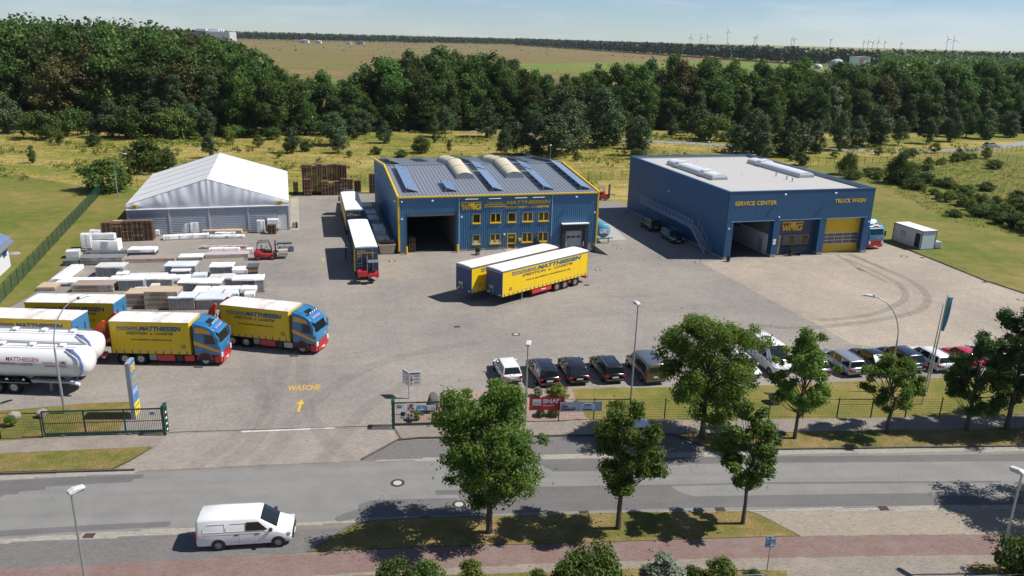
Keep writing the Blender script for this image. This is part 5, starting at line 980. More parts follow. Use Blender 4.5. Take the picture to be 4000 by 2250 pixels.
def car(name, label, cat, p, hd, L_, Wd, Ht, paint, style, group=None, rails=False, roof=None):
    t = thing(name, label, cat, p, hd, group); pt = PAINT[paint]; zb, zh, rb, rt, ftp, fb_, nw = STY[style]; zb *= Ht; zh *= Ht; w = Wd/2; g = .2 if Ht < 1.7 else .24
    def sec(x, zt, f, z0):
        h = [(0,z0),(w*f*.84,z0),(w*f*.97,z0+.12),(w*f,z0+.32),(w*f*.99,(z0+zt)/2+.05),(w*f*.965,zt-.16),(w*f*.93,zt-.05),(w*f*.84,zt),(0,zt+.03)]
        return [(x*L_, y, z) for y, z in h] + [(x*L_, -y, z) for y, z in h[-2:0:-1]]
    boxy = style in ('van', 'bus', 'sprinter'); tr = zb if style != 'sedan' else zb*.97
    st = [(-.5,tr*.72,.80,g+.2),(-.493,tr*.9,.88,g+.08),(-.475,tr,.95,g),(-.40,tr,1,g),(-.15,zb,1,g-.02),(.15,zb,1,g-.02),(fb_-.03,zb*.995,1,g),(fb_+.02,zb*.35+zh*.65,.995,g),((fb_+.44)/2+.01,zh*.965,.98,g),(.435,zh*(.94 if boxy else .90),.95,g),(.468,zh*(.86 if boxy else .81),.905,g+.02),(.489,zh*(.73 if boxy else .68),.85,g+.05),(.5,zh*.5,.78,g+.14)]
    wb, wt, zr = w*.93, w*(.74 if not boxy else .84), Ht; lo = zb-.06
    V = [(rb*L_,-wb,lo),(fb_*L_,-wb,lo),(fb_*L_,wb,lo),(rb*L_,wb,lo),(rt*L_,-wt,zr-.02),(ftp*L_,-wt,zr-.02),(ftp*L_,wt,zr-.02),(rt*L_,wt,zr-.02)]
    if boxy:                    # vans: one flowing shell from tail to nose
        def sec2(x, zt, f, z0):
            zs_ = min(zb, zt-.16); h = [(0,z0),(w*f*.84,z0),(w*f*.97,z0+.1),(w*f,z0+.34),(w*f*.99,zs_-.05),(w*f*.975,zs_),(w*f*.86,zt-.13),(w*f*.80,zt-.045),(w*f*.66,zt),(0,zt+.025)]
            return [(x*L_, y, z) for y, z in h] + [(x*L_, -y, z) for y, z in h[-2:0:-1]]
        sv = [(-.5,Ht*.62,.86,g+.12),(-.498,Ht*.84,.92,g+.05),(-.490,Ht*.945,.96,g),(-.465,Ht*.985,1,g),(-.25,Ht,1,g-.02),(ftp-.02,Ht*.985,1,g-.02),(ftp+.01,Ht*.965,1,g-.02),(fb_,zb+.07,1,g),((fb_+.44)/2,zh*1.0,.985,g),(.435,zh*.945,.955,g),(.468,zh*.86,.91,g+.02),(.489,zh*.72,.855,g+.06),(.5,zh*.5,.78,g+.16)]
        loft(sv, sec2, 0).build('body', pt, t, 2); ztp, zbt = Ht*.965, zb+.07
        m = MB(); vs_ = []
        for k in (.04, .35, .65, .93):
            x, z = (fb_+(ftp+.01-fb_)*k)*L_, zbt+(ztp-zbt)*k; vs_ += [(x+.016, y*w, z+dz+.018) for y, dz in ((-.77,-.037),(-.66,0),(-.3,.0136),(0,.025),(.3,.0136),(.66,0),(.77,-.037))]
        m.add(vs_, [(i*7+j,i*7+j+1,i*7+j+8,i*7+j+7) for i in range(3) for j in range(6)]); m.build('windscreen', GLASS, t, True)
        for s in (-1, 1):
            yb, yt = w*.972, w*.872; z_1 = Ht-.26
            spans = [(.02,.255,.155)] if nw == 1 else [(-.43,-.21,-.21),(-.19,.02,.02),(.04,.265,.15)]
            for xa, xb, xc in spans: qq = [(xa*L_,s*yb,zb+.05),(xb*L_,s*yb,zb+.05),(xc*L_,s*yt,z_1),(xa*L_,s*yt,z_1)]; decal(t, 'side_window', GLASS, qq if s < 0 else qq[::-1], .022)
        if nw == 3: decal(t, 'rear_window', GLASS, [(-.5*L_,w*.7,zb+.1),(-.5*L_,-w*.7,zb+.1),(-.4965*L_,-w*.66,Ht-.3),(-.4965*L_,w*.66,Ht-.3)], .02)
        if roof is not None: m = MB(); m.add([(x*L_, y, z) for x, z in ((-.46,Ht*.985),(-.25,Ht),(ftp-.02,Ht*.985)) for y in (-w*.8,-w*.64,w*.64,w*.8)], [(i*4+j,i*4+j+1,i*4+j+5,i*4+j+4) for i in range(2) for j in range(3)]); m.v = [(x, y, z+.012-(.045 if abs(y) > w*.7 else -.012)) for x, y, z in m.v]; m.build('roof_panel', roof, t, True)
    else:
        loft(st, sec, 0).build('body', pt, t, 2)
        mid = [((rt+ftp)/2*L_,-wt,zr),((rt+ftp)/2*L_,wt,zr)]
        m = MB(); m.add(V + mid, [(3,2,1,0),(4,8,9,7),(8,5,6,9),(0,1,5,8,4),(1,2,6,5),(2,3,7,9,6),(3,0,4,7)]); m.build('roof_shell', pt, t, True, .08, 3)
    def inset(q, a, b): 
        q = [Vector(v) for v in q]; c = sum(q, Vector())/4; ux = ((q[1]-q[0]).normalized()*a, (q[3]-q[0]).normalized()*b)
        return [q[0]+ux[0]+ux[1], q[1]-ux[0]+ux[1]*1, q[2]-(q[2]-q[3]).normalized()*a-(q[2]-q[1]).normalized()*b, q[3]+(q[2]-q[3]).normalized()*a-(q[3]-q[0]).normalized()*b]
    if not boxy: decal(t, 'windscreen', GLASS, inset([V[1],V[2],V[6],V[5]], .07, .08), .006)
    if not boxy: decal(t, 'rear_window', GLASS, inset([V[3],V[0],V[4],V[7]], .09, .09 if not boxy else .14), .006)
    for s in (-1, 1):
        A = [Vector((v[0], -s*v[1] if s > 0 else v[1], v[2])) for v in (V[0],V[1],V[5],V[4])]; q = inset(A, .12, .07); 
        f0 = 0. if style not in ('van', 'sprinter') else .62
        for k in range(nw if not boxy else 0):
            a, b = (f0+(1-f0)*k/nw+.015, f0+(1-f0)*(k+1)/nw-.015); L0 = lambda f: q[0].lerp(q[1], f); L1 = lambda f: (lambda x: q[3].lerp(q[2], min(1, max(0, (x-q[3].x)/(q[2].x-q[3].x)))))(q[0].lerp(q[1], f).x); qq = [L0(a), L0(b), L1(b), L1(a)]
            decal(t, 'side_window', GLASS, qq if s < 0 else qq[::-1], .006)
        for ax in (-.30 if not boxy else -.27, .315 if not boxy else .35):
            r_ = .325 if Ht < 1.6 else .35; MB().lathe([(.01,0),(r_+.035,0),(r_+.035,s*.012),(.01,s*.012)], (ax*L_, s*(w-.004), r_), 20, 'y').build('wheel_arch', BLACKP, t); wheel(t, ax*L_, s*(w-.09), r_, .21, s, RIM if style != 'van' else GREYM)
        y0, y1 = (w*.62, w*.97) if s > 0 else (-w*.97, -w*.62)
        MB().box(-.502*L_,-.468*L_,y0,y1,zb*.68,zb*.90) .build('tail_light', TAIL, t, bevel=.03) if not boxy else MB().box(-.502*L_,-.488*L_,w*.82 if s > 0 else -w*.97,w*.97 if s > 0 else -w*.82,zb*.62,zb*1.1).build('tail_light', TAIL, t)
        MB().box(.435*L_,.488*L_,y0*.98,y1*.95,zh*.68,zh*.84).build('headlight', LAMP, t, bevel=.04); mi = MB().box(fb_*L_-.42,fb_*L_-.22,w*.98 if s > 0 else -w-.2,w+.2 if s > 0 else -w*.98,zb+.02,zb+.2).build('wing_mirror', pt if not boxy else BLACKP, t, bevel=.05)
        for k in range(2): x = (-.08+.21*k)*L_; MB().box(x-.1,x+.1,w*.985 if s > 0 else -w*1.01,w*1.01 if s > 0 else -w*.985,zb-.2,zb-.15).build('door_handle', pt if paint != 'white' else BLACKP, t); MB().box(x+.14,x+.15,w*.985 if s > 0 else -w*1.004,w*1.004 if s > 0 else -w*.985,g+.2,zb-.08).build('door_gap', BLACKP, t)
        if rails: m = MB(); m.tube([(rt*L_+.2,s*(wt-.06),zr+.0),(rt*L_+.35,s*(wt-.06),zr+.06),(ftp*L_-.4,s*(wt-.06),zr+.06),(ftp*L_-.25,s*(wt-.06),zr+.0)], .02, 5); m.build('roof_rail', STEEL, t)
    MB().box(-.507*L_,-.492*L_,-.27,.27,zb*.62,zb*.74).build('number_plate', PLATE, t); MB().box(.497*L_,.507*L_,-.27,.27,.38,.49).build('number_plate', PLATE, t)
    MB().box(-.505*L_,-.47*L_,-w*.8,w*.8,g+.06,g+.24).build('rear_bumper', BLACKP, t, bevel=.03); MB().box(.47*L_,.503*L_,-w*.55,w*.55,.32,zh*.68).build('grille', BLACKP, t, bevel=.02)
    return t
def parked(p, *a, L_=4.4, hd=103, **k):     # p: middle of the rear bumper
    return car('parked_car', a[0], 'car', off(p, L_/2, 0, hd), hd, L_, *a[1:], group='cars parked along the lawn', **k)
parked((.28,60.0), 'white hatchback parked first in the row by the lawn, tail to the fence', 1.75, 1.46, 'white', 'hatch', L_=4.3, hd=104)
parked((3.3,59.6), 'black estate with roof rails parked second in the row, behind the lamp post', 1.88, 1.5, 'black', 'wagon', L_=4.8, hd=104, rails=True)
parked((5.8,60.2), 'black sedan parked third in the row by the lawn', 1.86, 1.48, 'black', 'hatch', L_=4.7, hd=100)
parked((8.8,60.7), 'black estate with silver roof rails parked fourth in the row', 1.84, 1.5, 'black', 'wagon', L_=4.7, hd=103, rails=True)
car('passenger_van', 'grey brown passenger van partly behind the largest fence-side tree', 'van', off((12.2,60.7), 2.45, 0, 104), 104, 4.9, 1.92, 1.95, 'grey', 'bus', 'cars parked along the lawn', roof=M('slate_roof', (.10,.12,.16,1), .3, .2, .05, 1, coat=.5))
parked((19.7,66.2), 'white compact car facing the fence, seen through the big tree', 1.8, 1.5, 'white', 'hatch', L_=4.3, hd=-77)
car('delivery_van', 'tall white delivery van behind the slender tree in the parking row', 'van', off((23.6,63.0), 0-(-2.9), 0, 105), -75, 5.9, 2.0, 2.5, 'white', 'sprinter', 'cars parked along the lawn')
parked((26.9,62.9), 'slate grey car half hidden beside the silver estate', 1.75, 1.45, 'slate', 'hatch', L_=4.2, hd=103)
parked((30.1,63.4), 'silver estate car with red tail lamps in the parking row', 1.86, 1.47, 'silver', 'wagon', L_=4.9, hd=103, rails=True)
parked((33.0,64.3), 'black low car between silver estate and navy car', 1.8, 1.42, 'black', 'sedan', L_=4.6, hd=103)
parked((35.9,64.6), 'dark navy car parked left of the white estate', 1.88, 1.6, 'navy', 'suv', L_=4.7, hd=104)
parked((38.5,64.9), 'white estate car parked behind the flagpoles', 1.84, 1.48, 'white', 'wagon', L_=4.8, hd=103, rails=True)
parked((41.7,65.6), 'red small car behind the right hand trees', 1.72, 1.48, 'red', 'hatch', L_=4.0, hd=103)
parked((44.8,66.2), 'white car at the far right end of the row, behind trees', 1.8, 1.46, 'white', 'wagon', L_=4.5, hd=103)
car('parked_car', 'black four-wheel drive in the shade beside the service centre wall', 'car', off((21.4,116.2), 2.3, 0, 103), 103, 4.6, 1.85, 1.72, 'black', 'suv', 'cars by the service centre', True)
car('parked_car', 'black estate with roof rails nosing out of the service centre shade', 'car', off((23.4,109.1), 2.4, 0, 103), 283, 4.8, 1.84, 1.5, 'black', 'wagon', 'cars by the service centre', True)
car('parked_car', 'white car parked at the kerb, mostly behind a street tree', 'car', (8.45,51.0), 186, 4.2, 1.76, 1.48, 'white', 'hatch')
car('parked_car', 'silver car on the far road at the right edge', 'car', (139.5,236), 20, 4.4, 1.8, 1.45, 'silver', 'hatch')
vn = car('delivery_van', 'white panel van parked on the dark bay in the foreground', 'van', off((-16.93,37.02), 2.57, .97, 8.4), 8.4, 5.14, 1.93, 1.91, 'white', 'van')
for s in (-1, 1):       # swaged side panels of the van
    for a, b in ((-2.15,-1.0),(-.93,.15)):
        m = MB(); y = s*.925; m.tube([(a,s*.945,1.17),(b,s*.945,1.17),(b,s*.865,1.62),(a+.25,s*.865,1.62),(a,s*.91,1.38),(a,s*.945,1.17)], .012, 4); m.build('panel_swage', PAINT['white'], vn)
    MB().box(-2.2,.9,s*.962-.004,s*.962+.004,.98,1.0).build('door_rail', GREYM, vn)
MB().add([(1.30,-.25,1.45),(1.30,.0,1.45),(1.16,.0,1.57),(1.16,-.25,1.57)], [(0,1,2,3)]).build('paper_note', WHITE, vn, loc=(.03,0,.04))
# ------------------------------------------------------------------ forklift carrying a load, free moffett
F = thing('forklift', 'red and black forklift lifting a wrapped pallet in the yard', 'forklift', off((-30.8,95.55), 0, .6, 16), 16)
MB().prism([(-1.45,.35),(-1.5,.95),(-1.2,1.25),(-.6,1.2),(-.5,.9),(.75,.85),(1.0,.35)], -.6, .6).build('body', REDP, F, True, .08, 2); MB().prism([(-1.0,1.2),(-.2,1.25),(-.1,.9),(.7,.9),(.7,1.1),(-.15,1.1)], -.52, .52).build('dash', BLACKP, F)
MB().box(-.55,-.05,-.3,.3,1.15,1.3).build('seat', BLACKP, F, bevel=.05); MB().box(-.62,-.5,-.28,.28,1.25,1.85).build('seat_back', BLACKP, F, bevel=.05)
m = MB(); 
for s in (-1, 1): m.tube([(-1.1,s*.52,1.2),(-1.0,s*.52,2.1),(-.6,s*.52,2.3),(.35,s*.52,2.3),(.72,s*.52,1.1)], .045, 6)
g = m.build('overhead_guard', BLACKP, F); [MB().box(-.9+i*.22,-.84+i*.22,-.52,.52,2.28,2.32).build('roof_bar', BLACKP, g) for i in range(6)]
MB().cyl((.2,-.05,1.15), (.05,-.05,1.55), .02, n=6).build('steering_column', BLACKP, F); MB().lathe([(.17,-.015),(.19,0),(.17,.015)], (.05,-.05,1.56), 14).build('steering_wheel', BLACKP, F)
for x, r_ in ((-1.0,.3),(.72,.36)): [wheel(F, x, s*.55, r_, .24, s, REDP) for s in (-1, 1)]
m = MB(); [m.box(1.05,1.2,y-.06,y+.06,.1,2.3) for y in (-.35,.35)]; [m.box(1.07,1.18,-.35,.35,z,z+.09) for z in (.3,1.2,2.2)]; m.build('mast', BLACKP, F); MB().box(1.2,1.26,-.5,.5,.35,.9).build('fork_carriage', BLACKP, F)
for y in (-.3, .3): MB().box(1.26,2.5,y-.06,y+.06,.3,.35).build('fork', BLACKP, F)
t = thing('truck_mounted_forklift', 'red three wheeled forklift with tall mast standing beyond the hall corner', 'forklift', (16.4,140.8), -20, 'truck mounted forklifts'); moffett(t, 0)
# ------------------------------------------------------------------ blue tank with the firm's sign
t = thing('blue_tank', 'light blue horizontal tank lettered WMG on a steel trestle beside the hall', 'tank', (12.6,109.0), 15.3); TB = M('tank_blue', (.07,.29,.45,1), .4, 0, .1, 1)
MB().lathe([(.05,-1.7),(.7,-1.65),(1.0,-1.4),(1.02,0),(1.02,1.6),(.7,1.9),(.05,1.95)], (0,1.2,1.75), 24, 'y').build('tank', TB, t, True); logo(t, (-.75,-.48,1.45), (1,0,0), 1.5, .62, WHITE, .02, .01)
m = MB(); [m.box(x-.06,x+.06,y-.06,y+.06,0,.85) for x in (-.8,.8) for y in (-.2,2.4)]; m.box(-1.3,1.3,-.7,-.55,.72,.85); m.box(-.9,.9,-.3,-.15,.55,.7); m.box(-.9,.9,2.3,2.45,.7,.85); m.build('trestle', GREYM, t)
# ------------------------------------------------------------------ person
def person(label, p, hd):
    J = [(0,0,.95),(0,0,1.2),(0,0,1.42),(0,.01,1.52),(0,.03,1.62),(0,.03,1.74), (.10,0,.9),(.12,.02,.5),(.12,-.02,.09),(.12,.14,.04),(-.10,0,.9),(-.13,.0,.5),(-.14,-.04,.09),(-.15,.12,.04), (.19,0,1.4),(.25,-.02,1.14),(.27,.06,.88),(.275,.10,.78),(-.19,0,1.4),(-.25,-.03,1.14),(-.26,.05,.88),(-.265,.09,.78)]
    Rd = [.15,.145,.15,.055,.085,.075,.09,.065,.05,.04,.09,.065,.05,.04,.065,.047,.036,.03,.065,.047,.036,.03]
    E_ = [(0,1),(1,2),(2,3),(3,4),(4,5),(0,6),(6,7),(7,8),(8,9),(0,10),(10,11),(11,12),(12,13),(2,14),(14,15),(15,16),(16,17),(2,18),(18,19),(19,20),(20,21)]
    n = len(J)
    for h, s in ((17,1),(21,-1)):
        for k in range(5):
            b = Vector(J[h]); a_ = .02*(k-1.5); tip = b + (Vector((0,a_*1.2,-.075+.008*abs(k-1.5))) if k < 4 else Vector((-s*.02,.05,-.04))); J += [tuple(b+(tip-b)*.5), tuple(tip)]; Rd += [.011,.009]; E_ += [(h,len(J)-2),(len(J)-2,len(J)-1)]
    me = bpy.data.meshes.new('body'); me.from_pydata(J, E_, []); o = bpy.data.objects.new('body', me); COL.objects.link(o)
    md = o.modifiers.new('skin', 'SKIN'); 
    for i, r_ in enumerate(Rd): me.skin_vertices[0].data[i].radius = (r_, r_)
    me.skin_vertices[0].data[0].use_root = True; o.modifiers.new('sub', 'SUBSURF').levels = 2
    dg = bpy.context.evaluated_depsgraph_get(); me2 = bpy.data.meshes.new_from_object(o.evaluated_get(dg)); bpy.data.objects.remove(o)
    for mt in (M('work_trousers', (.03,.034,.045,1), .8, 0, .2, 5), M('work_jacket', (.025,.03,.05,1), .8, 0, .2, 5), M('skin', (.50,.30,.21,1), .6, 0, .05, 5), BLACK): me2.materials.append(mt)
    for f in me2.polygons: z = f.center.z; f.material_index = 3 if z < .1 else 0 if z < .92 and abs(f.center.x) < .22 else 2 if z > 1.5 or (z < .86 and abs(f.center.x) >= .22) else 1; f.use_smooth = True
    t = thing('person', label, 'person', p, hd); link('body', me2, t)
    MB().lathe([(.094,1.70),(.098,1.74),(.085,1.80),(.05,1.83),(.01,1.84)], (0,.02,0), 14).build('hair', M('dark_hair', (.03,.022,.016,1), .7), t, True)
    for x in (-.032, .032): MB().lathe([(.012,0),(.008,.01)], (x,.112,1.70), 6, 'y').build('eye', BLACK, t)
    MB().cyl((0,.10,1.68), (0,.135,1.655), .012, .018, 6).build('nose', M('skin', ()), t); MB().box(-.025,.025,.098,.108,1.605,1.615).build('mouth', M('lips', (.35,.12,.1,1)), t)
    for s in (-1, 1): MB().lathe([(.02,0),(.028,.01),(.015,.018)], (s*.088,.02,1.68), 8, 'x').build('ear', M('skin', ()), t)
person('person in dark work clothes standing in the trailer shadow by the open curtain', (-21.18,97.04), -70)

# ------------------------------------------------------------------ pallets and stored goods
def pallet_mesh(nm, mat):
    m = MB(); [m.box(-.6,.6,y,y+.13,.122,.144) for y in (-.4,-.233,-.065,.103,.27)]; [m.box(-.6,.6,y,y+.1,0,.022) for y in (-.4,-.05,.3)]
    for x in (-.6,-.07,.455): m.box(x,x+.145,-.4,-.3,.022,.122); m.box(x,x+.145,-.05,.05,.022,.122); m.box(x,x+.145,.3,.4,.022,.122)
    return m.mesh(nm, mat)
PAL = [pallet_mesh('pallet', WOOD), pallet_mesh('pallet', WOODD), pallet_mesh('pallet', M('reddish_wood', (.20,.10,.06,1), .85, 0, .4, 2.5)), pallet_mesh('pallet', WOODP)]
def stack(label, p, a, n, group, mix=(.55,.3,.1,.05)):
    t = thing('pallet_stack', label, 'pallets', p, a, group)
    for i in range(n): o = link('pallet', random.choices(PAL, mix)[0], t, (random.uniform(-.02,.02), random.uniform(-.02,.02), i*.146), random.uniform(-.02,.02) + (math.pi if random.random() < .5 else 0))
    return t
ORD = ['first', 'second', 'third', 'fourth', 'fifth', 'sixth', 'seventh', 'eighth', 'ninth', 'tenth', 'eleventh', 'twelfth', 'thirteenth', 'fourteenth']
for i in range(5):
    p = off((-54.0,102.25), i*1.27, .42, 14.8); stack('brown pallet stack before the tent, %s from the left' % ORD[i], p, 14.8, (18,17,19,19,19)[i], 'pallet stacks before the tent'); stack('brown pallet stack in the second row before the tent, %s from the left' % ORD[i], off(p, 0, .86, 14.8), 14.8, 18, 'pallet stacks before the tent')
for i in range(9):                        # tall wall of pallets beyond the tent: turned, narrow side to the yard
    p = off((-37.0,136.9), .42+i*.86, 1.4, 14); stack('tall dark pallet stack in the pallet wall beyond the tent, %s from the left' % ORD[i], p, 104, (36,36,35,37,36,36,37,36,35)[i], 'tall pallet wall', (.3,.3,.4,0)); stack('tall pallet stack at the back of the pallet wall, %s from the left' % ORD[i], off(p, 0, 1.25, 14), 104, 35, 'tall pallet wall', (.2,.5,.3,0))
for i, (x, n) in enumerate(((.9,20),(3.9,18),(4.9,16),(6.0,17),(7.2,20),(8.1,19))): stack('shorter pallet stack before the pallet wall, %s from the left' % ORD[i], off((-37.0,136.9), x, .35, 14), 14, n, 'shorter pallet stacks', (.35,.35,.2,.1))
stack('low dark pallet stack standing alone right of the pallet wall', (-28.4,142.2), 12, 14, 'single pallet stacks', (.2,.7,.1,0)); stack('pallet stack close to the rear corner of the hall', (-25.5,141.2), 15, 24, 'single pallet stacks', (.3,.5,.2,0)); stack('dark pallet stack between tent and pallet wall', (-38.6,138.5), 104, 14, 'single pallet stacks', (0,1,0,0))
stack('brown pallet stack beside the tent door', (-34.21,109.28), 15, 9, 'single pallet stacks'); stack('pallet stack inside the dark hall gate', off((-14.8,100.2), 1.75, 1.2, 15.3), 105, 13, 'single pallet stacks')
def wobble_box(m, x0, x1, y0, y1, z0, z1, n=6, a=.02):
    vs_ = []; 
    for k in range(n+1):
        x = x0+(x1-x0)*k/n; e = random.uniform(-a, a)
        vs_ += [(x,y0+e,z0),(x,y0-e*.6,z1-.06+e),(x,y0+.05,z1+random.uniform(-a,a)),(x,y1-.05,z1+random.uniform(-a,a)),(x,y1+e,z1-.06+e),(x,y1,z0)]
    m.add(vs_, [(k*6+j, k*6+(j+1) % 6, (k+1)*6+(j+1) % 6, (k+1)*6+j) for k in range(n) for j in range(6)]); m.f += [tuple(range(6)), tuple(n*6+i for i in range(6))]; m.m += [0,0]
COVERS = [COVER, COVER, M('bluish_cover', (.62,.66,.72,1), .4, 0, .1, 2, bmp=.3), M('dull_cover', (.60,.59,.57,1), .5, 0, .15, 2, bmp=.3), M('streaked_cover', (.74,.74,.74,1), .45, 0, .1, 1.5, bmp=.3, dirt=.45, dcol=(.4,.38,.35,1))]
def goods(kind, desc, pl, pr, h, d, z=0., group='stored goods', **k):
    w = math.hypot(pr[0]-pl[0], pr[1]-pl[1]); d *= 1.5 if kind in ('crate', 'box', 'flat') and z == 0 else 1; cov = random.choice(COVERS); a = math.degrees(math.atan2(pr[1]-pl[1], pr[0]-pl[0])); a = k.get('a', max(4, min(18, a)))
    t = thing({'crate': 'covered_crate', 'bundle': 'wrapped_bundle', 'flat': 'board_stack', 'wrap': 'wrapped_pallet', 'box': 'white_crate'}[kind], desc, {'crate': 'crate', 'bundle': 'bundle', 'flat': 'boards', 'wrap': 'pallet', 'box': 'crate'}[kind], (pl[0], pl[1], z), a, group)
    if kind == 'crate':
        [MB().box(0,w,y,y+.12,.0,.1).build('skid', WOOD, t) for y in (.05,d-.17)]; n = max(2, int(w/.75)+1)
        for i in range(n):
            x = .03+(w-.12)*i/(n-1)
            for y in (.02, d-.08): MB().box(x,x+.09,y,y+.07,.1,h-.03).build('post', WOODP if k.get('pale', 1) else WOOD, t)
        MB().box(.12,w-.12,.12,d-.12,.1,h*.8).build('contents', k.get('m', GREYG), t); MB().box(.012,w-.012,.008,d-.008,.08,h-.1).build('film', FILM, t)
        m = MB(); wobble_box(m, -.02, w+.02, -.02, d+.02, h-k.get('sk', .16), h, max(3, int(w/.5)), .025); m.build('cover', cov, t, True)
    elif kind == 'box':
        [MB().box(0,w,y,y+.1,.0,.1).build('skid', WOOD, t) for y in (.05,d-.15)]; MB().box(.02,w-.02,.02,d-.02,.1,h*.55).build('contents', k.get('m', GREYG), t); m = MB(); wobble_box(m, 0, w, 0, d, h*k.get('c', .5), h, max(3, int(w/.4)), .02); m.build('cover', cov, t, True)
    elif kind == 'bundle':
        n = max(2, int(w/1.2)); mt = k.get('m', COVER); [MB().box(.2+(w-.5)*i/(n-1),.3+(w-.5)*i/(n-1),.02,d-.02,0,.08).build('bearer', WOODP, t) for i in range(n)]
        m = MB(); wobble_box(m, 0, w, 0, d, .08, h, max(4, int(w/.35)), .035); m.build('wrapping', mt, t, True)
        for i in range(n): x = .35+(w-.7)*i/(n-1); m = MB(); m.tube([(x,-.03,.08),(x,-.03,h-.02),(x,.06,h+.03),(x,d-.06,h+.03),(x,d+.03,h-.02),(x,d+.03,.08)], .016, 4); m.build('strap', GREYM, t)
    elif kind == 'flat':
        n = max(2, int(h/.17)); ly = h/n
        for i in range(n):
            mt = k.get('m', [BROWNG, WOODP, WOOD])[i % len(k.get('m', [0,0,0]))]; MB().box(random.uniform(0,.06),w-random.uniform(0,.06),.02,d-.02,i*ly+.03,(i+1)*ly-.012).build('board_layer', mt, t)
            [MB().box(x,x+.07,0,d,i*ly-.0,i*ly+.03).build('sticker', WOODP, t) for x in np.linspace(.1, w-.2, max(2, int(w/.9)))]
        if k.get('film', 1): m = MB(); wobble_box(m, -.02, w+.02, -.02, d+.02, .04, h+.03, max(3, int(w/.4)), .02); m.build('film', FILM, t, True)
    else:
        MB().box(.0,w,.0,d,0,.12).build('pallet', WOOD, t); m = MB(); n = max(2, int(h/.22))
        for i in range(n): e = .04*(i % 2); m.box(.02+e*.5,w-.02-e*.5,.02,d-.02,.12+(h-.12)*i/n,.12+(h-.12)*(i+1)/n)
        m.build('goods', k.get('m', COVER), t, True, .05, 2); m = MB(); wobble_box(m, 0, w, 0, d, .1, h+.04, 5, .03); m.build('film', FILMW, t, True)
    return t
PINK = M('pinkish_packs', (.50,.38,.36,1), .6, 0, .15, 3)
goods('wrap', 'shrink wrapped heap of clear film by the tent wall', (-47.99,107.45), (-46.97,107.74), .65, .9)
goods('wrap', 'pinkish double stacked pack by the tent wall, left of the white one', (-46.35,107.86), (-45.39,108.06), 1.45, .9, m=PINK); goods('wrap', 'white topped double stacked pack by the tent wall', (-45.21,108.08), (-44.16,108.38), 1.55, .9)
goods('flat', 'long pinkish board bundle lying along the tent wall', (-43.59,107.93), (-38.33,108.69), .5, .8, m=[PINK, WOODP]); goods('flat', 'loose pale timber beams at the end of the tent wall', (-39.39,109.82), (-37.59,110.21), .28, .7, m=[WOODP, WOODP], film=0)
goods('bundle', 'longest white strapped bundle on the paving before the tent', (-47.27,103.89), (-41.77,105.63), .62, .9); goods('bundle', 'shorter white strapped bundle before the tent, right of the longest', (-41.57,105.57), (-37.16,106.31), .42, .6); goods('bundle', 'small white bundle lying between tent boards and strapped bundle', (-41.56,107.40), (-38.95,107.87), .4, .5)
goods('wrap', 'grey rounded wrapped pallet by the tent door', (-36.26,109.30), (-35.27,109.50), 1.75, .9, m=GREYG); goods('box', 'white hooded crate leaning beside the tent door', (-35.12,110.48), (-33.68,110.84), 1.75, 1.0, c=.25); goods('wrap', 'small white wrapped item right of the front pallet stacks', (-49.37,106.23), (-48.88,106.37), .75, .6)
for i, x in enumerate((0, .42)):
    p = off((-32.25,112.79), x, 0, 15); t = thing('machine_case', 'small upright machine case outside the tent corner, %s one' % ('yellow footed left', 'dark right')[i], 'case', p, 15); MB().box(0,.36,0,.5,.12,.85).build('case', (GREYM, NAVY)[i], t, bevel=.05); MB().box(.02,.34,.02,.48,0,.12).build('foot', (YEL, BLACKP)[i], t)
goods('wrap', 'tall white wrapped pallet at the grass edge', (-55.45,98.45), (-54.39,98.71), 1.9, 1.0); goods('wrap', 'white wrapped pallet behind the tall one at the grass edge', (-55.76,101.30), (-54.53,101.65), 1.7, 1.0); goods('box', 'white double stacked crate with wrapped top before the pallets', (-53.33,96.98), (-50.24,97.39), 1.5, 1.1, c=.1); goods('wrap', 'crumpled white wrapped bale resting on the double crate', (-53.34,97.32), (-50.73,97.68), .75, .9, z=1.52)
goods('flat', 'layered dark and brown board stack on the left', (-51.80,91.11), (-46.99,91.78), .95, 1.2, m=[DARKG, BROWNG, DARKG, WOODP]); goods('bundle', 'dark tarpaulin covered stack behind the layered boards', (-53.39,94.92), (-48.63,95.53), .55, 1.2, m=DARKG)
goods('flat', 'yellowish brown board stack, second in the front board row', (-47.05,92.66), (-41.51,93.72), .48, 1.2, m=[WOODP, BROWNG, WOODP]); goods('box', 'row of white packs on a dark stack behind the board row', (-48.13,95.58), (-44.98,96.08), .9, 1.1, m=DARKG, c=.55)
goods('flat', 'low board stack with white packs, third in the front board row', (-41.43,94.37), (-38.54,94.92), .42, 1.2, m=[WOOD, COVER, BROWNG]); goods('flat', 'long brown filmed board stack nearest the forklift', (-38.51,95.48), (-33.40,96.54), .5, 1.1, m=[WOODP, PINK, BROWNG]); goods('bundle', 'white wrapped roll bundle behind the forklift side boards', (-39.09,98.40), (-35.38,99.07), .5, .8); goods('bundle', 'thin pinkish bundle farthest back near the forklift', (-40.87,100.03), (-35.12,101.03), .34, .5, m=PINK); goods('wrap', 'small brown wrapped crate just behind the forklift', (-34.14,98.11), (-33.39,98.28), .65, .8, m=BROWNG)
goods('wrap', 'clear filmed grey crate on the fence side, rearmost', (-54.95,93.84), (-53.58,94.30), .9, 1.3, m=GREYG); goods('bundle', 'dark green tarpaulin pack on the fence side', (-53.57,90.64), (-51.94,90.96), .7, 1.3, m=M('green_tarp', (.10,.125,.105,1), .6)); goods('bundle', 'long white flat pack running along the fence side', (-51.10,83.74), (-49.83,83.85), .6, 6.0, a=8)
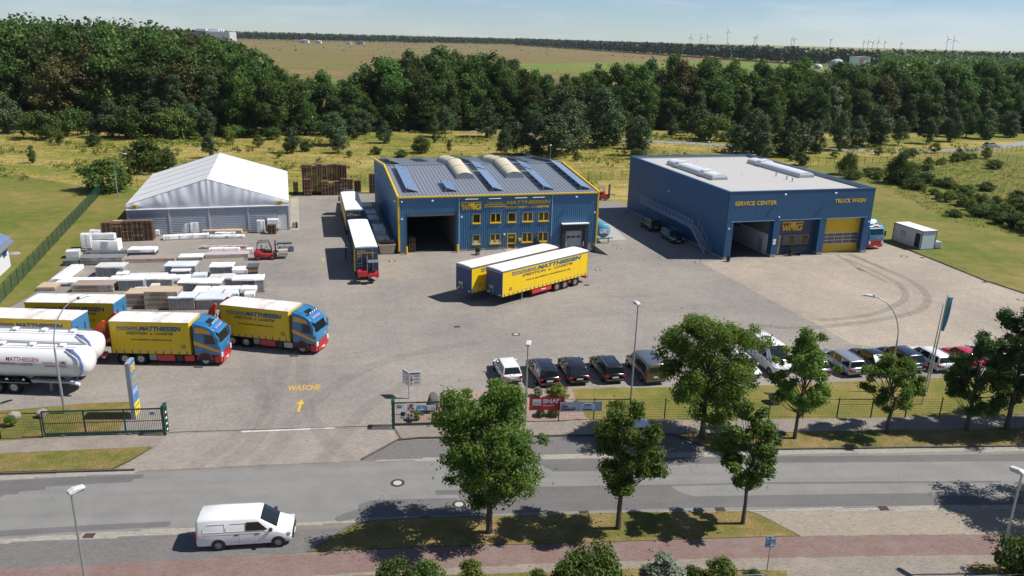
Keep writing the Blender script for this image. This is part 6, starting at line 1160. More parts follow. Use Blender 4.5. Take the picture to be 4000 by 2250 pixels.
goods('crate', 'white covered timber crate in the back crate row, first from the left', (-47.66,86.65), (-44.63,87.04), 1.25, 1.3)
goods('crate', 'white covered timber crate in the back crate row, second from the left', (-40.17,87.64), (-36.77,88.06), 1.3, 1.3)
goods('crate', 'white covered timber crate in the back crate row, third from the left', (-39.10,86.94), (-37.08,87.24), 0.95, 0.9)
goods('crate', 'white covered timber crate in the back crate row, fourth from the left', (-35.11,88.01), (-32.54,88.36), 1.25, 1.2)
goods('box', 'low white crate in the back crate row, first from the left', (-32.38,87.78), (-30.76,88.04), 0.95, 1.0)
goods('flat', 'filmed brown board stack in the middle crate row, first from the left', (-51.18,81.06), (-49.39,81.32), 0.45, 1.3)
goods('box', 'low white crate in the middle crate row, first from the left', (-50.21,82.86), (-45.23,83.40), 0.5, 1.3)
goods('flat', 'filmed brown board stack in the middle crate row, second from the left', (-47.41,81.03), (-43.16,81.49), 0.8, 1.3)
goods('box', 'low white crate in the middle crate row, second from the left', (-44.57,83.49), (-43.67,83.68), 0.8, 1.0)
goods('crate', 'white covered timber crate in the middle crate row, first from the left', (-42.76,81.91), (-40.16,82.24), 1.3, 1.2)
goods('crate', 'white covered timber crate in the middle crate row, second from the left', (-40.61,83.39), (-39.22,83.62), 1.0, 1.2)
goods('box', 'low white crate in the middle crate row, third from the left', (-39.59,82.54), (-38.74,82.72), 0.5, 0.6)
goods('crate', 'white covered timber crate in the middle crate row, third from the left', (-39.14,83.59), (-37.72,83.82), 1.0, 1.2)
goods('crate', 'white covered timber crate in the middle crate row, fourth from the left', (-36.43,82.20), (-31.91,82.69), 1.05, 1.2)
goods('crate', 'white covered timber crate in the middle crate row, fifth from the left', (-32.50,84.38), (-31.20,84.61), 1.0, 1.2)
goods('crate', 'white covered timber crate in the middle crate row, sixth from the left', (-31.14,84.06), (-28.59,84.39), 0.95, 1.2)
goods('box', 'low white crate in the low middle row, first from the left', (-45.03,86.02), (-43.91,86.24), 0.65, 0.9)
goods('box', 'low white crate in the low middle row, second from the left', (-43.48,85.46), (-41.54,85.75), 0.55, 1.0)
goods('box', 'low white crate in the low middle row, third from the left', (-41.33,85.65), (-39.41,85.94), 0.6, 1.0)
goods('box', 'low white crate in the low middle row, fourth from the left', (-38.02,84.88), (-36.42,85.13), 0.7, 1.0)
goods('box', 'low white crate in the low middle row, fifth from the left', (-36.55,86.38), (-35.06,86.63), 0.6, 0.9)
goods('box', 'low white crate in the low middle row, sixth from the left', (-34.23,85.51), (-32.98,85.73), 0.7, 0.9)
goods('flat', 'filmed brown board stack in the stack row behind the lorries, first from the left', (-39.44,76.62), (-37.73,76.85), 1.5, 1.3)
goods('box', 'low white crate in the stack row behind the lorries, first from the left', (-40.40,79.96), (-39.20,80.16), 0.7, 1.0)
goods('flat', 'filmed brown board stack in the stack row behind the lorries, second from the left', (-37.30,76.16), (-34.02,76.52), 1.9, 1.3)
goods('crate', 'white covered timber crate in the stack row behind the lorries, first from the left', (-34.83,76.05), (-32.31,76.34), 1.4, 1.3)
goods('crate', 'white covered timber crate in the stack row behind the lorries, second from the left', (-32.20,76.47), (-29.04,76.82), 1.2, 1.3)
goods('box', 'low white crate in the front right cluster, first from the left', (-34.07,80.14), (-32.80,80.35), 0.65, 0.9)
goods('box', 'low white crate in the front right cluster, second from the left', (-34.29,81.43), (-32.76,81.66), 0.65, 0.9)
goods('box', 'low white crate in the front right cluster, third from the left', (-32.70,80.19), (-31.13,80.42), 0.6, 0.9)
goods('box', 'low white crate in the front right cluster, fourth from the left', (-32.57,81.44), (-31.05,81.67), 0.6, 0.9)
goods('box', 'low white crate in the front right cluster, fifth from the left', (-30.75,80.08), (-29.20,80.31), 0.6, 0.9)
goods('box', 'low white crate in the front right cluster, sixth from the left', (-30.91,81.37), (-29.50,81.59), 0.7, 0.9)
goods('box', 'low white crate in the front right cluster, seventh from the left', (-29.22,81.02), (-27.67,81.25), 0.85, 1.0)
goods('box', 'low white crate in the front right cluster, eighth from the left', (-28.20,79.29), (-27.23,79.47), 0.9, 0.8)
goods('crate', 'tall narrow covered crate at the right end of the crate rows', (-28.14,82.55), (-27.14,82.79), 1.55, 1.2); goods('crate', 'wide covered crate near the right end of the crate rows', (-31.26,84.38), (-28.56,84.85), .95, 1.1); goods('crate', 'covered crate with clear film above the wide right hand one', (-32.44,87.88), (-30.84,88.19), .95, 1.0); goods('flat', 'tilted brown crate stack at the right end of the back row', (-30.85,88.28), (-29.58,88.57), 1.15, 1.2, m=[WOODP, BROWNG, DARKG], film=0)
p = off((-30.8,95.55), 1.45, .2, 16); goods('flat', 'filmed pallet load on the forklift forks', p, off(p, 1.15, 0, 16), .75, .9, z=.36, m=[WOODP, BROWNG, COVER]); goods('bundle', 'grey wrapped bundle lying beyond the forklift', (-30.51,99.50), (-28.55,99.91), .8, .9, m=GREYG); goods('bundle', 'thin dark tube bundle beyond the forklift', (-31.65,102.96), (-29.82,103.55), .3, .4, m=DARKG)
for i, (x, y, w, d, h, mt) in enumerate(((-2.9,23,1.5,3.0,1.6,GREYG),(-2.7,19.2,1.6,3.2,1.3,M('blue_grey_wrap', (.3,.36,.46,1), .4)),(-2.6,15.5,1.6,3.0,1.2,DARKG),(-2.5,7.0,1.5,4.2,1.5,M('blue_grey_wrap', ())),(-2.4,3.4,1.5,2.6,1.1,DARKG))):
    p = off((-14.8,100.2), x, y, 15.3); goods('wrap', 'wrapped dark pack standing in shade along the hall side wall, %s from the back' % ORD[i], p, off(p, w, 0, 15.3), h, d, a=15.3, m=mt)
D_ = thing('skip', 'pale grey open skip with scrap beside the hall corner', 'skip', off((-14.8,100.2), -2.6, -.1, 15.3), 15.3); SK = M('skip_paint', (.42,.40,.37,1), .7, 0, .2, 1, dirt=.3)
m = MB(); 
for a, b, c, d in (((.15,.1),(1.85,.1),(2.05,-.05),(-.05,-.05)),((1.85,.1),(1.85,2.2),(2.05,2.4),(2.05,-.05)),((1.85,2.2),(.15,2.2),(-.05,2.4),(2.05,2.4)),((.15,2.2),(.15,.1),(-.05,-.05),(-.05,2.4))): m.quad((*a,.1),(*b,.1),(*c,1.3),(*d,1.3))
m.quad((.15,.1,.12),(1.85,.1,.12),(1.85,2.2,.12),(.15,2.2,.12)); m.build('skip_body', SK, D_); m = MB(); m.tube([(-.05,-.05,1.3),(2.05,-.05,1.3),(2.05,2.4,1.3),(-.05,2.4,1.3),(-.05,-.05,1.3)], .06, 6); m.build('rim', SK, D_)
m = MB(); [m.bar((random.uniform(.2,1.8),random.uniform(.2,2.1),.7), (random.uniform(.0,2.4),random.uniform(.2,2.3),random.uniform(1.1,1.6)), .12, .05) for _ in range(14)]; m.box(.1,1.9,.1,2.2,.3,1.0); m.build('scrap', DARKG, D_)
# ------------------------------------------------------------------ lamps
LH = M('lamp_head', (.60,.61,.62,1), .5, 0, .25, 4, dirt=.3)
def post_lamp(label, p, h, a, base_sleeve=True):
    t = thing('street_lamp', label, 'street lamp', p, a, 'street lamps with box heads'); MB().lathe([(.085,0),(.085,1.1),(.07,1.15),(.05,h)], n=10).build('pole', STEEL, t, True)
    o = MB(); o.prism([(-.15,h-.06),(.62,h+.02),(.62,h+.14),(.1,h+.2),(-.15,h+.1)], -.17, .17); o.build('lamp_head', LH, t, bevel=.03); MB().box(0,.55,-.12,.12,h-.055,h-.02).build('lens', GLASS, t)
post_lamp('box headed street lamp at the bottom left edge', (-20.74,32.93), 6.2, 50); post_lamp('box headed street lamp before the red banner', (1.26,53.46), 6.2, 80); post_lamp('tall box headed lamp post behind the fence beside the black cars', (9.73,57.9), 8.0, 110); post_lamp('box headed street lamp at the bottom right edge', (27.03,37.0), 6.2, 120)
def arc_lamp(label, p, h, a, reach=2.2):
    t = thing('curved_lamp', label, 'street lamp', p, a, 'curved arm lamps'); MB().lathe([(.09,0),(.09,h*.42),(.065,h*.43),(.06,h*.6)], n=10).build('pole', STEEL, t, True)
    pts = [(0,0,h*.6)] + [(reach*(1-math.cos(math.pi/2*k/8))*1.0, 0, h*.6+(h*.38)*math.sin(math.pi/2*k/8)) for k in range(1,9)]; m = MB(); m.tube(pts, .04, 8); m.build('arm', STEEL, t, True)
    x, z = pts[-1][0], pts[-1][2]; m = MB(); m.prism([(x-.05,z-.04),(x+.75,z-.02),(x+.8,z+.06),(x+.5,z+.13),(x,z+.1)], -.16, .16); m.build('lamp_head', LH, t, bevel=.04); MB().box(x-.12,x+.08,-.07,.07,z-.07,z+.09).build('joint', BLACKP, t)
arc_lamp('curved arm lamp rising before the silo trailers', (-32.88,53.0), 8.6, 55, 2.2); arc_lamp('curved arm lamp behind the parked cars on the right', (30.73,59.14), 8.7, 160, 2.3); arc_lamp('curved arm lamp on the meadow left of the tent', (-66.67,131.4), 7.5, 0, 1.6)
for i, p in enumerate(((8.2,187.6), (48.70,202.30))):
    t = thing('path_lamp', 'small post top lamp on the meadow behind the %s' % ('blue hall', 'service centre')[i], 'street lamp', p, 0); MB().lathe([(.06,0),(.05,3.2)], n=8).build('pole', STEEL, t); MB().lathe([(.05,3.2),(.25,3.25),(.28,3.45),(.1,3.6)], n=12).build('lamp_head', LH, t, True)
# ------------------------------------------------------------------ fences and gates
GRN = M('fence_green', (.02,.095,.065,1), .5, 0, .2, 3); FBL = M('fence_dark', (.018,.026,.024,1), .5, 0, .2, 3)
def fence_meshes(L_, h, mat, dens):
    m = MB(); z = .05; vs = np.arange(.02, L_, dens)
    while z < h: m.box(0,L_,-.005,.005,z-.005,z+.005); z += .2
    for x in vs: m.box(x-.0028,x+.0028,.004,.0095,.03,h)
    return m.mesh('wire_panel', mat), MB().box(-.03,.03,-.02,.05,0,h+.05).mesh('post', mat)
FM = {('d', 2.5): fence_meshes(2.44, 1.75, FBL, .16), ('g', 2.5): fence_meshes(2.44, 1.8, GRN, .05), ('b', 2.5): fence_meshes(2.44, 1.8, FBL, .2)}
def fence(label, pts, kind, group=None):
    t = thing('wire_fence', label, 'fence', pts[0], 0, group); pan, post = FM[(kind, 2.5)]; o0 = pts[0]
    for (xa, ya), (xb, yb) in zip(pts, pts[1:]):
        d = math.hypot(xb-xa, yb-ya); n = max(1, round(d/2.5)); an = math.atan2(yb-ya, xb-xa)
        for i in range(n): q = (xa-o0[0]+(xb-xa)*i/n, ya-o0[1]+(yb-ya)*i/n, 0); link('post', post, t, q, an); o = link('wire_panel', pan, t, (q[0]+.03*math.cos(an), q[1]+.03*math.sin(an), 0), an); o.scale.x = d/n/2.5
    link('post', post, t, (pts[-1][0]-o0[0], pts[-1][1]-o0[1], 0)); return t
fence('dark wire fence on the street side left of the gates', [(-60,46.3), (-35.08,48.92), (-32.38,49.29)], 'd'); fence('long dark wire fence between parked cars and street trees', [(.4,53.35), (3.74,53.76), (6.41,54.18), (14.50,54.66), (27.88,55.51), (33.37,55.90), (62,59.2)], 'd')
fence('green wire fence running along the left grass strip', [(-72,137.6), (-52.3,76.3), (-45.5,55)], 'g'); fence('thin wire fence between pallets and meadow behind the halls', [(-72,138.5), (-38,147), (12.40,159.79), (20.15,162.49)], 'b'); fence('wire fence behind the service centre along the wild grass', [(22.16,164.20), (46,150), (69.5,187.5), (94,198), (122,214), (160,238)], 'b'); fence('wire fence down the right hand embankment', [(122,214), (128,200), (150,186)], 'b')
bar_me = MB().box(-.011,.011,-.011,.011,.22,1.88).mesh('gate_bar', FBL)
def gate(label, a, b, mirror):
    t = thing('sliding_gate', label, 'gate', a, math.degrees(math.atan2(b[1]-a[1], b[0]-a[0])), 'green sliding gates'); L_ = math.hypot(b[0]-a[0], b[1]-a[1])
    MB().box(0,L_,-.06,.06,.12,.26).build('bottom_rail', GREEN, t); MB().box(0,L_,-.04,.04,1.88,1.97).build('top_rail', GREEN, t); MB().box(0,L_,-.02,.02,.98,1.02).build('middle_rail', FBL, t)
    for k in range(4): x = L_*k/3; MB().box(x-.04,x+.04,-.045,.045,.26,1.88).build('upright', GREEN, t)
    n = int(L_/.12)
    for i in range(1, n): link('gate_bar', bar_me, t, (L_*i/n, 0, 0))
    x = L_ if not mirror else 0
    for y in (-.3, .3): MB().box(x-.09,x+.09,y-.09,y+.09,0,2.2).build('guide_post', GREEN, t)
    MB().box(x-.12,x+.12,-.3,.3,2.06,2.2).build('guide_head', GREEN, t); s = 1 if not mirror else -1
    for i in range(8): MB().box(x+s*.10-.02,x+s*.10+.02,-.12,.12,.25+i*.22,.36+i*.22).build('safety_edge', BLACKP if i % 2 else WHITE, t)
    for q in (.15, .7): MB().box(L_*q-.12,L_*q+.12,-.14,.14,0,.12).build('roller', GREYM, t)
    return t
gl = gate('green sliding gate pushed open on the left of the driveway', (-32.3,49.42), (-24.25,50.42), False); gr = gate('green sliding gate with sign boards on the right of the driveway', (-8.4,52.2), (.2,53.25), True)
def placard(par, x, z, w, h, mat, y=-.06, name='sign_plate'): return MB().box(x,x+w,y-.01,y,z,z+h).build(name, mat, par)
SGR = M('sign_red', (.55,.02,.03,1), .5, 0, .04, 2); SBL = M('sign_blue', (.10,.42,.62,1), .5, 0, .04, 2); SYE = M('sign_yellow', (.75,.5,.05,1), .5)
s = placard(gl, 7.1, 1.45, .42, .3, WHITE); MB().box(7.2,7.42,-.078,-.072,1.52,1.62).build('camera_symbol', INK, s); MB().box(7.14,7.5,-.078,-.072,1.66,1.71).build('print', INK, s)
s = placard(gr, .25, 1.5, .45, .32, WHITE); MB().box(.33,.6,-.078,-.072,1.56,1.66).build('camera_symbol', INK, s); MB().box(.29,.66,-.078,-.072,1.72,1.77).build('print', INK, s)
s = placard(gr, .95, 1.3, .66, .62, WHITE)
for i in range(3): MB().prism([(1.10+i*.09,1.5),(1.16+i*.09,1.5),(1.32+i*.07,1.82),(1.24+i*.07,1.84)], -.082, -.072).build('red_stripe', SGR, s)
MB().prism([(1.02,1.44),(1.16,1.58),(1.2,1.44)], -.082, -.072).build('blue_wedge', INK, s); MB().prism([(1.32,1.44),(1.42,1.58),(1.55,1.44)], -.082, -.072).build('blue_wedge', INK, s); MB().box(1.05,1.5,-.082,-.072,1.34,1.38).build('print', INK, s)
s = placard(gr, 1.68, 1.3, .68, .42, SBL); MB().prism([(1.97,1.48),(2.02,1.6),(2.08,1.48),(2.02,1.44)], -.082, -.072).build('emblem', WHITE, s); MB().box(1.8,2.25,-.082,-.072,1.34,1.39).build('print', WHITE, s)
s = placard(gr, 2.42, 1.3, .68, .42, WHITE); MB().lathe([(.08,0),(.08,-.01)], (2.54,-.072,1.52), 14, 'y').build('shell_mark', SYE, s); text('Card', s, INK, (2.72,-.07,1.42), (1,0,0), .28, .13, lift=.006)
s = placard(gr, 3.2, 1.48, .44, .22, SGR); MB().box(3.24,3.36,-.082,-.072,1.53,1.65).build('mark', WHITE, s); text('SNAP', s, WHITE, (3.39,-.07,1.55), (1,0,0), .22, .08, lift=.006)
for x, w in ((.45,.5),(1.15,.32)):
    s = placard(gr, x, .68, w, w*1.25, WHITE); MB().lathe([(w*.36,0),(w*.36,-.008),(w*.27,-.008),(w*.27,0)], (x+w/2,-.07,.68+w*.75), 20, 'y').build('ban_ring', INKD if w > .4 else SGR, s); MB().prism([(x+w*.35,.68+w*.95),(x+w*.42,.68+w*1.02),(x+w*.68,.68+w*.55),(x+w*.6,.68+w*.5)], -.08, -.072).build('figure', INKD, s); MB().box(x+w*.15,x+w*.85,-.08,-.072,.68+w*.12,.68+w*.2).build('print', INKD, s)
# banners on the fence
t = thing('banner', 'red fence banner reading SNAP Account', 'banner', (1.50,53.62), 6); m = MB(); n = 12; vs_ = []
for i in range(n+1): vs_ += [(2.62*i/n,-.05+.02*math.sin(i*1.3),.92+.04*math.sin(i*.5)),(2.62*i/n,-.05+.015*math.sin(i),2.02-.05*abs(math.sin(i*.52)))]
m.add(vs_, [(2*i,2*i+2,2*i+3,2*i+1) for i in range(n)]); m.build('cloth', SGR, t, True); m = MB(); m.prism([(.3,1.35),(.88,1.35),(.88,1.85),(.24,1.85),(.24,1.42)], -.085, -.08); m.build('white_square', WHITE, t); m = MB(); m.tube([(.38,-.09,1.52),(.42,-.09,1.64),(.7,-.09,1.64),(.76,-.09,1.52),(.38,-.09,1.52)], .015, 4); m.build('car_symbol', GREYM, t)
text('SNAP', t, WHITE, (1.0,-.08,1.52), (1,0,0), 1.32, .34, bold=.05, lift=.008); text('Account', t, WHITE, (1.0,-.08,1.27), (1,0,0), .86, .17, bold=.02, lift=.008)
t = thing('banner', 'pale blue fence banner with a white car picture', 'banner', (3.78,53.76), 6); MB().box(.02,3.2,-.06,-.05,.82,1.62).build('cloth', M('banner_pale_blue', (.42,.52,.62,1), .5, 0, .1, 1), t); MB().box(.15,.42,-.075,-.062,1.36,1.44).build('red_tag', SGR, t)
for i, (w, z) in enumerate(((.5,1.2),(1.1,1.06),(1.0,.93))): MB().box(.12,.12+w,-.075,-.062,z,z+.1).build('text_bar', INKD, t)
text('To run after', t, WHITE, (.16,-.075,1.08), (1,0,0), .9, .06, lift=.004); MB().prism([(1.5,.9),(1.62,1.3),(1.85,1.5),(2.35,1.5),(2.58,1.3),(2.7,.9)], -.075, -.062).build('car_shape', M('banner_white', (.7,.74,.78,1)), t); MB().prism([(1.78,1.28),(1.9,1.45),(2.3,1.45),(2.42,1.28)], -.085, -.076).build('windscreen_shape', M('banner_blue', (.2,.32,.42,1)), t); MB().box(1.75,2.45,-.085,-.076,.94,1.02).build('grille_shape', INKD, t)
# corner notice board, sign pylon, flagpoles, road sign
t = thing('notice_board', 'white two winged notice board on a post behind the right gate', 'sign', (-7.9,57.0), 0); MB().cyl((0,0,0), (0,0,2.1), .04, n=8).build('post', STEEL, t)
for s, a in ((-1,128),(1,12)):
    b = MB().box(0,.95,-.015,.015,1.05,2.25).build('wing', WHITE, t); b.rotation_euler = (0,0,R(a)); f = -1 if s > 0 else 1; yy = f*.02
    MB().box(.08,.87,min(yy,yy*1.3),max(yy,yy*1.3),2.08,2.18).build('heading', INK, b)
    for i in range(3): z = 1.25+i*.27; [MB().prism([(.12,z),(.34,z),(.23,z+.2)], yy, yy*1.4).build('warning_triangle', ORP, b) if i != 1 else MB().lathe([(.1,0),(.1,yy*.3)], (.23,yy,z+.1), 12, 'y').build('ban_disc', SGR, b)]; MB().box(.45,.85,min(yy,yy*1.3),max(yy,yy*1.3),z+.1,z+.14).build('print', INKD, b)
t = thing('sign_pylon', 'tall narrow blue sign pylon with yellow lettering beside the left gate', 'sign', (-27.45,52.3), 98); MB().box(0,1.5,-.15,.15,.0,4.75).build('pylon_core', M('pylon_grey', (.36,.38,.42,1), .45, .2, .08, 1), t)
for s in (-1, 1): MB().box(.04,1.46,s*.15-.006,s*.15+.006,.15,4.7).build('face', M('pylon_blue', (.05,.19,.5,1), .4), t); MB().box(.05,1.45,s*.16-.004,s*.16+.004,.2,1.3).build('yellow_field', M('pylon_yellow', (.75,.62,.02,1), .5), t)
logo(t, (.12,-.16,3.85), (1,0,0), 1.25, .6, YEL, .008, .006)
for tx, z, h in (('WOLFGANG', 3.5, .16), ('MATTHIESSEN', 3.18, .24), ('SPEDITION', 2.9, .17), ('LOGISTIK', 2.66, .17), ('SERVICE', 2.3, .15), ('CENTER', 2.08, .15)): text(tx, t, YEL if z > 2.5 else WHITE, (.14,-.16,z), (1,0,0), 1.2, h, bold=.03, lift=.008)
text('TRUCK WASH', t, INK, (.14,-.165,.9), (1,0,0), 1.2, .16, bold=.02, lift=.004); text('SNAP', t, SGR, (.3,-.165,.5), (1,0,0), .8, .22, bold=.03, lift=.004); t.scale = (.8, 1, .93)
ALP = M('white_aluminium', (.62,.63,.64,1), .35, .4, .08, 3)
for i, (p, h) in enumerate((((33.25,58.39), 8.45), ((34.92,60.94), 8.4))):
    t = thing('flagpole', ('nearer flagpole without a flag behind the fence', 'farther flagpole carrying the hanging blue flag')[i], 'flagpole', p, 0); MB().lathe([(.07,0),(.06,3),(.03,h),(.05,h+.03),(.01,h+.12)], n=10).build('pole', ALP, t, True); t.rotation_euler = (0, R(.8), 0)
    if i:
        m = MB(); n = 8; vs_ = []
        for k in range(n+1):
            for q in range(5): vs_.append((.06+.11*q-.04*k*.5*(q/4), .09*math.sin(q*2.2+k*.5)*(q/4+.2), h-.1-2.9*k/n))
        m.add(vs_, [(k*5+q, k*5+q+1, (k+1)*5+q+1, (k+1)*5+q) for k in range(n) for q in range(4)], 0)
        m.m = [1 if (f % 4) in (1,) and 4 < f < 24 else 0 for f in range(len(m.f))]; m.build('flag', [M('flag_blue', (.14,.45,.65,1), .6), M('flag_yellow', (.6,.5,.05,1), .6)], t, True)
t = thing('road_sign', 'blue grey back of a rectangular road sign on the footway', 'sign', (14.3,36.75), 6); MB().cyl((0,0,0), (0,0,2.15), .035, n=8).build('post', STEEL, t); b = MB().box(-.3,.3,.03,.05,1.45,2.15).build('plate', M('sign_back', (.20,.36,.55,1), .4, .3, .05, 2), t, bevel=.004); [MB().box(-.24,.24,-.045,.028,z,z+.03).build('clamp', STEEL, b) for z in (1.58,2.0)]
# street side railings at the bottom edge
def railing(label, a, b):
    t = thing('low_railing', label, 'railing', a, math.degrees(math.atan2(b[1]-a[1], b[0]-a[0]))); L_ = math.hypot(b[0]-a[0], b[1]-a[1]); n = max(1, int(L_/2))
    for i in range(n+1): MB().box(L_*i/n-.035,L_*i/n+.035,-.035,.035,0,1.15).build('post', STEEL, t)
    for z in (.55,.8,1.08): MB().box(0,L_,-.02,.02,z,z+.035).build('rail', STEEL, t)
railing('galvanised low railing in the hedge at the bottom edge', (7.6,34.35), (13.6,34.95)); railing('galvanised low railing at the bottom right corner', (24.2,35.2), (36,36.4))
# bench, plant pots
t = thing('bench', 'black metal bench before the service centre office', 'bench', (38.35,104.6), 15.4); [MB().box(-.75,.75,y,y+.1,.43,.46).build('seat_slat', BLACKP, t) for y in (-.2,-.06,.08)]; [MB().box(-.75,.75,.22,.25,z,z+.09).build('back_slat', BLACKP, t) for z in (.55,.68,.8)]; [MB().box(x-.03,x+.03,-.22,.26,0,.44).build('leg', BLACKP, t) for x in (-.68,.68)]; [MB().box(x-.03,x+.03,-.22,.26,.6,.64).build('armrest', BLACKP, t) for x in (-.72,.72)]
# boulders
def boulder(label, p, sx, sy, sz, mat=ROCK, seed=1):
    b = bmesh.new(); bmesh.ops.create_icosphere(b, subdivisions=3, radius=1); rs = np.random.default_rng(seed); pl = [(Vector(rs.normal(size=3)).normalized(), rs.uniform(.55,.9)) for _ in range(14)]
    for v in b.verts:
        for n, d in pl:
            k = v.co.dot(n)
            if k > d: v.co -= n*(k-d)*.9
        v.co += Vector(rs.normal(size=3))*.015; v.co = Vector((v.co.x*sx, v.co.y*sy, v.co.z*sz + sz*.7))
    me = bpy.data.meshes.new('boulder'); b.to_mesh(me); b.free(); me.materials.append(mat); o = link('boulder', me, None, (p[0], p[1], -.05), rs.uniform(0, 3)); tag(o, label, 'boulder', 'boulders'); return o
boulder('big dark standing boulder behind the signs of the right gate', (-5.8,55.0), .62, .5, 1.0, M('dark_boulder', (.10,.09,.085,1), .9, 0, .35, 2, bmp=.6), 2); boulder('pale boulder on the grass left of the left gate', (-36.0,52.0), .55, .45, .38, seed=3); boulder('pale boulder behind the left gate post', (-34.1,52.3), .5, .42, .45, seed=4); boulder('large grey boulder on the lawn behind the slender trees', (21.3,57.9), .8, .6, .6, seed=5); boulder('dark grey boulder on the lawn below the biggest fence-side tree', (18.1,57.6), .6, .5, .45, seed=6); boulder('flat pale stone on the lawn at the right', (46.2,60.5), .6, .5, .15, seed=7); boulder('second flat pale stone on the lawn at the right', (43.6,57.4), .5, .4, .14, seed=8)

# ------------------------------------------------------------------ trees and shrubs
def leaves_np(cs, rs, n, size, rg, up=.35, asp=.55, flat=1.):
    """n leaf faces spread through clumps with centres cs and radii rs; returns verts, faces, rnd."""
    k = rg.choice(len(cs), n, p=(rs**2)/np.sum(rs**2)); d = rg.normal(size=(n,3)); d /= np.linalg.norm(d, axis=1)[:,None]
    rad = rs[k]*np.where(rg.uniform(0, 1, n) < .7, np.cbrt(rg.uniform(.12, 1, n))*rg.normal(1, .16, n), np.abs(rg.normal(0, .72, n))); p = cs[k] + d*rad[:,None]*np.array([1,1,flat])
    nrm = d*.9 + rg.normal(size=(n,3))*.65 + np.array([0,0,up]); nrm /= np.linalg.norm(nrm, axis=1)[:,None]
    a = np.cross(nrm, rg.normal(size=(n,3))); a /= np.linalg.norm(a, axis=1)[:,None]; b = np.cross(nrm, a); s = size*rg.uniform(.6, 1.35, n)[:,None]
    V = np.stack([p - a*s, p + b*s*asp - a*s*.1, p + a*s, p - b*s*asp - a*s*.1], 1); V[:,1] += nrm*s*.15; V[:,3] += nrm*s*.15
    ck = rg.uniform(0, 1, len(cs)); r = np.clip(.5*ck[k] + .5*rg.uniform(0, 1, n), 0, 1)
    return V.reshape(-1, 3), np.arange(n*4).reshape(n, 4), r
def limbs(cs, H, r0, base, rg, nb, lean=(0,0)):
    m = MB(); top = Vector((lean[0], lean[1], H*.72)); pts = [Vector((0,0,0)), Vector((lean[0]*.1, lean[1]*.1, base*.6)), Vector((lean[0]*.3+rg.normal()*.1, lean[1]*.3, base+.12*H)), Vector((lean[0]*.7, lean[1]*.7+rg.normal()*.1, H*.5)), top]
    m.tube(pts, [r0*1.25, r0, r0*.82, r0*.5, r0*.15], 8)
    for i in rg.choice(len(cs), min(nb, len(cs)), replace=False):
        c = Vector(cs[i]); z = max(base*.85, min(H*.62, c.z*.62)); f = z/(H*.72); a = Vector((lean[0]*f, lean[1]*f, z)); mid = a.lerp(c, .55) + Vector((0,0,-.04*H*rg.uniform(0,1)))
        m.tube([a, mid, c], [r0*.42*(1-.5*f), r0*.22, r0*.05], 5)
    return m
def clumps(n, H, Rr, base, rg, shape='round'):
    if shape == 'lobed':            # a street tree: main limbs carry lobes of their own size, gaps between them
        cs = []; nl = 11; A = rg.uniform(0, 6.28)
        for i in range(nl):
            t = (i+.5)/nl; z = base + (H-base)*(.12+.80*t); a = A + i*2.4 + rg.normal()*.3; w = Rr*(.30+.52*math.sqrt(max(.02, 1-(1.9*t-.85)**2)))*rg.uniform(.55, 1.08); lr = Rr*rg.uniform(.28, .46)
            if i == nl-1: w = .12*Rr
            for _ in range(n//nl + 1): d = rg.normal(size=3); d = d/np.linalg.norm(d)*lr*rg.uniform(.35, 1); cs.append((w*math.cos(a)+d[0], w*math.sin(a)+d[1], min(H*.985, max(base*.8, z+d[2]*1.1))))
        rg.shuffle(cs); cs = cs[:int(n*.62)]
    else: cs = []

    cs = list(cs)
    while len(cs) < n:
        u = rg.uniform(-1, 1, 3)
        if u@u > 1: continue
        if rg.uniform() > .25 and u@u < .25: continue
        z = base + (H-base)*(u[2]*.5+.5); t = (z-base)/(H-base)
        w = {'lobed': math.sqrt(max(.05, 1-(2*t-.9)**2))*.93, 'round': math.sqrt(max(.05, 1-(2*t-.95)**2)), 'egg': (1-t)**.55*min(1, .45+t*2.2), 'cone': (1-t)*.95+.06, 'tall': math.sqrt(max(.08, 1-(2*t-.9)**2))*(1-.25*t)}[shape]
        cs.append((u[0]*Rr*.82*w*1.15, u[1]*Rr*.82*w*1.15, z*.93))
    return np.array(cs)
def tree_meshes(seed, H, Rr, base, nc, nl, leaf, size, r0, shape='round', cr=.26, nb=12, up=.35, lean=(0,0), flat=.85, asp=.55):
    rg = np.random.default_rng(seed); cs = clumps(nc, H, Rr, base, rg, shape); rs = rg.uniform(.7, 1.35, len(cs))*Rr*cr
    V, F, r = leaves_np(cs, rs, nl, size, rg, up, asp, flat)
    return limbs(cs, H, r0, base, rg, nb, lean).mesh('trunk', BARK, True), np_mesh('crown', V, F, leaf, r)
def plant(name, label, cat, p, mesh, group=None, scale=1., rz=None, z=0.):
    t = thing(name, label, cat, (p[0], p[1], z), random.uniform(0,360) if rz is None else rz, group); t.scale = scale if isinstance(scale, tuple) else (scale,)*3
    link('trunk' if cat == 'tree' else 'stems', mesh[0], t); link('crown' if cat == 'tree' else 'foliage', mesh[1], t); return t
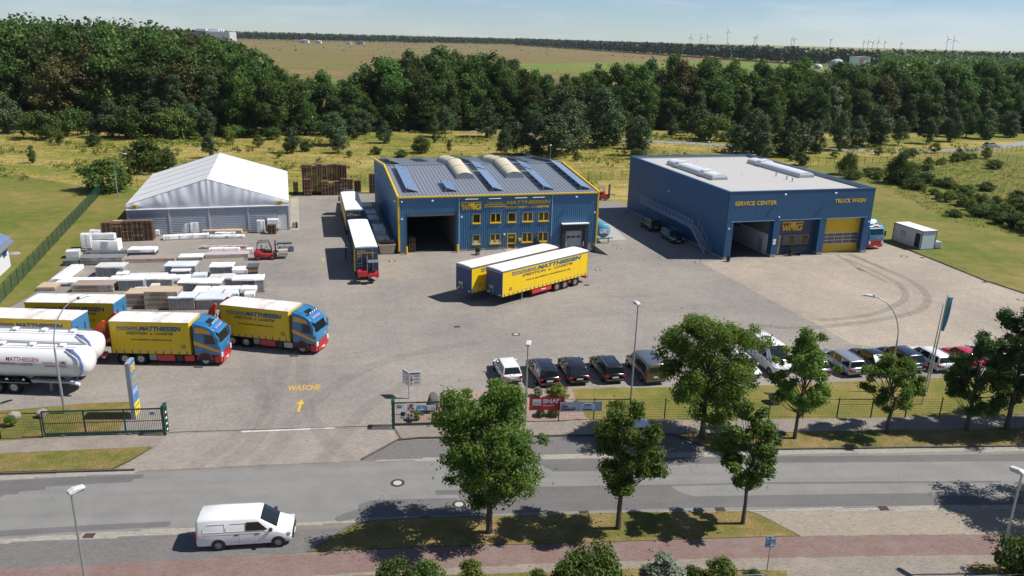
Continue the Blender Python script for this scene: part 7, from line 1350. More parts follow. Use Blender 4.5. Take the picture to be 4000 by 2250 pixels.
street = [('street tree standing largest on the near verge, wide irregular crown', (-.95,39.54), 9.5, 3.15, 1.6, 130, 38000, LEAF_OAK, .17, 11), ('street tree on the near verge, middle of the three', (6.6,40.26), 8.5, 2.3, 2.5, 76, 21000, LEAF_OAK, .14, 12), ('slender bright green street tree, rightmost of the three on the near verge', (14.14,41.08), 7.9, 1.95, 2.6, 60, 18000, m_leaf('bright_leaves', (.05,.09,.018,1), (.13,.2,.04,1)), .11, 13),
          ('largest tree on the far verge, broad crown before the grey van', (13.99,51.54), 10.1, 3.5, 2.0, 150, 40000, LEAF_OAK, .19, 14), ('tree on the far verge left of the slender low one, loose crown', (20.82,51.9), 8.7, 2.35, 1.2, 66, 17000, LEAF_OAK, .14, 15), ('low flat crowned tree on the far verge before the curved lamp', (28.11,53.2), 6.6, 2.3, 2.0, 50, 14000, LEAF_OAK, .13, 16), ('dark tree on the far verge left of the dense right edge tree', (34.4,53.9), 8.0, 2.3, 1.6, 66, 18000, LEAF_DARK, .15, 17), ('dense dark tree at the right edge of the far verge', (37.6,54.2), 10.8, 2.6, 1.8, 110, 28000, LEAF_DARK, .18, 18),
          ('street tree out at the right on the near verge throwing shade', (35.6,43.3), 9.6, 3.3, 2.0, 110, 24000, LEAF_OAK, .15, 19), ('street tree beyond the right edge of the far verge', (41.2,54.7), 10.5, 3.2, 2.0, 110, 24000, LEAF_DARK, .16, 20), ('second street tree beyond the right edge of the far verge', (47,55.4), 10.0, 3.2, 2.0, 100, 20000, LEAF_DARK, .16, 22)]
for lb, p, H_, Rr, base, nc, nl, lf, r0, sd_ in street:
    ms = tree_meshes(sd_, H_, Rr, base, nc, nl, lf, .096, r0, 'lobed', .175, 44, .3, (random.uniform(-.3,.3), random.uniform(-.2,.2)), .8); plant('street_tree', lb, 'tree', p, ms, 'street trees', 1., 0)
# --- woodland kinds: each a few meshes shared by many trees
def kind(seeds, *a, **k): return [tree_meshes(s, *a, **k) for s in seeds]
OAK = kind((31,32,33,34,35), 22, 6.8, .6, 60, 8000, LEAF_FOREST, .38, .35, 'round', .24, 12, .3); OAKD = kind((41,42,43,44), 22, 6.4, .6, 56, 7500, LEAF_DARK, .38, .35, 'round', .25, 12); BRN = kind((45,46), 22, 6.8, .8, 56, 7500, LEAF_BROWN, .38, .35, 'round', .24, 12)
BIR = kind((51,52,53), 18, 4.2, .6, 44, 6000, LEAF_BIRCH, .30, .22, 'egg', .27, 10, .1); PIN = kind((61,62,63,64), 10, 3.9, .2, 52, 5200, LEAF_PINE, .22, .18, 'egg', .24, 12, .5); SIL = kind((71,), 14, 3.6, 2.0, 34, 4200, LEAF_SILVER, .3, .2, 'egg', .26, 8); LIM = kind((75,76), 6, 2.2, .4, 34, 3600, LEAF_LIME, .17, .1, 'round', .3, 8); BUS = kind((81,82,83,84), 4, 2.4, .05, 34, 3600, LEAF_BUSH, .17, .07, 'round', .3, 6)
SKY_Q = ([-.95,-.55,-.47,-.42,-.40,-.345,-.32,-.28,-.25,-.22], [.021,.0175,.0125,.004,-.001,-.011,-.02,-.045,-.05,.0])
def cap(x, y): q = x/y; return 99. if q > -.225 else 27.4 + y*float(np.interp(q, *SKY_Q))
def grow(kd, label, p, h, group, name='forest_tree', wide=1., cat='tree'):
    H0 = {id(OAK): 22, id(OAKD): 22, id(BRN): 22, id(BIR): 18, id(PIN): 10, id(SIL): 14, id(LIM): 6, id(BUS): 4}[id(kd)]; s = h/H0; return plant(name, label, cat, p, random.choice(kd), group, (s*wide, s*wide, s))
EDGE = [(-300,262),(-230,246),(-139,234),(-104,224),(-70,216),(-42,236),(-15,250),(13,258),(64,262),(136,276),(200,290),(300,310)]
def edge_y(x): return float(np.interp(x, [e[0] for e in EDGE], [e[1] for e in EDGE]))
def height(x): return float(np.interp(x, [-300,-139,-104,-85,-70,-62,-56,-44,-38,-20,-12,-4,4,14,30,50,64,90,136,300], [33,33,31,28,24,20,16,16,25,25,23,24,20,19,20,22,24,22,24,25]))
WHERE = lambda x: 'left of the tent' if x < -110 else 'behind the tent' if x < -55 else 'behind the blue hall' if x < 15 else 'between the two halls' if x < 45 else 'behind the service centre' if x < 110 else 'at the far right'
random.seed(21); n_ = 0
for row, (dy, hk) in enumerate(((0,.74),(7,.95),(15,1.),(25,1.02),(37,1.),(50,.98))):
    x = -215 + row*3.
    while x < 235:
        step = random.uniform(6.0, 9.5)*(1.0 if row < 3 else 1.25); x += step
        if row > 3 and -70 < x < 60: continue
        y = edge_y(x) + dy + random.uniform(-2.5, 2.5); h = min(height(x)*hk*random.uniform(.86, 1.08), cap(x, y)*random.uniform(.94, 1.04)); r = random.random()
        kd, nm = ((OAK, 'leafy oak'), (OAKD, 'dark oak'), (BIR, 'pale birch'), (BRN, 'browning oak'))[0 if r < .50 else 1 if r < .80 else 2 if r < .97 else 3]
        if kd is BIR: h *= .86
        grow(kd, '%s in the %s row of the wood edge %s' % (nm, ('front', 'second', 'third', 'fourth', 'fifth', 'sixth')[row], WHERE(x)), (x, y), h, '%s trees in the wood %s' % (nm, WHERE(x))); n_ += 1
x = -215
while x < 235:
    x += random.uniform(3.2, 6.2); kd, nm = random.choice(((BUS, 'leafy thicket shrub'), (BUS, 'leafy thicket shrub'), (BIR, 'young birch'), (PIN, 'young pine'), (OAK, 'young oak'), (OAK, 'young oak'))); h = random.uniform(3, 9)
    grow(kd, '%s at the foot of the wood %s' % (nm, WHERE(x)), (x, edge_y(x) - random.uniform(1, 8)), h if kd is not BUS else h*.7, '%s growth at the foot of the wood %s' % (nm, WHERE(x)), 'young_tree', random.uniform(1.0,1.5))
# trees with a look of their own
for kd, lb, p, h, w in ((BRN, 'large browning tree standing out in the wood on the left', (-119.61,230.28), 24, 1.15), (BRN, 'browning tree with orange top left of the big dark oaks', (-126.69,224.43), 22, 1.1), (BRN, 'reddish brown tree in the wood behind the tent', (-92.17,224.44), 21, 1.0), (OAKD, 'tall dark oak sticking out above the wood behind the hall', (-20.32,277.08), 25, .9), (OAK, 'bright green rounded oak behind the hall roof', (-4.65,257.96), 17, 1.1), (OAKD, 'dark oak at the left end of the open heath view', (-44.01,248.48), 24, 1.05), (OAKD, 'broad dark oak in the wood above the service centre', (71.69,273.82), 22, 1.15), (OAK, 'tall oak above the service centre roof rear corner', (90.53,275.80), 21, 1.0), (SIL, 'silvery willow shining in the wood on the right', (104.44,269.36), 15.5, 1.05), (BIR, 'pale slim poplar beside the pines between the halls', (29.54,236.70), 13, .7), (BIR, 'pale birch leaning out of the wood behind the hall', (-19.05,235.98), 16, .9), (BIR, 'bright yellowish birch before the wood on the right', (72.12,224.54), 11, .8), (OAK, 'bright rounded tree in the wood far right', (146.18,261.76), 12, 1.1)): grow(kd, lb, p, h, 'single standing trees', wide=w)
# the scrub in front of the wood
for kd, p, h, lb in ((PIN, (-133.63,210.34), 9.0, 'tall young pine left of the tent, first from the left'), (BIR, (-125.33,203.42), 6.0, 'middling pale young birch left of the tent, second from the left'), (BIR, (-100.19,164.18), 4.2, 'small pale young birch left of the tent, third from the left'), (BUS, (-119.15,200.59), 5.5, 'middling leafy young tree left of the tent, fourth from the left'), (BIR, (-111.21,194.35), 4.5, 'small pale young birch left of the tent, fifth from the left'), (BUS, (-115.12,209.96), 7.0, 'middling leafy young tree left of the tent, sixth from the left'), (PIN, (-108.89,206.95), 6.0, 'middling young pine left of the tent, seventh from the left'), (PIN, (-104.70,207.85), 8.0, 'tall young pine left of the tent, eighth from the left'), (BUS, (-99.38,206.43), 7.0, 'middling leafy young tree behind the tent, first from the left'), (PIN, (-94.29,210.09), 8.0, 'tall young pine behind the tent, second from the left'), (BUS, (-88.34,207.08), 7.0, 'middling leafy young tree behind the tent, third from the left'), (PIN, (-87.72,215.96), 9.0, 'tall young pine behind the tent, fourth from the left'), (PIN, (-80.70,208.69), 6.0, 'middling young pine behind the tent, fifth from the left'), (PIN, (-68.01,176.70), 4.5, 'small young pine behind the tent, sixth from the left'), (PIN, (-52.69,187.80), 5.0, 'middling young pine behind the tent, seventh from the left'), (PIN, (-45.84,203.63), 6.5, 'middling young pine behind the pallets, first from the left'), (PIN, (-42.32,189.72), 3.6, 'small young pine behind the pallets, second from the left'), (PIN, (-43.82,216.46), 5.0, 'middling young pine behind the pallets, third from the left'), (PIN, (-34.38,209.93), 4.5, 'small young pine behind the blue hall, first from the left'), (BUS, (-22.83,193.34), 4.0, 'small leafy young tree behind the blue hall, second from the left'), (BIR, (-21.38,212.57), 7.0, 'middling pale young birch behind the blue hall, third from the left'), (PIN, (-19.93,226.07), 8.0, 'tall young pine behind the blue hall, fourth from the left'), (BIR, (-16.30,195.95), 2.6, 'small pale young birch behind the blue hall, fifth from the left'), (PIN, (-8.25,228.58), 9.2, 'tall young pine behind the blue hall, sixth from the left'), (PIN, (-2.52,190.28), 6.9, 'middling young pine behind the blue hall, seventh from the left'), (PIN, (0.32,195.53), 8.0, 'middling young pine behind the blue hall, eighth from the left'), (PIN, (4.70,194.95), 9.8, 'tall young pine behind the blue hall, ninth from the left'), (PIN, (8.97,192.34), 10.3, 'tall young pine behind the blue hall, tenth from the left'), (PIN, (12.81,219.50), 11.5, 'tall young pine behind the blue hall, eleventh from the left'), (PIN, (13.27,200.03), 9.8, 'tall young pine behind the blue hall, twelfth from the left'), (PIN, (23.08,213.26), 11.5, 'tall young pine between the halls, first from the left'), (PIN, (26.26,217.98), 10.3, 'tall young pine between the halls, second from the left'), (PIN, (30.70,210.79), 5.8, 'middling young pine between the halls, third from the left'), (PIN, (30.47,198.25), 8.6, 'middling young pine between the halls, fourth from the left'), (PIN, (46.63,240.37), 6.0, 'middling young pine between the halls, fifth from the left'), (BIR, (52.69,246.75), 7.0, 'middling pale young birch behind the service centre, first from the left'), (PIN, (54.25,237.12), 7.0, 'middling young pine behind the service centre, second from the left'), (BUS, (58.02,233.21), 6.5, 'middling leafy young tree behind the service centre, third from the left'), (PIN, (55.31,200.65), 8.5, 'tall young pine behind the service centre, fourth from the left'), (PIN, (61.65,209.00), 9.0, 'tall young pine behind the service centre, fifth from the left'), (PIN, (61.01,199.60), 8.0, 'tall young pine behind the service centre, sixth from the left'), (PIN, (68.64,208.07), 7.0, 'middling young pine behind the service centre, seventh from the left'), (PIN, (69.65,203.22), 9.0, 'tall young pine behind the service centre, eighth from the left'), (PIN, (73.63,207.52), 7.0, 'middling young pine behind the service centre, ninth from the left'), (PIN, (79.46,212.30), 9.5, 'tall young pine behind the service centre, tenth from the left'), (PIN, (88.55,219.47), 8.0, 'tall young pine behind the service centre, eleventh from the left'), (PIN, (95.44,225.71), 8.0, 'tall young pine at the far right, first from the left'), (PIN, (103.15,230.64), 9.0, 'tall young pine at the far right, second from the left'), (PIN, (112.02,235.05), 8.0, 'tall young pine at the far right, third from the left'), (PIN, (122.54,239.89), 8.0, 'tall young pine at the far right, fourth from the left'), (PIN, (133.81,247.89), 9.0, 'tall young pine at the far right, fifth from the left'), (PIN, (150.15,257.33), 8.0, 'tall young pine at the far right, sixth from the left'), (PIN, (162.45,265.26), 9.0, 'tall young pine at the far right, seventh from the left')): grow(kd, lb, p, h*random.uniform(.95,1.4), 'young trees before the wood', 'young_tree', random.uniform(.9,1.45) if kd is PIN else 1.)
# bushes and young trees on the meadow
for kd, p, h, w, lb in ((LIM, (-109.36,190.98), 3.8, 1.0, 'yellow green bush on the meadow left of the tent, first from the left'), (BUS, (-100.81,190.49), 3.2, 1.0, 'green bush on the meadow left of the tent, first from the left'), (BUS, (-71.21,136.94), 5.6, 1.35, 'green bush on the meadow left of the tent, second from the left'), (BUS, (-73.16,157.27), 6.3, 1.2, 'green bush on the meadow behind the tent, first from the left'), (PIN, (-70.61,161.18), 4.5, 1.2, 'bushy low pine on the meadow behind the tent, first from the left'), (LIM, (-81.62,204.35), 2.4, 1.2, 'yellow green bush on the meadow behind the tent, first from the left'), (LIM, (-71.92,200.75), 4.2, 1.1, 'yellow green bush on the meadow behind the tent, second from the left'), (LIM, (-63.35,196.37), 3.2, 1.25, 'yellow green bush on the meadow behind the tent, third from the left'), (LIM, (-53.52,179.27), 1.6, 1.4, 'yellow green bush on the meadow behind the tent, fourth from the left'), (BUS, (-50.39,191.66), 2.4, 1.2, 'green bush on the meadow behind the blue hall, first from the left'), (LIM, (-38.29,183.87), 1.6, 1.5, 'yellow green bush on the meadow behind the blue hall, first from the left'), (BUS, (-33.25,189.37), 1.8, 1.4, 'green bush on the meadow behind the blue hall, second from the left'), (BUS, (-26.62,185.96), 1.7, 1.6, 'green bush on the meadow behind the blue hall, third from the left'), (LIM, (-23.96,205.62), 2.0, 1.3, 'yellow green bush on the meadow behind the blue hall, second from the left'), (LIM, (3.08,181.82), 2.0, 1.3, 'yellow green bush on the meadow behind the blue hall, third from the left'), (LIM, (14.35,186.83), 2.4, 1.2, 'yellow green bush on the meadow between the halls, first from the left'), (BUS, (29.18,192.63), 2.6, 1.2, 'green bush on the meadow between the halls, first from the left'), (BUS, (35.94,187.43), 2, 1.3, 'green bush on the meadow between the halls, second from the left'), (LIM, (67.82,196.10), 1.6, 1.6, 'yellow green bush on the rough slope right of the service centre, first from the left'), (BUS, (68.12,189.79), 3.0, 1.0, 'green bush on the rough slope right of the service centre, first from the left'), (LIM, (81.28,203.20), 2.0, 1.6, 'yellow green bush on the rough slope right of the service centre, second from the left'), (BUS, (73.73,176.35), 5.0, 0.8, 'green bush on the rough slope right of the service centre, second from the left'), (BUS, (79.40,177.24), 1.7, 1.8, 'green bush on the rough slope right of the service centre, third from the left'), (LIM, (96.05,211.60), 2.2, 1.6, 'yellow green bush on the rough slope right of the service centre, third from the left'), (LIM, (81.19,171.29), 1.5, 2.0, 'yellow green bush on the rough slope right of the service centre, fourth from the left'), (BUS, (80.64,166.33), 6.5, 0.7, 'green bush on the rough slope right of the service centre, fourth from the left'), (BUS, (103.37,209.27), 2.4, 1.3, 'green bush on the rough slope right of the service centre, fifth from the left'), (BUS, (85.51,170.44), 1.8, 1.8, 'green bush on the rough slope right of the service centre, sixth from the left'), (BUS, (95.84,185.40), 1.6, 1.7, 'green bush on the rough slope right of the service centre, seventh from the left'), (LIM, (114.37,218.78), 3.0, 1.3, 'yellow green bush on the rough slope at the right edge, first from the left'), (BUS, (89.41,163.87), 2.0, 1.6, 'green bush on the rough slope at the right edge, first from the left'), (BUS, (75.17,133.51), 1.3, 1.9, 'green bush on the rough slope at the right edge, second from the left'), (LIM, (117.17,211.74), 2.5, 1.4, 'yellow green bush on the rough slope at the right edge, second from the left'), (BUS, (85.66,150.64), 2.2, 1.5, 'green bush on the rough slope at the right edge, third from the left'), (BUS, (84.22,141.24), 2.4, 1.4, 'green bush on the rough slope at the right edge, fourth from the left'), (BUS, (95.63,160.28), 1.8, 1.8, 'green bush on the rough slope at the right edge, fifth from the left'), (LIM, (123.11,209.19), 3.2, 1.2, 'yellow green bush on the rough slope at the right edge, third from the left'), (BUS, (115.06,191.46), 2.4, 1.4, 'green bush on the rough slope at the right edge, sixth from the left'), (BUS, (82.95,132.88), 2.6, 1.4, 'green bush on the rough slope at the right edge, seventh from the left'), (BUS, (81.12,125.33), 2.6, 1.4, 'green bush on the rough slope at the right edge, eighth from the left'), (BUS, (95.96,150.06), 2.0, 1.6, 'green bush on the rough slope at the right edge, ninth from the left')): grow(kd, lb, p, h, 'bushes on the meadow', 'bush', w, 'bush')
for r_, line in enumerate(([(78.68,174.48),(81.00,161.75),(81.46,145.53),(80.38,130.74),(79.48,118.54)], [(86.85,174.18),(89.16,160.24),(89.41,146.56),(90.92,137.01)], [(71.13,169.77),(82.26,177.68),(99.01,191.86),(120.52,210.16)])):
    for (xa, ya), (xb, yb) in zip(line, line[1:]):
        n = max(2, int(math.hypot(xb-xa, yb-ya)/2.4))
        for i in range(n): k = (i+random.uniform(0,.7))/n; kd = BUS if random.random() < .4 else LIM; grow(kd, 'scrubby bush in the %s hedge row on the right hand slope' % ('lower', 'middle', 'upper')[r_], (xa+(xb-xa)*k+random.uniform(-.8,.8), ya+(yb-ya)*k+random.uniform(-.8,.8)), random.uniform(.9, 2.3), 'bushes of the %s hedge row' % ('lower', 'middle', 'upper')[r_], 'bush', random.uniform(1.1, 1.9), 'bush')
# hedge along the bottom edge
for i, (p, h, w, kd, nm) in enumerate((((-5.6,34.3), 1.9, 1.0, BUS, 'low olive hedge shrub, first from the left at the bottom edge'), ((-4.0,34.5), 1.7, .9, BUS, 'low olive hedge shrub, second from the left at the bottom edge'), ((-1.7,34.3), 2.0, .8, LIM, 'pale leafy hedge shrub, third from the left at the bottom edge'), ((1.7,34.0), 1.8, .7, LIM, 'small yellowish hedge shrub at the middle of the bottom edge'), ((4.6,34.4), 3.1, .85, BUS, 'tallest hedge shrub with upright shoots at the bottom edge'), ((3.4,34.1), 2.3, .8, LIM, 'yellow green shrub left of the tallest hedge shrub'), ((8.1,34.4), 2.6, .9, SIL, 'grey green leathery shrub right of the tallest hedge shrub'), ((11.2,34.6), 2.3, .8, LIM, 'yellow green shrub left of the road sign'), ((9.9,34.9), 1.5, .9, BUS, 'low green shrub between railing posts at the bottom edge'), ((27.6,36.3), 2.9, .9, BUS, 'dark green rounded shrub at the bottom right corner'), ((13.0,35.2), 1.2, .8, BUS, 'low dark shrub at the foot of the road sign'))):
    t = plant('hedge_shrub', nm, 'shrub', p, random.choice(kd), 'hedge shrubs', 1.); s = h/{id(BUS): 4, id(LIM): 6, id(SIL): 14}[id(kd)]; rr = w*h*.5/({id(BUS): 2.4, id(LIM): 2.2, id(SIL): 3.6}[id(kd)]); t.scale = (rr*1.15, rr*1.15, s)
# planted bed behind the right gate
pavers('bed_gravel', BED, 20, .10, .09, GRAVEL, .03, .37, .004, .02)
for i, (p, h, kd, nm) in enumerate((((-6.9,53.4), .9, LIM, 'small bright shrub behind the ban signs of the right gate'), ((-4.8,54.2), .7, BUS, 'small green shrub beside the standing boulder'), ((-3.3,57.3), .9, LIM, 'yellow green tuft at the top edge of the gravel bed'), ((-.2,57.8), 1.1, SIL, 'grey green shrub behind the white hatchback'), ((3.9,57.4), 1.5, LIM, 'bright yellow green tuft behind the red banner'), ((2.3,58.0), .9, SIL, 'grey green shrub left of the bright tuft'), ((2.4,54.5), .7, BUS, 'low green shrub under the red banner'), ((3.4,54.6), .8, BUS, 'green shrub between the two banners'), ((5.2,56.2), .6, BUS, 'small shrub above the pale blue banner'), ((-1.6,55.6), .8, BUS, 'dark green shrub hidden behind the largest verge tree'), ((.6,55.3), .7, LIM, 'flowering shrub beside the street lamp in the bed'), ((-35.6,51.0), .8, LIM, 'green tuft on the grass left of the left gate'))):
    t = plant('bed_shrub', nm, 'shrub', p, random.choice(kd), 'shrubs in the planted bed'); s = h/{id(BUS): 4, id(LIM): 6, id(SIL): 14}[id(kd)]; rr = h*.55/({id(BUS): 2.4, id(LIM): 2.2, id(SIL): 3.6}[id(kd)]); t.scale = (rr*1.1, rr*1.1, s)
def pot(label, p, r, h, col, kd, ph):
    t = thing('potted_plant', label, 'plant', p, 0); MB().lathe([(r*.7,0),(r,h),(r*1.05,h),(r*.9,h-.02)], n=14).build('pot', col, t, True); k = random.choice(kd); s = ph/{id(BUS): 4, id(PIN): 10}[id(kd)]; o = link('foliage', k[1], t, (0,0,h-.05)); o.scale = (s*.9, s*.9, s)
pot('blue flower pot at the service centre corner', (28.25,100.6), .3, .5, M('pot_blue', (.02,.03,.16,1), .3), BUS, .4); pot('dark planter left of the bench', (37.6,104.3), .28, .7, BLACKP, BUS, .5); pot('round planter with green plant before the hall windows', (-4.6,100.7), .38, .4, CONC, BUS, .7); pot('potted conifer beside the hall window', off((-14.8,100.2), 18.55, -.5, 15.3), .28, .4, CONC, PIN, 1.5)
# meadow grass
def tufts(name, label, polys, n, hmin, hmax, mat, seed, per=5):
    rg = np.random.default_rng(seed); P = np.concatenate([np.array(p) for p in polys]); x0, y0 = P.min(0); x1, y1 = P.max(0); C = np.stack([rg.uniform(x0, x1, n*4), rg.uniform(y0, y1, n*4)], 1); k = np.zeros(len(C), bool)
    for p in polys: k |= inside(C, p)
    C = C[k][:n]; n = len(C); C = np.repeat(C, per, 0) + rg.normal(0, .28, (n*per,2)); N_ = len(C); h = rg.uniform(hmin, hmax, N_); an = rg.uniform(0, 6.28, N_); w = h*.10; dx, dy = np.cos(an), np.sin(an); ln = rg.normal(0, .3, (N_,2))*h[:,None]
    V = np.zeros((N_,3,3)); V[:,0,0] = C[:,0]-dx*w; V[:,0,1] = C[:,1]-dy*w; V[:,1,0] = C[:,0]+dx*w; V[:,1,1] = C[:,1]+dy*w; V[:,2,:2] = C+ln; V[:,2,2] = h; V[:,:2,2] = -.02
    o = link(name, np_mesh(name, V.reshape(-1,3), np.arange(N_*3).reshape(-1,3), mat, rg.uniform(0, 1, N_))); o['kind'] = 'stuff'; o['label'] = label
MZ = [(-130,150),(-72,141),(-38,150),(10,152),(46,155),(69,190),(94,201),(120,216),(150,240),(60,256),(13,252),(-42,232),(-70,212),(-104,220),(-139,230)]
tufts('meadow_grass', 'long straw coloured meadow grass behind the halls', [MZ], 7000, .2, .5, m_leaf('straw', (.27,.22,.08,1), (.42,.33,.15,1), .4, 0, 0), 5); tufts('meadow_grass', 'green meadow herbs behind the halls', [MZ], 5000, .15, .45, m_leaf('herbs', (.13,.16,.035,1), (.22,.25,.055,1), .3, 0, 0), 6)
tufts('rough_grass', 'rough green growth on the right hand slope', [[(74.90,161.78),(72.62,128.65),(78.83,118.47),(100,112),(135,170),(122,210),(95,196),(72,184)]], 6000, .2, .55, m_leaf('rough_herbs', (.11,.15,.035,1), (.21,.25,.06,1), .3, 0, 0), 7)

# ------------------------------------------------------------------ woods and buildings far away
def canopy(name, label, pts, hs, nq, size, mat, seed, rr=.32):
    """A wood too far off to tell its trees apart: crowns of leaf clumps, all in one mesh."""
    rg = np.random.default_rng(seed); n = len(pts); k = np.repeat(np.arange(n), nq); N_ = len(k); d = rg.normal(size=(N_,3)); d /= np.linalg.norm(d, axis=1)[:,None]; h = hs[k]
    w = rr*h*rg.uniform(.8, 1.2, n)[k]; q = np.cbrt(rg.uniform(.2, 1, N_))[:,None]; p = np.stack([pts[k,0], pts[k,1], h*.56], 1) + d*q*np.stack([w, w, h*.44], 1)
    s = size*rg.uniform(.6, 1.4, N_)[:,None]; nn = d + rg.normal(size=(N_,3))*.5; nn /= np.linalg.norm(nn, axis=1)[:,None]; a = np.cross(nn, rg.normal(size=(N_,3))); a /= np.linalg.norm(a, axis=1)[:,None]; b = np.cross(nn, a)
    V = np.stack([p-a*s, p+b*s*.7, p+a*s, p-b*s*.7], 1).reshape(-1, 3); r = np.clip(.6*rg.uniform(0, 1, n)[k] + .4*rg.uniform(0, 1, N_), 0, 1)
    o = link(name, np_mesh(name, V, np.arange(N_*4).reshape(-1, 4), mat, r)); o['kind'] = 'stuff'; o['label'] = label; return o
def band(line, depth, step, rows, seed):
    rg = np.random.default_rng(seed); L_ = np.array(line, float); P = []
    seg = np.hypot(*(L_[1:]-L_[:-1]).T); cum = np.concatenate([[0], np.cumsum(seg)]); 
    for r in range(rows):
        s = np.arange(0, cum[-1], step) + rg.uniform(0, step); P.append(np.stack([np.interp(s, cum, L_[:,0]) + rg.normal(0, step*.4, len(s)), np.interp(s, cum, L_[:,1]) + depth*r/rows + rg.normal(0, step*.4, len(s))], 1))
    return np.concatenate(P)
P = band([(-2600,2500),(-1500,2750),(-856,2960),(-470,3240),(-7,3560),(160,2900),(315,2220),(420,1770),(520,1360),(700,1300),(1000,1500),(1600,1900)], 420, 10, 6, 3)*.8; rg = np.random.default_rng(4)
canopy('far_wood', 'long wood line beyond the heath on the horizon', P, rg.uniform(18.5, 25, len(P)), 40, 2.3, LEAF_FAR, 8)
P = band([(95,330),(200,345),(330,380),(520,480)], 900, 8.5, 34, 5); P = P[(P[:,0] > np.where(P[:,1] < 340, .27, .44)*P[:,1]) & (P[:,0] < 150 + P[:,1]*.75)]; rg = np.random.default_rng(6)
canopy('right_wood', 'deep pine and oak wood filling the right behind its edge trees', P, rg.uniform(17, 23, len(P)), 120, .95, LEAF_DARK, 9, .24)
P = band([(-330,280),(-150,275),(-100,268),(-76,262)], 260, 8, 14, 7); P = P[P[:,0] < -.30*P[:,1]]; rg = np.random.default_rng(10)
canopy('left_wood', 'deep oak wood filling the left behind its edge trees', P, np.array([min(rg.uniform(25, 33), cap(*q)*rg.uniform(.95, 1.04)) for q in P]), 120, .95, LEAF_FOREST, 11, .24)
P = np.stack([rng.uniform(-700, 900, 260), rng.uniform(1100, 2600, 260)], 1); P = P[P[:,0] < 250 + (P[:,1]-900)*.1]; canopy('heath_scrub', 'scattered low scrub dotted over the heath', P, rng.uniform(.8, 2.2, len(P)), 12, .8, LEAF_FAR, 12, .8)
WC = np.stack([rng.uniform(-135, 150, 4200), rng.uniform(142, 255, 4200)], 1); WC = WC[inside(WC, MZ)]; cl = np.sin(WC[:,0]*.11+1.3*np.sin(WC[:,1]*.13))*np.sin(WC[:,1]*.17+WC[:,0]*.05); WC = WC[cl > .15]
canopy('meadow_weeds', 'tall weeds and saplings in loose patches over the meadow', WC, rng.uniform(.5, 1.5, len(WC)), 22, .2, m_leaf('weeds', (.12,.15,.035,1), (.22,.24,.06,1), .35, 0, 0), 13, .7)
strip('back_road', [(-15,243), (16.5,235), (45,227), (70,222), (98.5,220), (128,228), (156,247), (190,280)], 5.0, .03, M('back_road_asphalt', (.26,.255,.25,1), .85, 0, .15, .3)); strip('heath_track', [(-420,1560),(-150,1500),(40,1540),(180,1600)], 12, .5, M('sandy_track', (.42,.36,.27,1), .9))
for i, q in enumerate(((47.22,225.43), (54.90,223.94), (19.64,234.14), (22.46,233.06), (47.14,225.41))):
    t = thing('marker_post', 'white roadside marker post on the back road, %s from the left' % ORD[[3,4,0,1,2][i]], 'marker post', q, 20, 'white marker posts'); MB().box(-.08,.08,-.06,.06,0,1.0).build('post', WHITE, t, bevel=.02); MB().box(-.085,.085,-.065,.065,.7,.85).build('band', BLACKP, t)
GW = M('far_grey_cladding', (.46,.47,.50,1), .6, 0, .05, .05); GD_ = M('far_dark_cladding', (.13,.16,.22,1), .6, 0, .05, .05); GLW = M('far_white', (.72,.73,.74,1), .5)
t = thing('distant_factory', 'wide grey flat roofed factory beyond the left wood on the heath', 'building', (-722,2075), 8); MB().box(-75,0,0,110,0,27).build('light_wing', GW, t); MB().box(-190,-75.2,25,130,0,29).build('dark_wing', GD_, t)
for x, w in ((-68,12),(-52,5),(-42,16),(-20,14)): MB().box(x,x+w,-.4,-.1,6 if w > 6 else 0,10 if w > 6 else 13).build('window', GD_, t)
for x, w, h in ((-170,12,4),(-140,16,5),(-110,32,6),(-70,30,6)): MB().box(x,x+w,40,60,29 if x < -76 else 27,29+h).build('roof_plant', GLW, t)
for i in range(4): MB().lathe([(2.2,0),(2.2,7),(1,8.5)], (-45+i*6,45,27), 10).build('vent', GLW, t)
t_ = [o for o in COL.objects if o.name.startswith('distant_factory')][0]; t_.scale = (.8,.8,.8)
for i, (x, y, w, h, lb) in enumerate(((-552,2070,27,9,'low white hall beside the distant factory'), (-512,2085,15,7,'small white shed right of the distant factory'), (-404,2055,21,10,'small grey block alone on the heath'), (-428,2055,14,5,'low pale shed beside the small grey block'))):
    t = thing('distant_shed', lb, 'building', (x, y), 5); MB().box(0,w,0,20,0,h*.75).build('wall', GLW if i != 2 else GW, t); MB().prism([(-1,h*.75),(w+1,h*.75),(w/2,h)], -.5, 20.5).build('roof', GLW if i != 2 else GD_, t); MB().box(w*.3,w*.6,-.3,-.05,0,h*.4).build('door', GD_, t)
t = thing('distant_plant', 'white plant building with red squares above the right wood', 'building', (421,1006), 12); t.scale = (.72,.72,.72); MB().box(-11,11,0,26,0,20).build('wall', GLW, t); MB().box(-11.5,11.5,-.5,26.5,20,21).build('roof', GW, t); [MB().box(-8.5+i*4,-5.8+i*4,-.4,-.1,12,17).build('red_square', M('far_red', (.55,.12,.15,1), .6), t) for i in range(2)]
for i, (x, y, r) in enumerate(((386,1000,9.4), (351,965,5))):
    t = thing('gas_dome', ('large pale gas dome', 'small pale gas dome')[i] + ' beside the white plant above the right wood', 'tank', (x, y), 0, 'gas domes'); MB().lathe([(r,0),(r,r*.5)], n=24).build('ring_wall', GW, t, True); MB().lathe([(r*math.cos(a), r*.5+r*.75*math.sin(a)) for a in np.linspace(0, 1.5, 9)], n=24).build('dome', M('dome_pale', (.45,.48,.50,1), .5), t, True)
TU = M('turbine_white', (.50,.52,.55,1), .5)
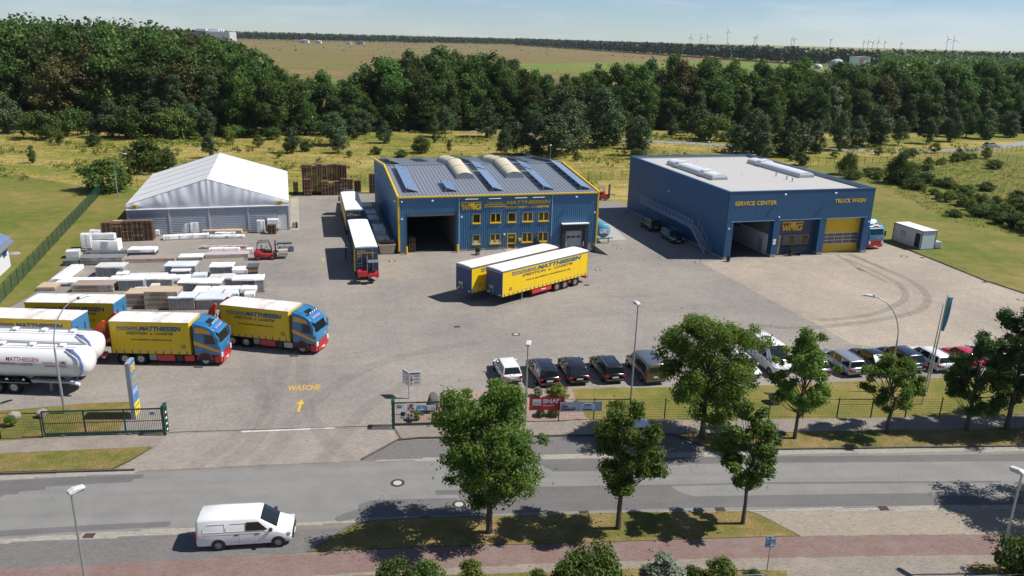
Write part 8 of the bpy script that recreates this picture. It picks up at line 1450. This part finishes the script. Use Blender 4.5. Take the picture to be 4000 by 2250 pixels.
def turbine(i, nx, ny, px, ang, D_=6200):
    t = thing('wind_turbine', 'wind turbine on the horizon, %s from the left' % (ORD + ['fifteenth', 'sixteenth', 'seventeenth'])[i], 'wind turbine', (nx, D_), 0, 'wind turbines'); MB().lathe([(2.6,0),(1.5,ny)], n=8).build('tower', TU, t); MB().box(-2,2,-5,4,ny-2,ny+2).build('nacelle', TU, t)
    for k in range(3):
        a = R(ang+120*k); u = Vector((math.sin(a),0,math.cos(a))); v = Vector((u.z,0,-u.x)); c = Vector((0,-6,ny)); m = MB(); e = [c-v*1.6, c+u*px*.25-v*2.6, c+u*px, c+u*px*.25+v*1.2, c+v*1.2]; m.add(e + [q+Vector((0,.8,0)) for q in e], [tuple(range(5)), tuple(range(9,4,-1))] + [(j,(j+1)%5,(j+1)%5+5,j+5) for j in range(5)]); m.build('blade', TU, t)
for q in ((0,1280,56,38,10), (1,1358,56,33,-20), (2,1407,65,30,-25), (3,1555,103,39,-15), (4,1755,65,28,40), (5,1771,68,28,20), (6,2033,62,26,0), (7,2054,63,26,-30), (8,2322,65,28,60), (9,2569,56,26,-10), (10,2603,59,28,-20), (11,2636,56,30,45), (12,2675,58,33,0), (13,2726,59,26,-25), (14,2849,51,24,-20), (15,3189,89,48,-25), (16,3236,85,54,-10)): turbine(*q)
# low cloud banks are part of the sky; thin summer haze over the land
hz = MB(); hz.box(-5000,5000,-50,7000,-1.5,200); me = bpy.data.meshes.new('haze'); me.from_pydata(hz.v, [], hz.f)
hm = bpy.data.materials.new('summer_haze'); hm.use_nodes = True; ht = hm.node_tree; ht.nodes.clear(); ho = ht.nodes.new('ShaderNodeOutputMaterial'); hv = ht.nodes.new('ShaderNodeVolumePrincipled')
hv.inputs['Color'].default_value = (.72,.83,.95,1); hv.inputs['Density'].default_value = .00004; hv.inputs['Anisotropy'].default_value = .2; ht.links.new(hv.outputs[0], ho.inputs['Volume'])
me.materials.append(hm); HZ = link('haze', me); HZ['kind'] = 'stuff'; HZ['label'] = 'thin bluish summer haze over the land'
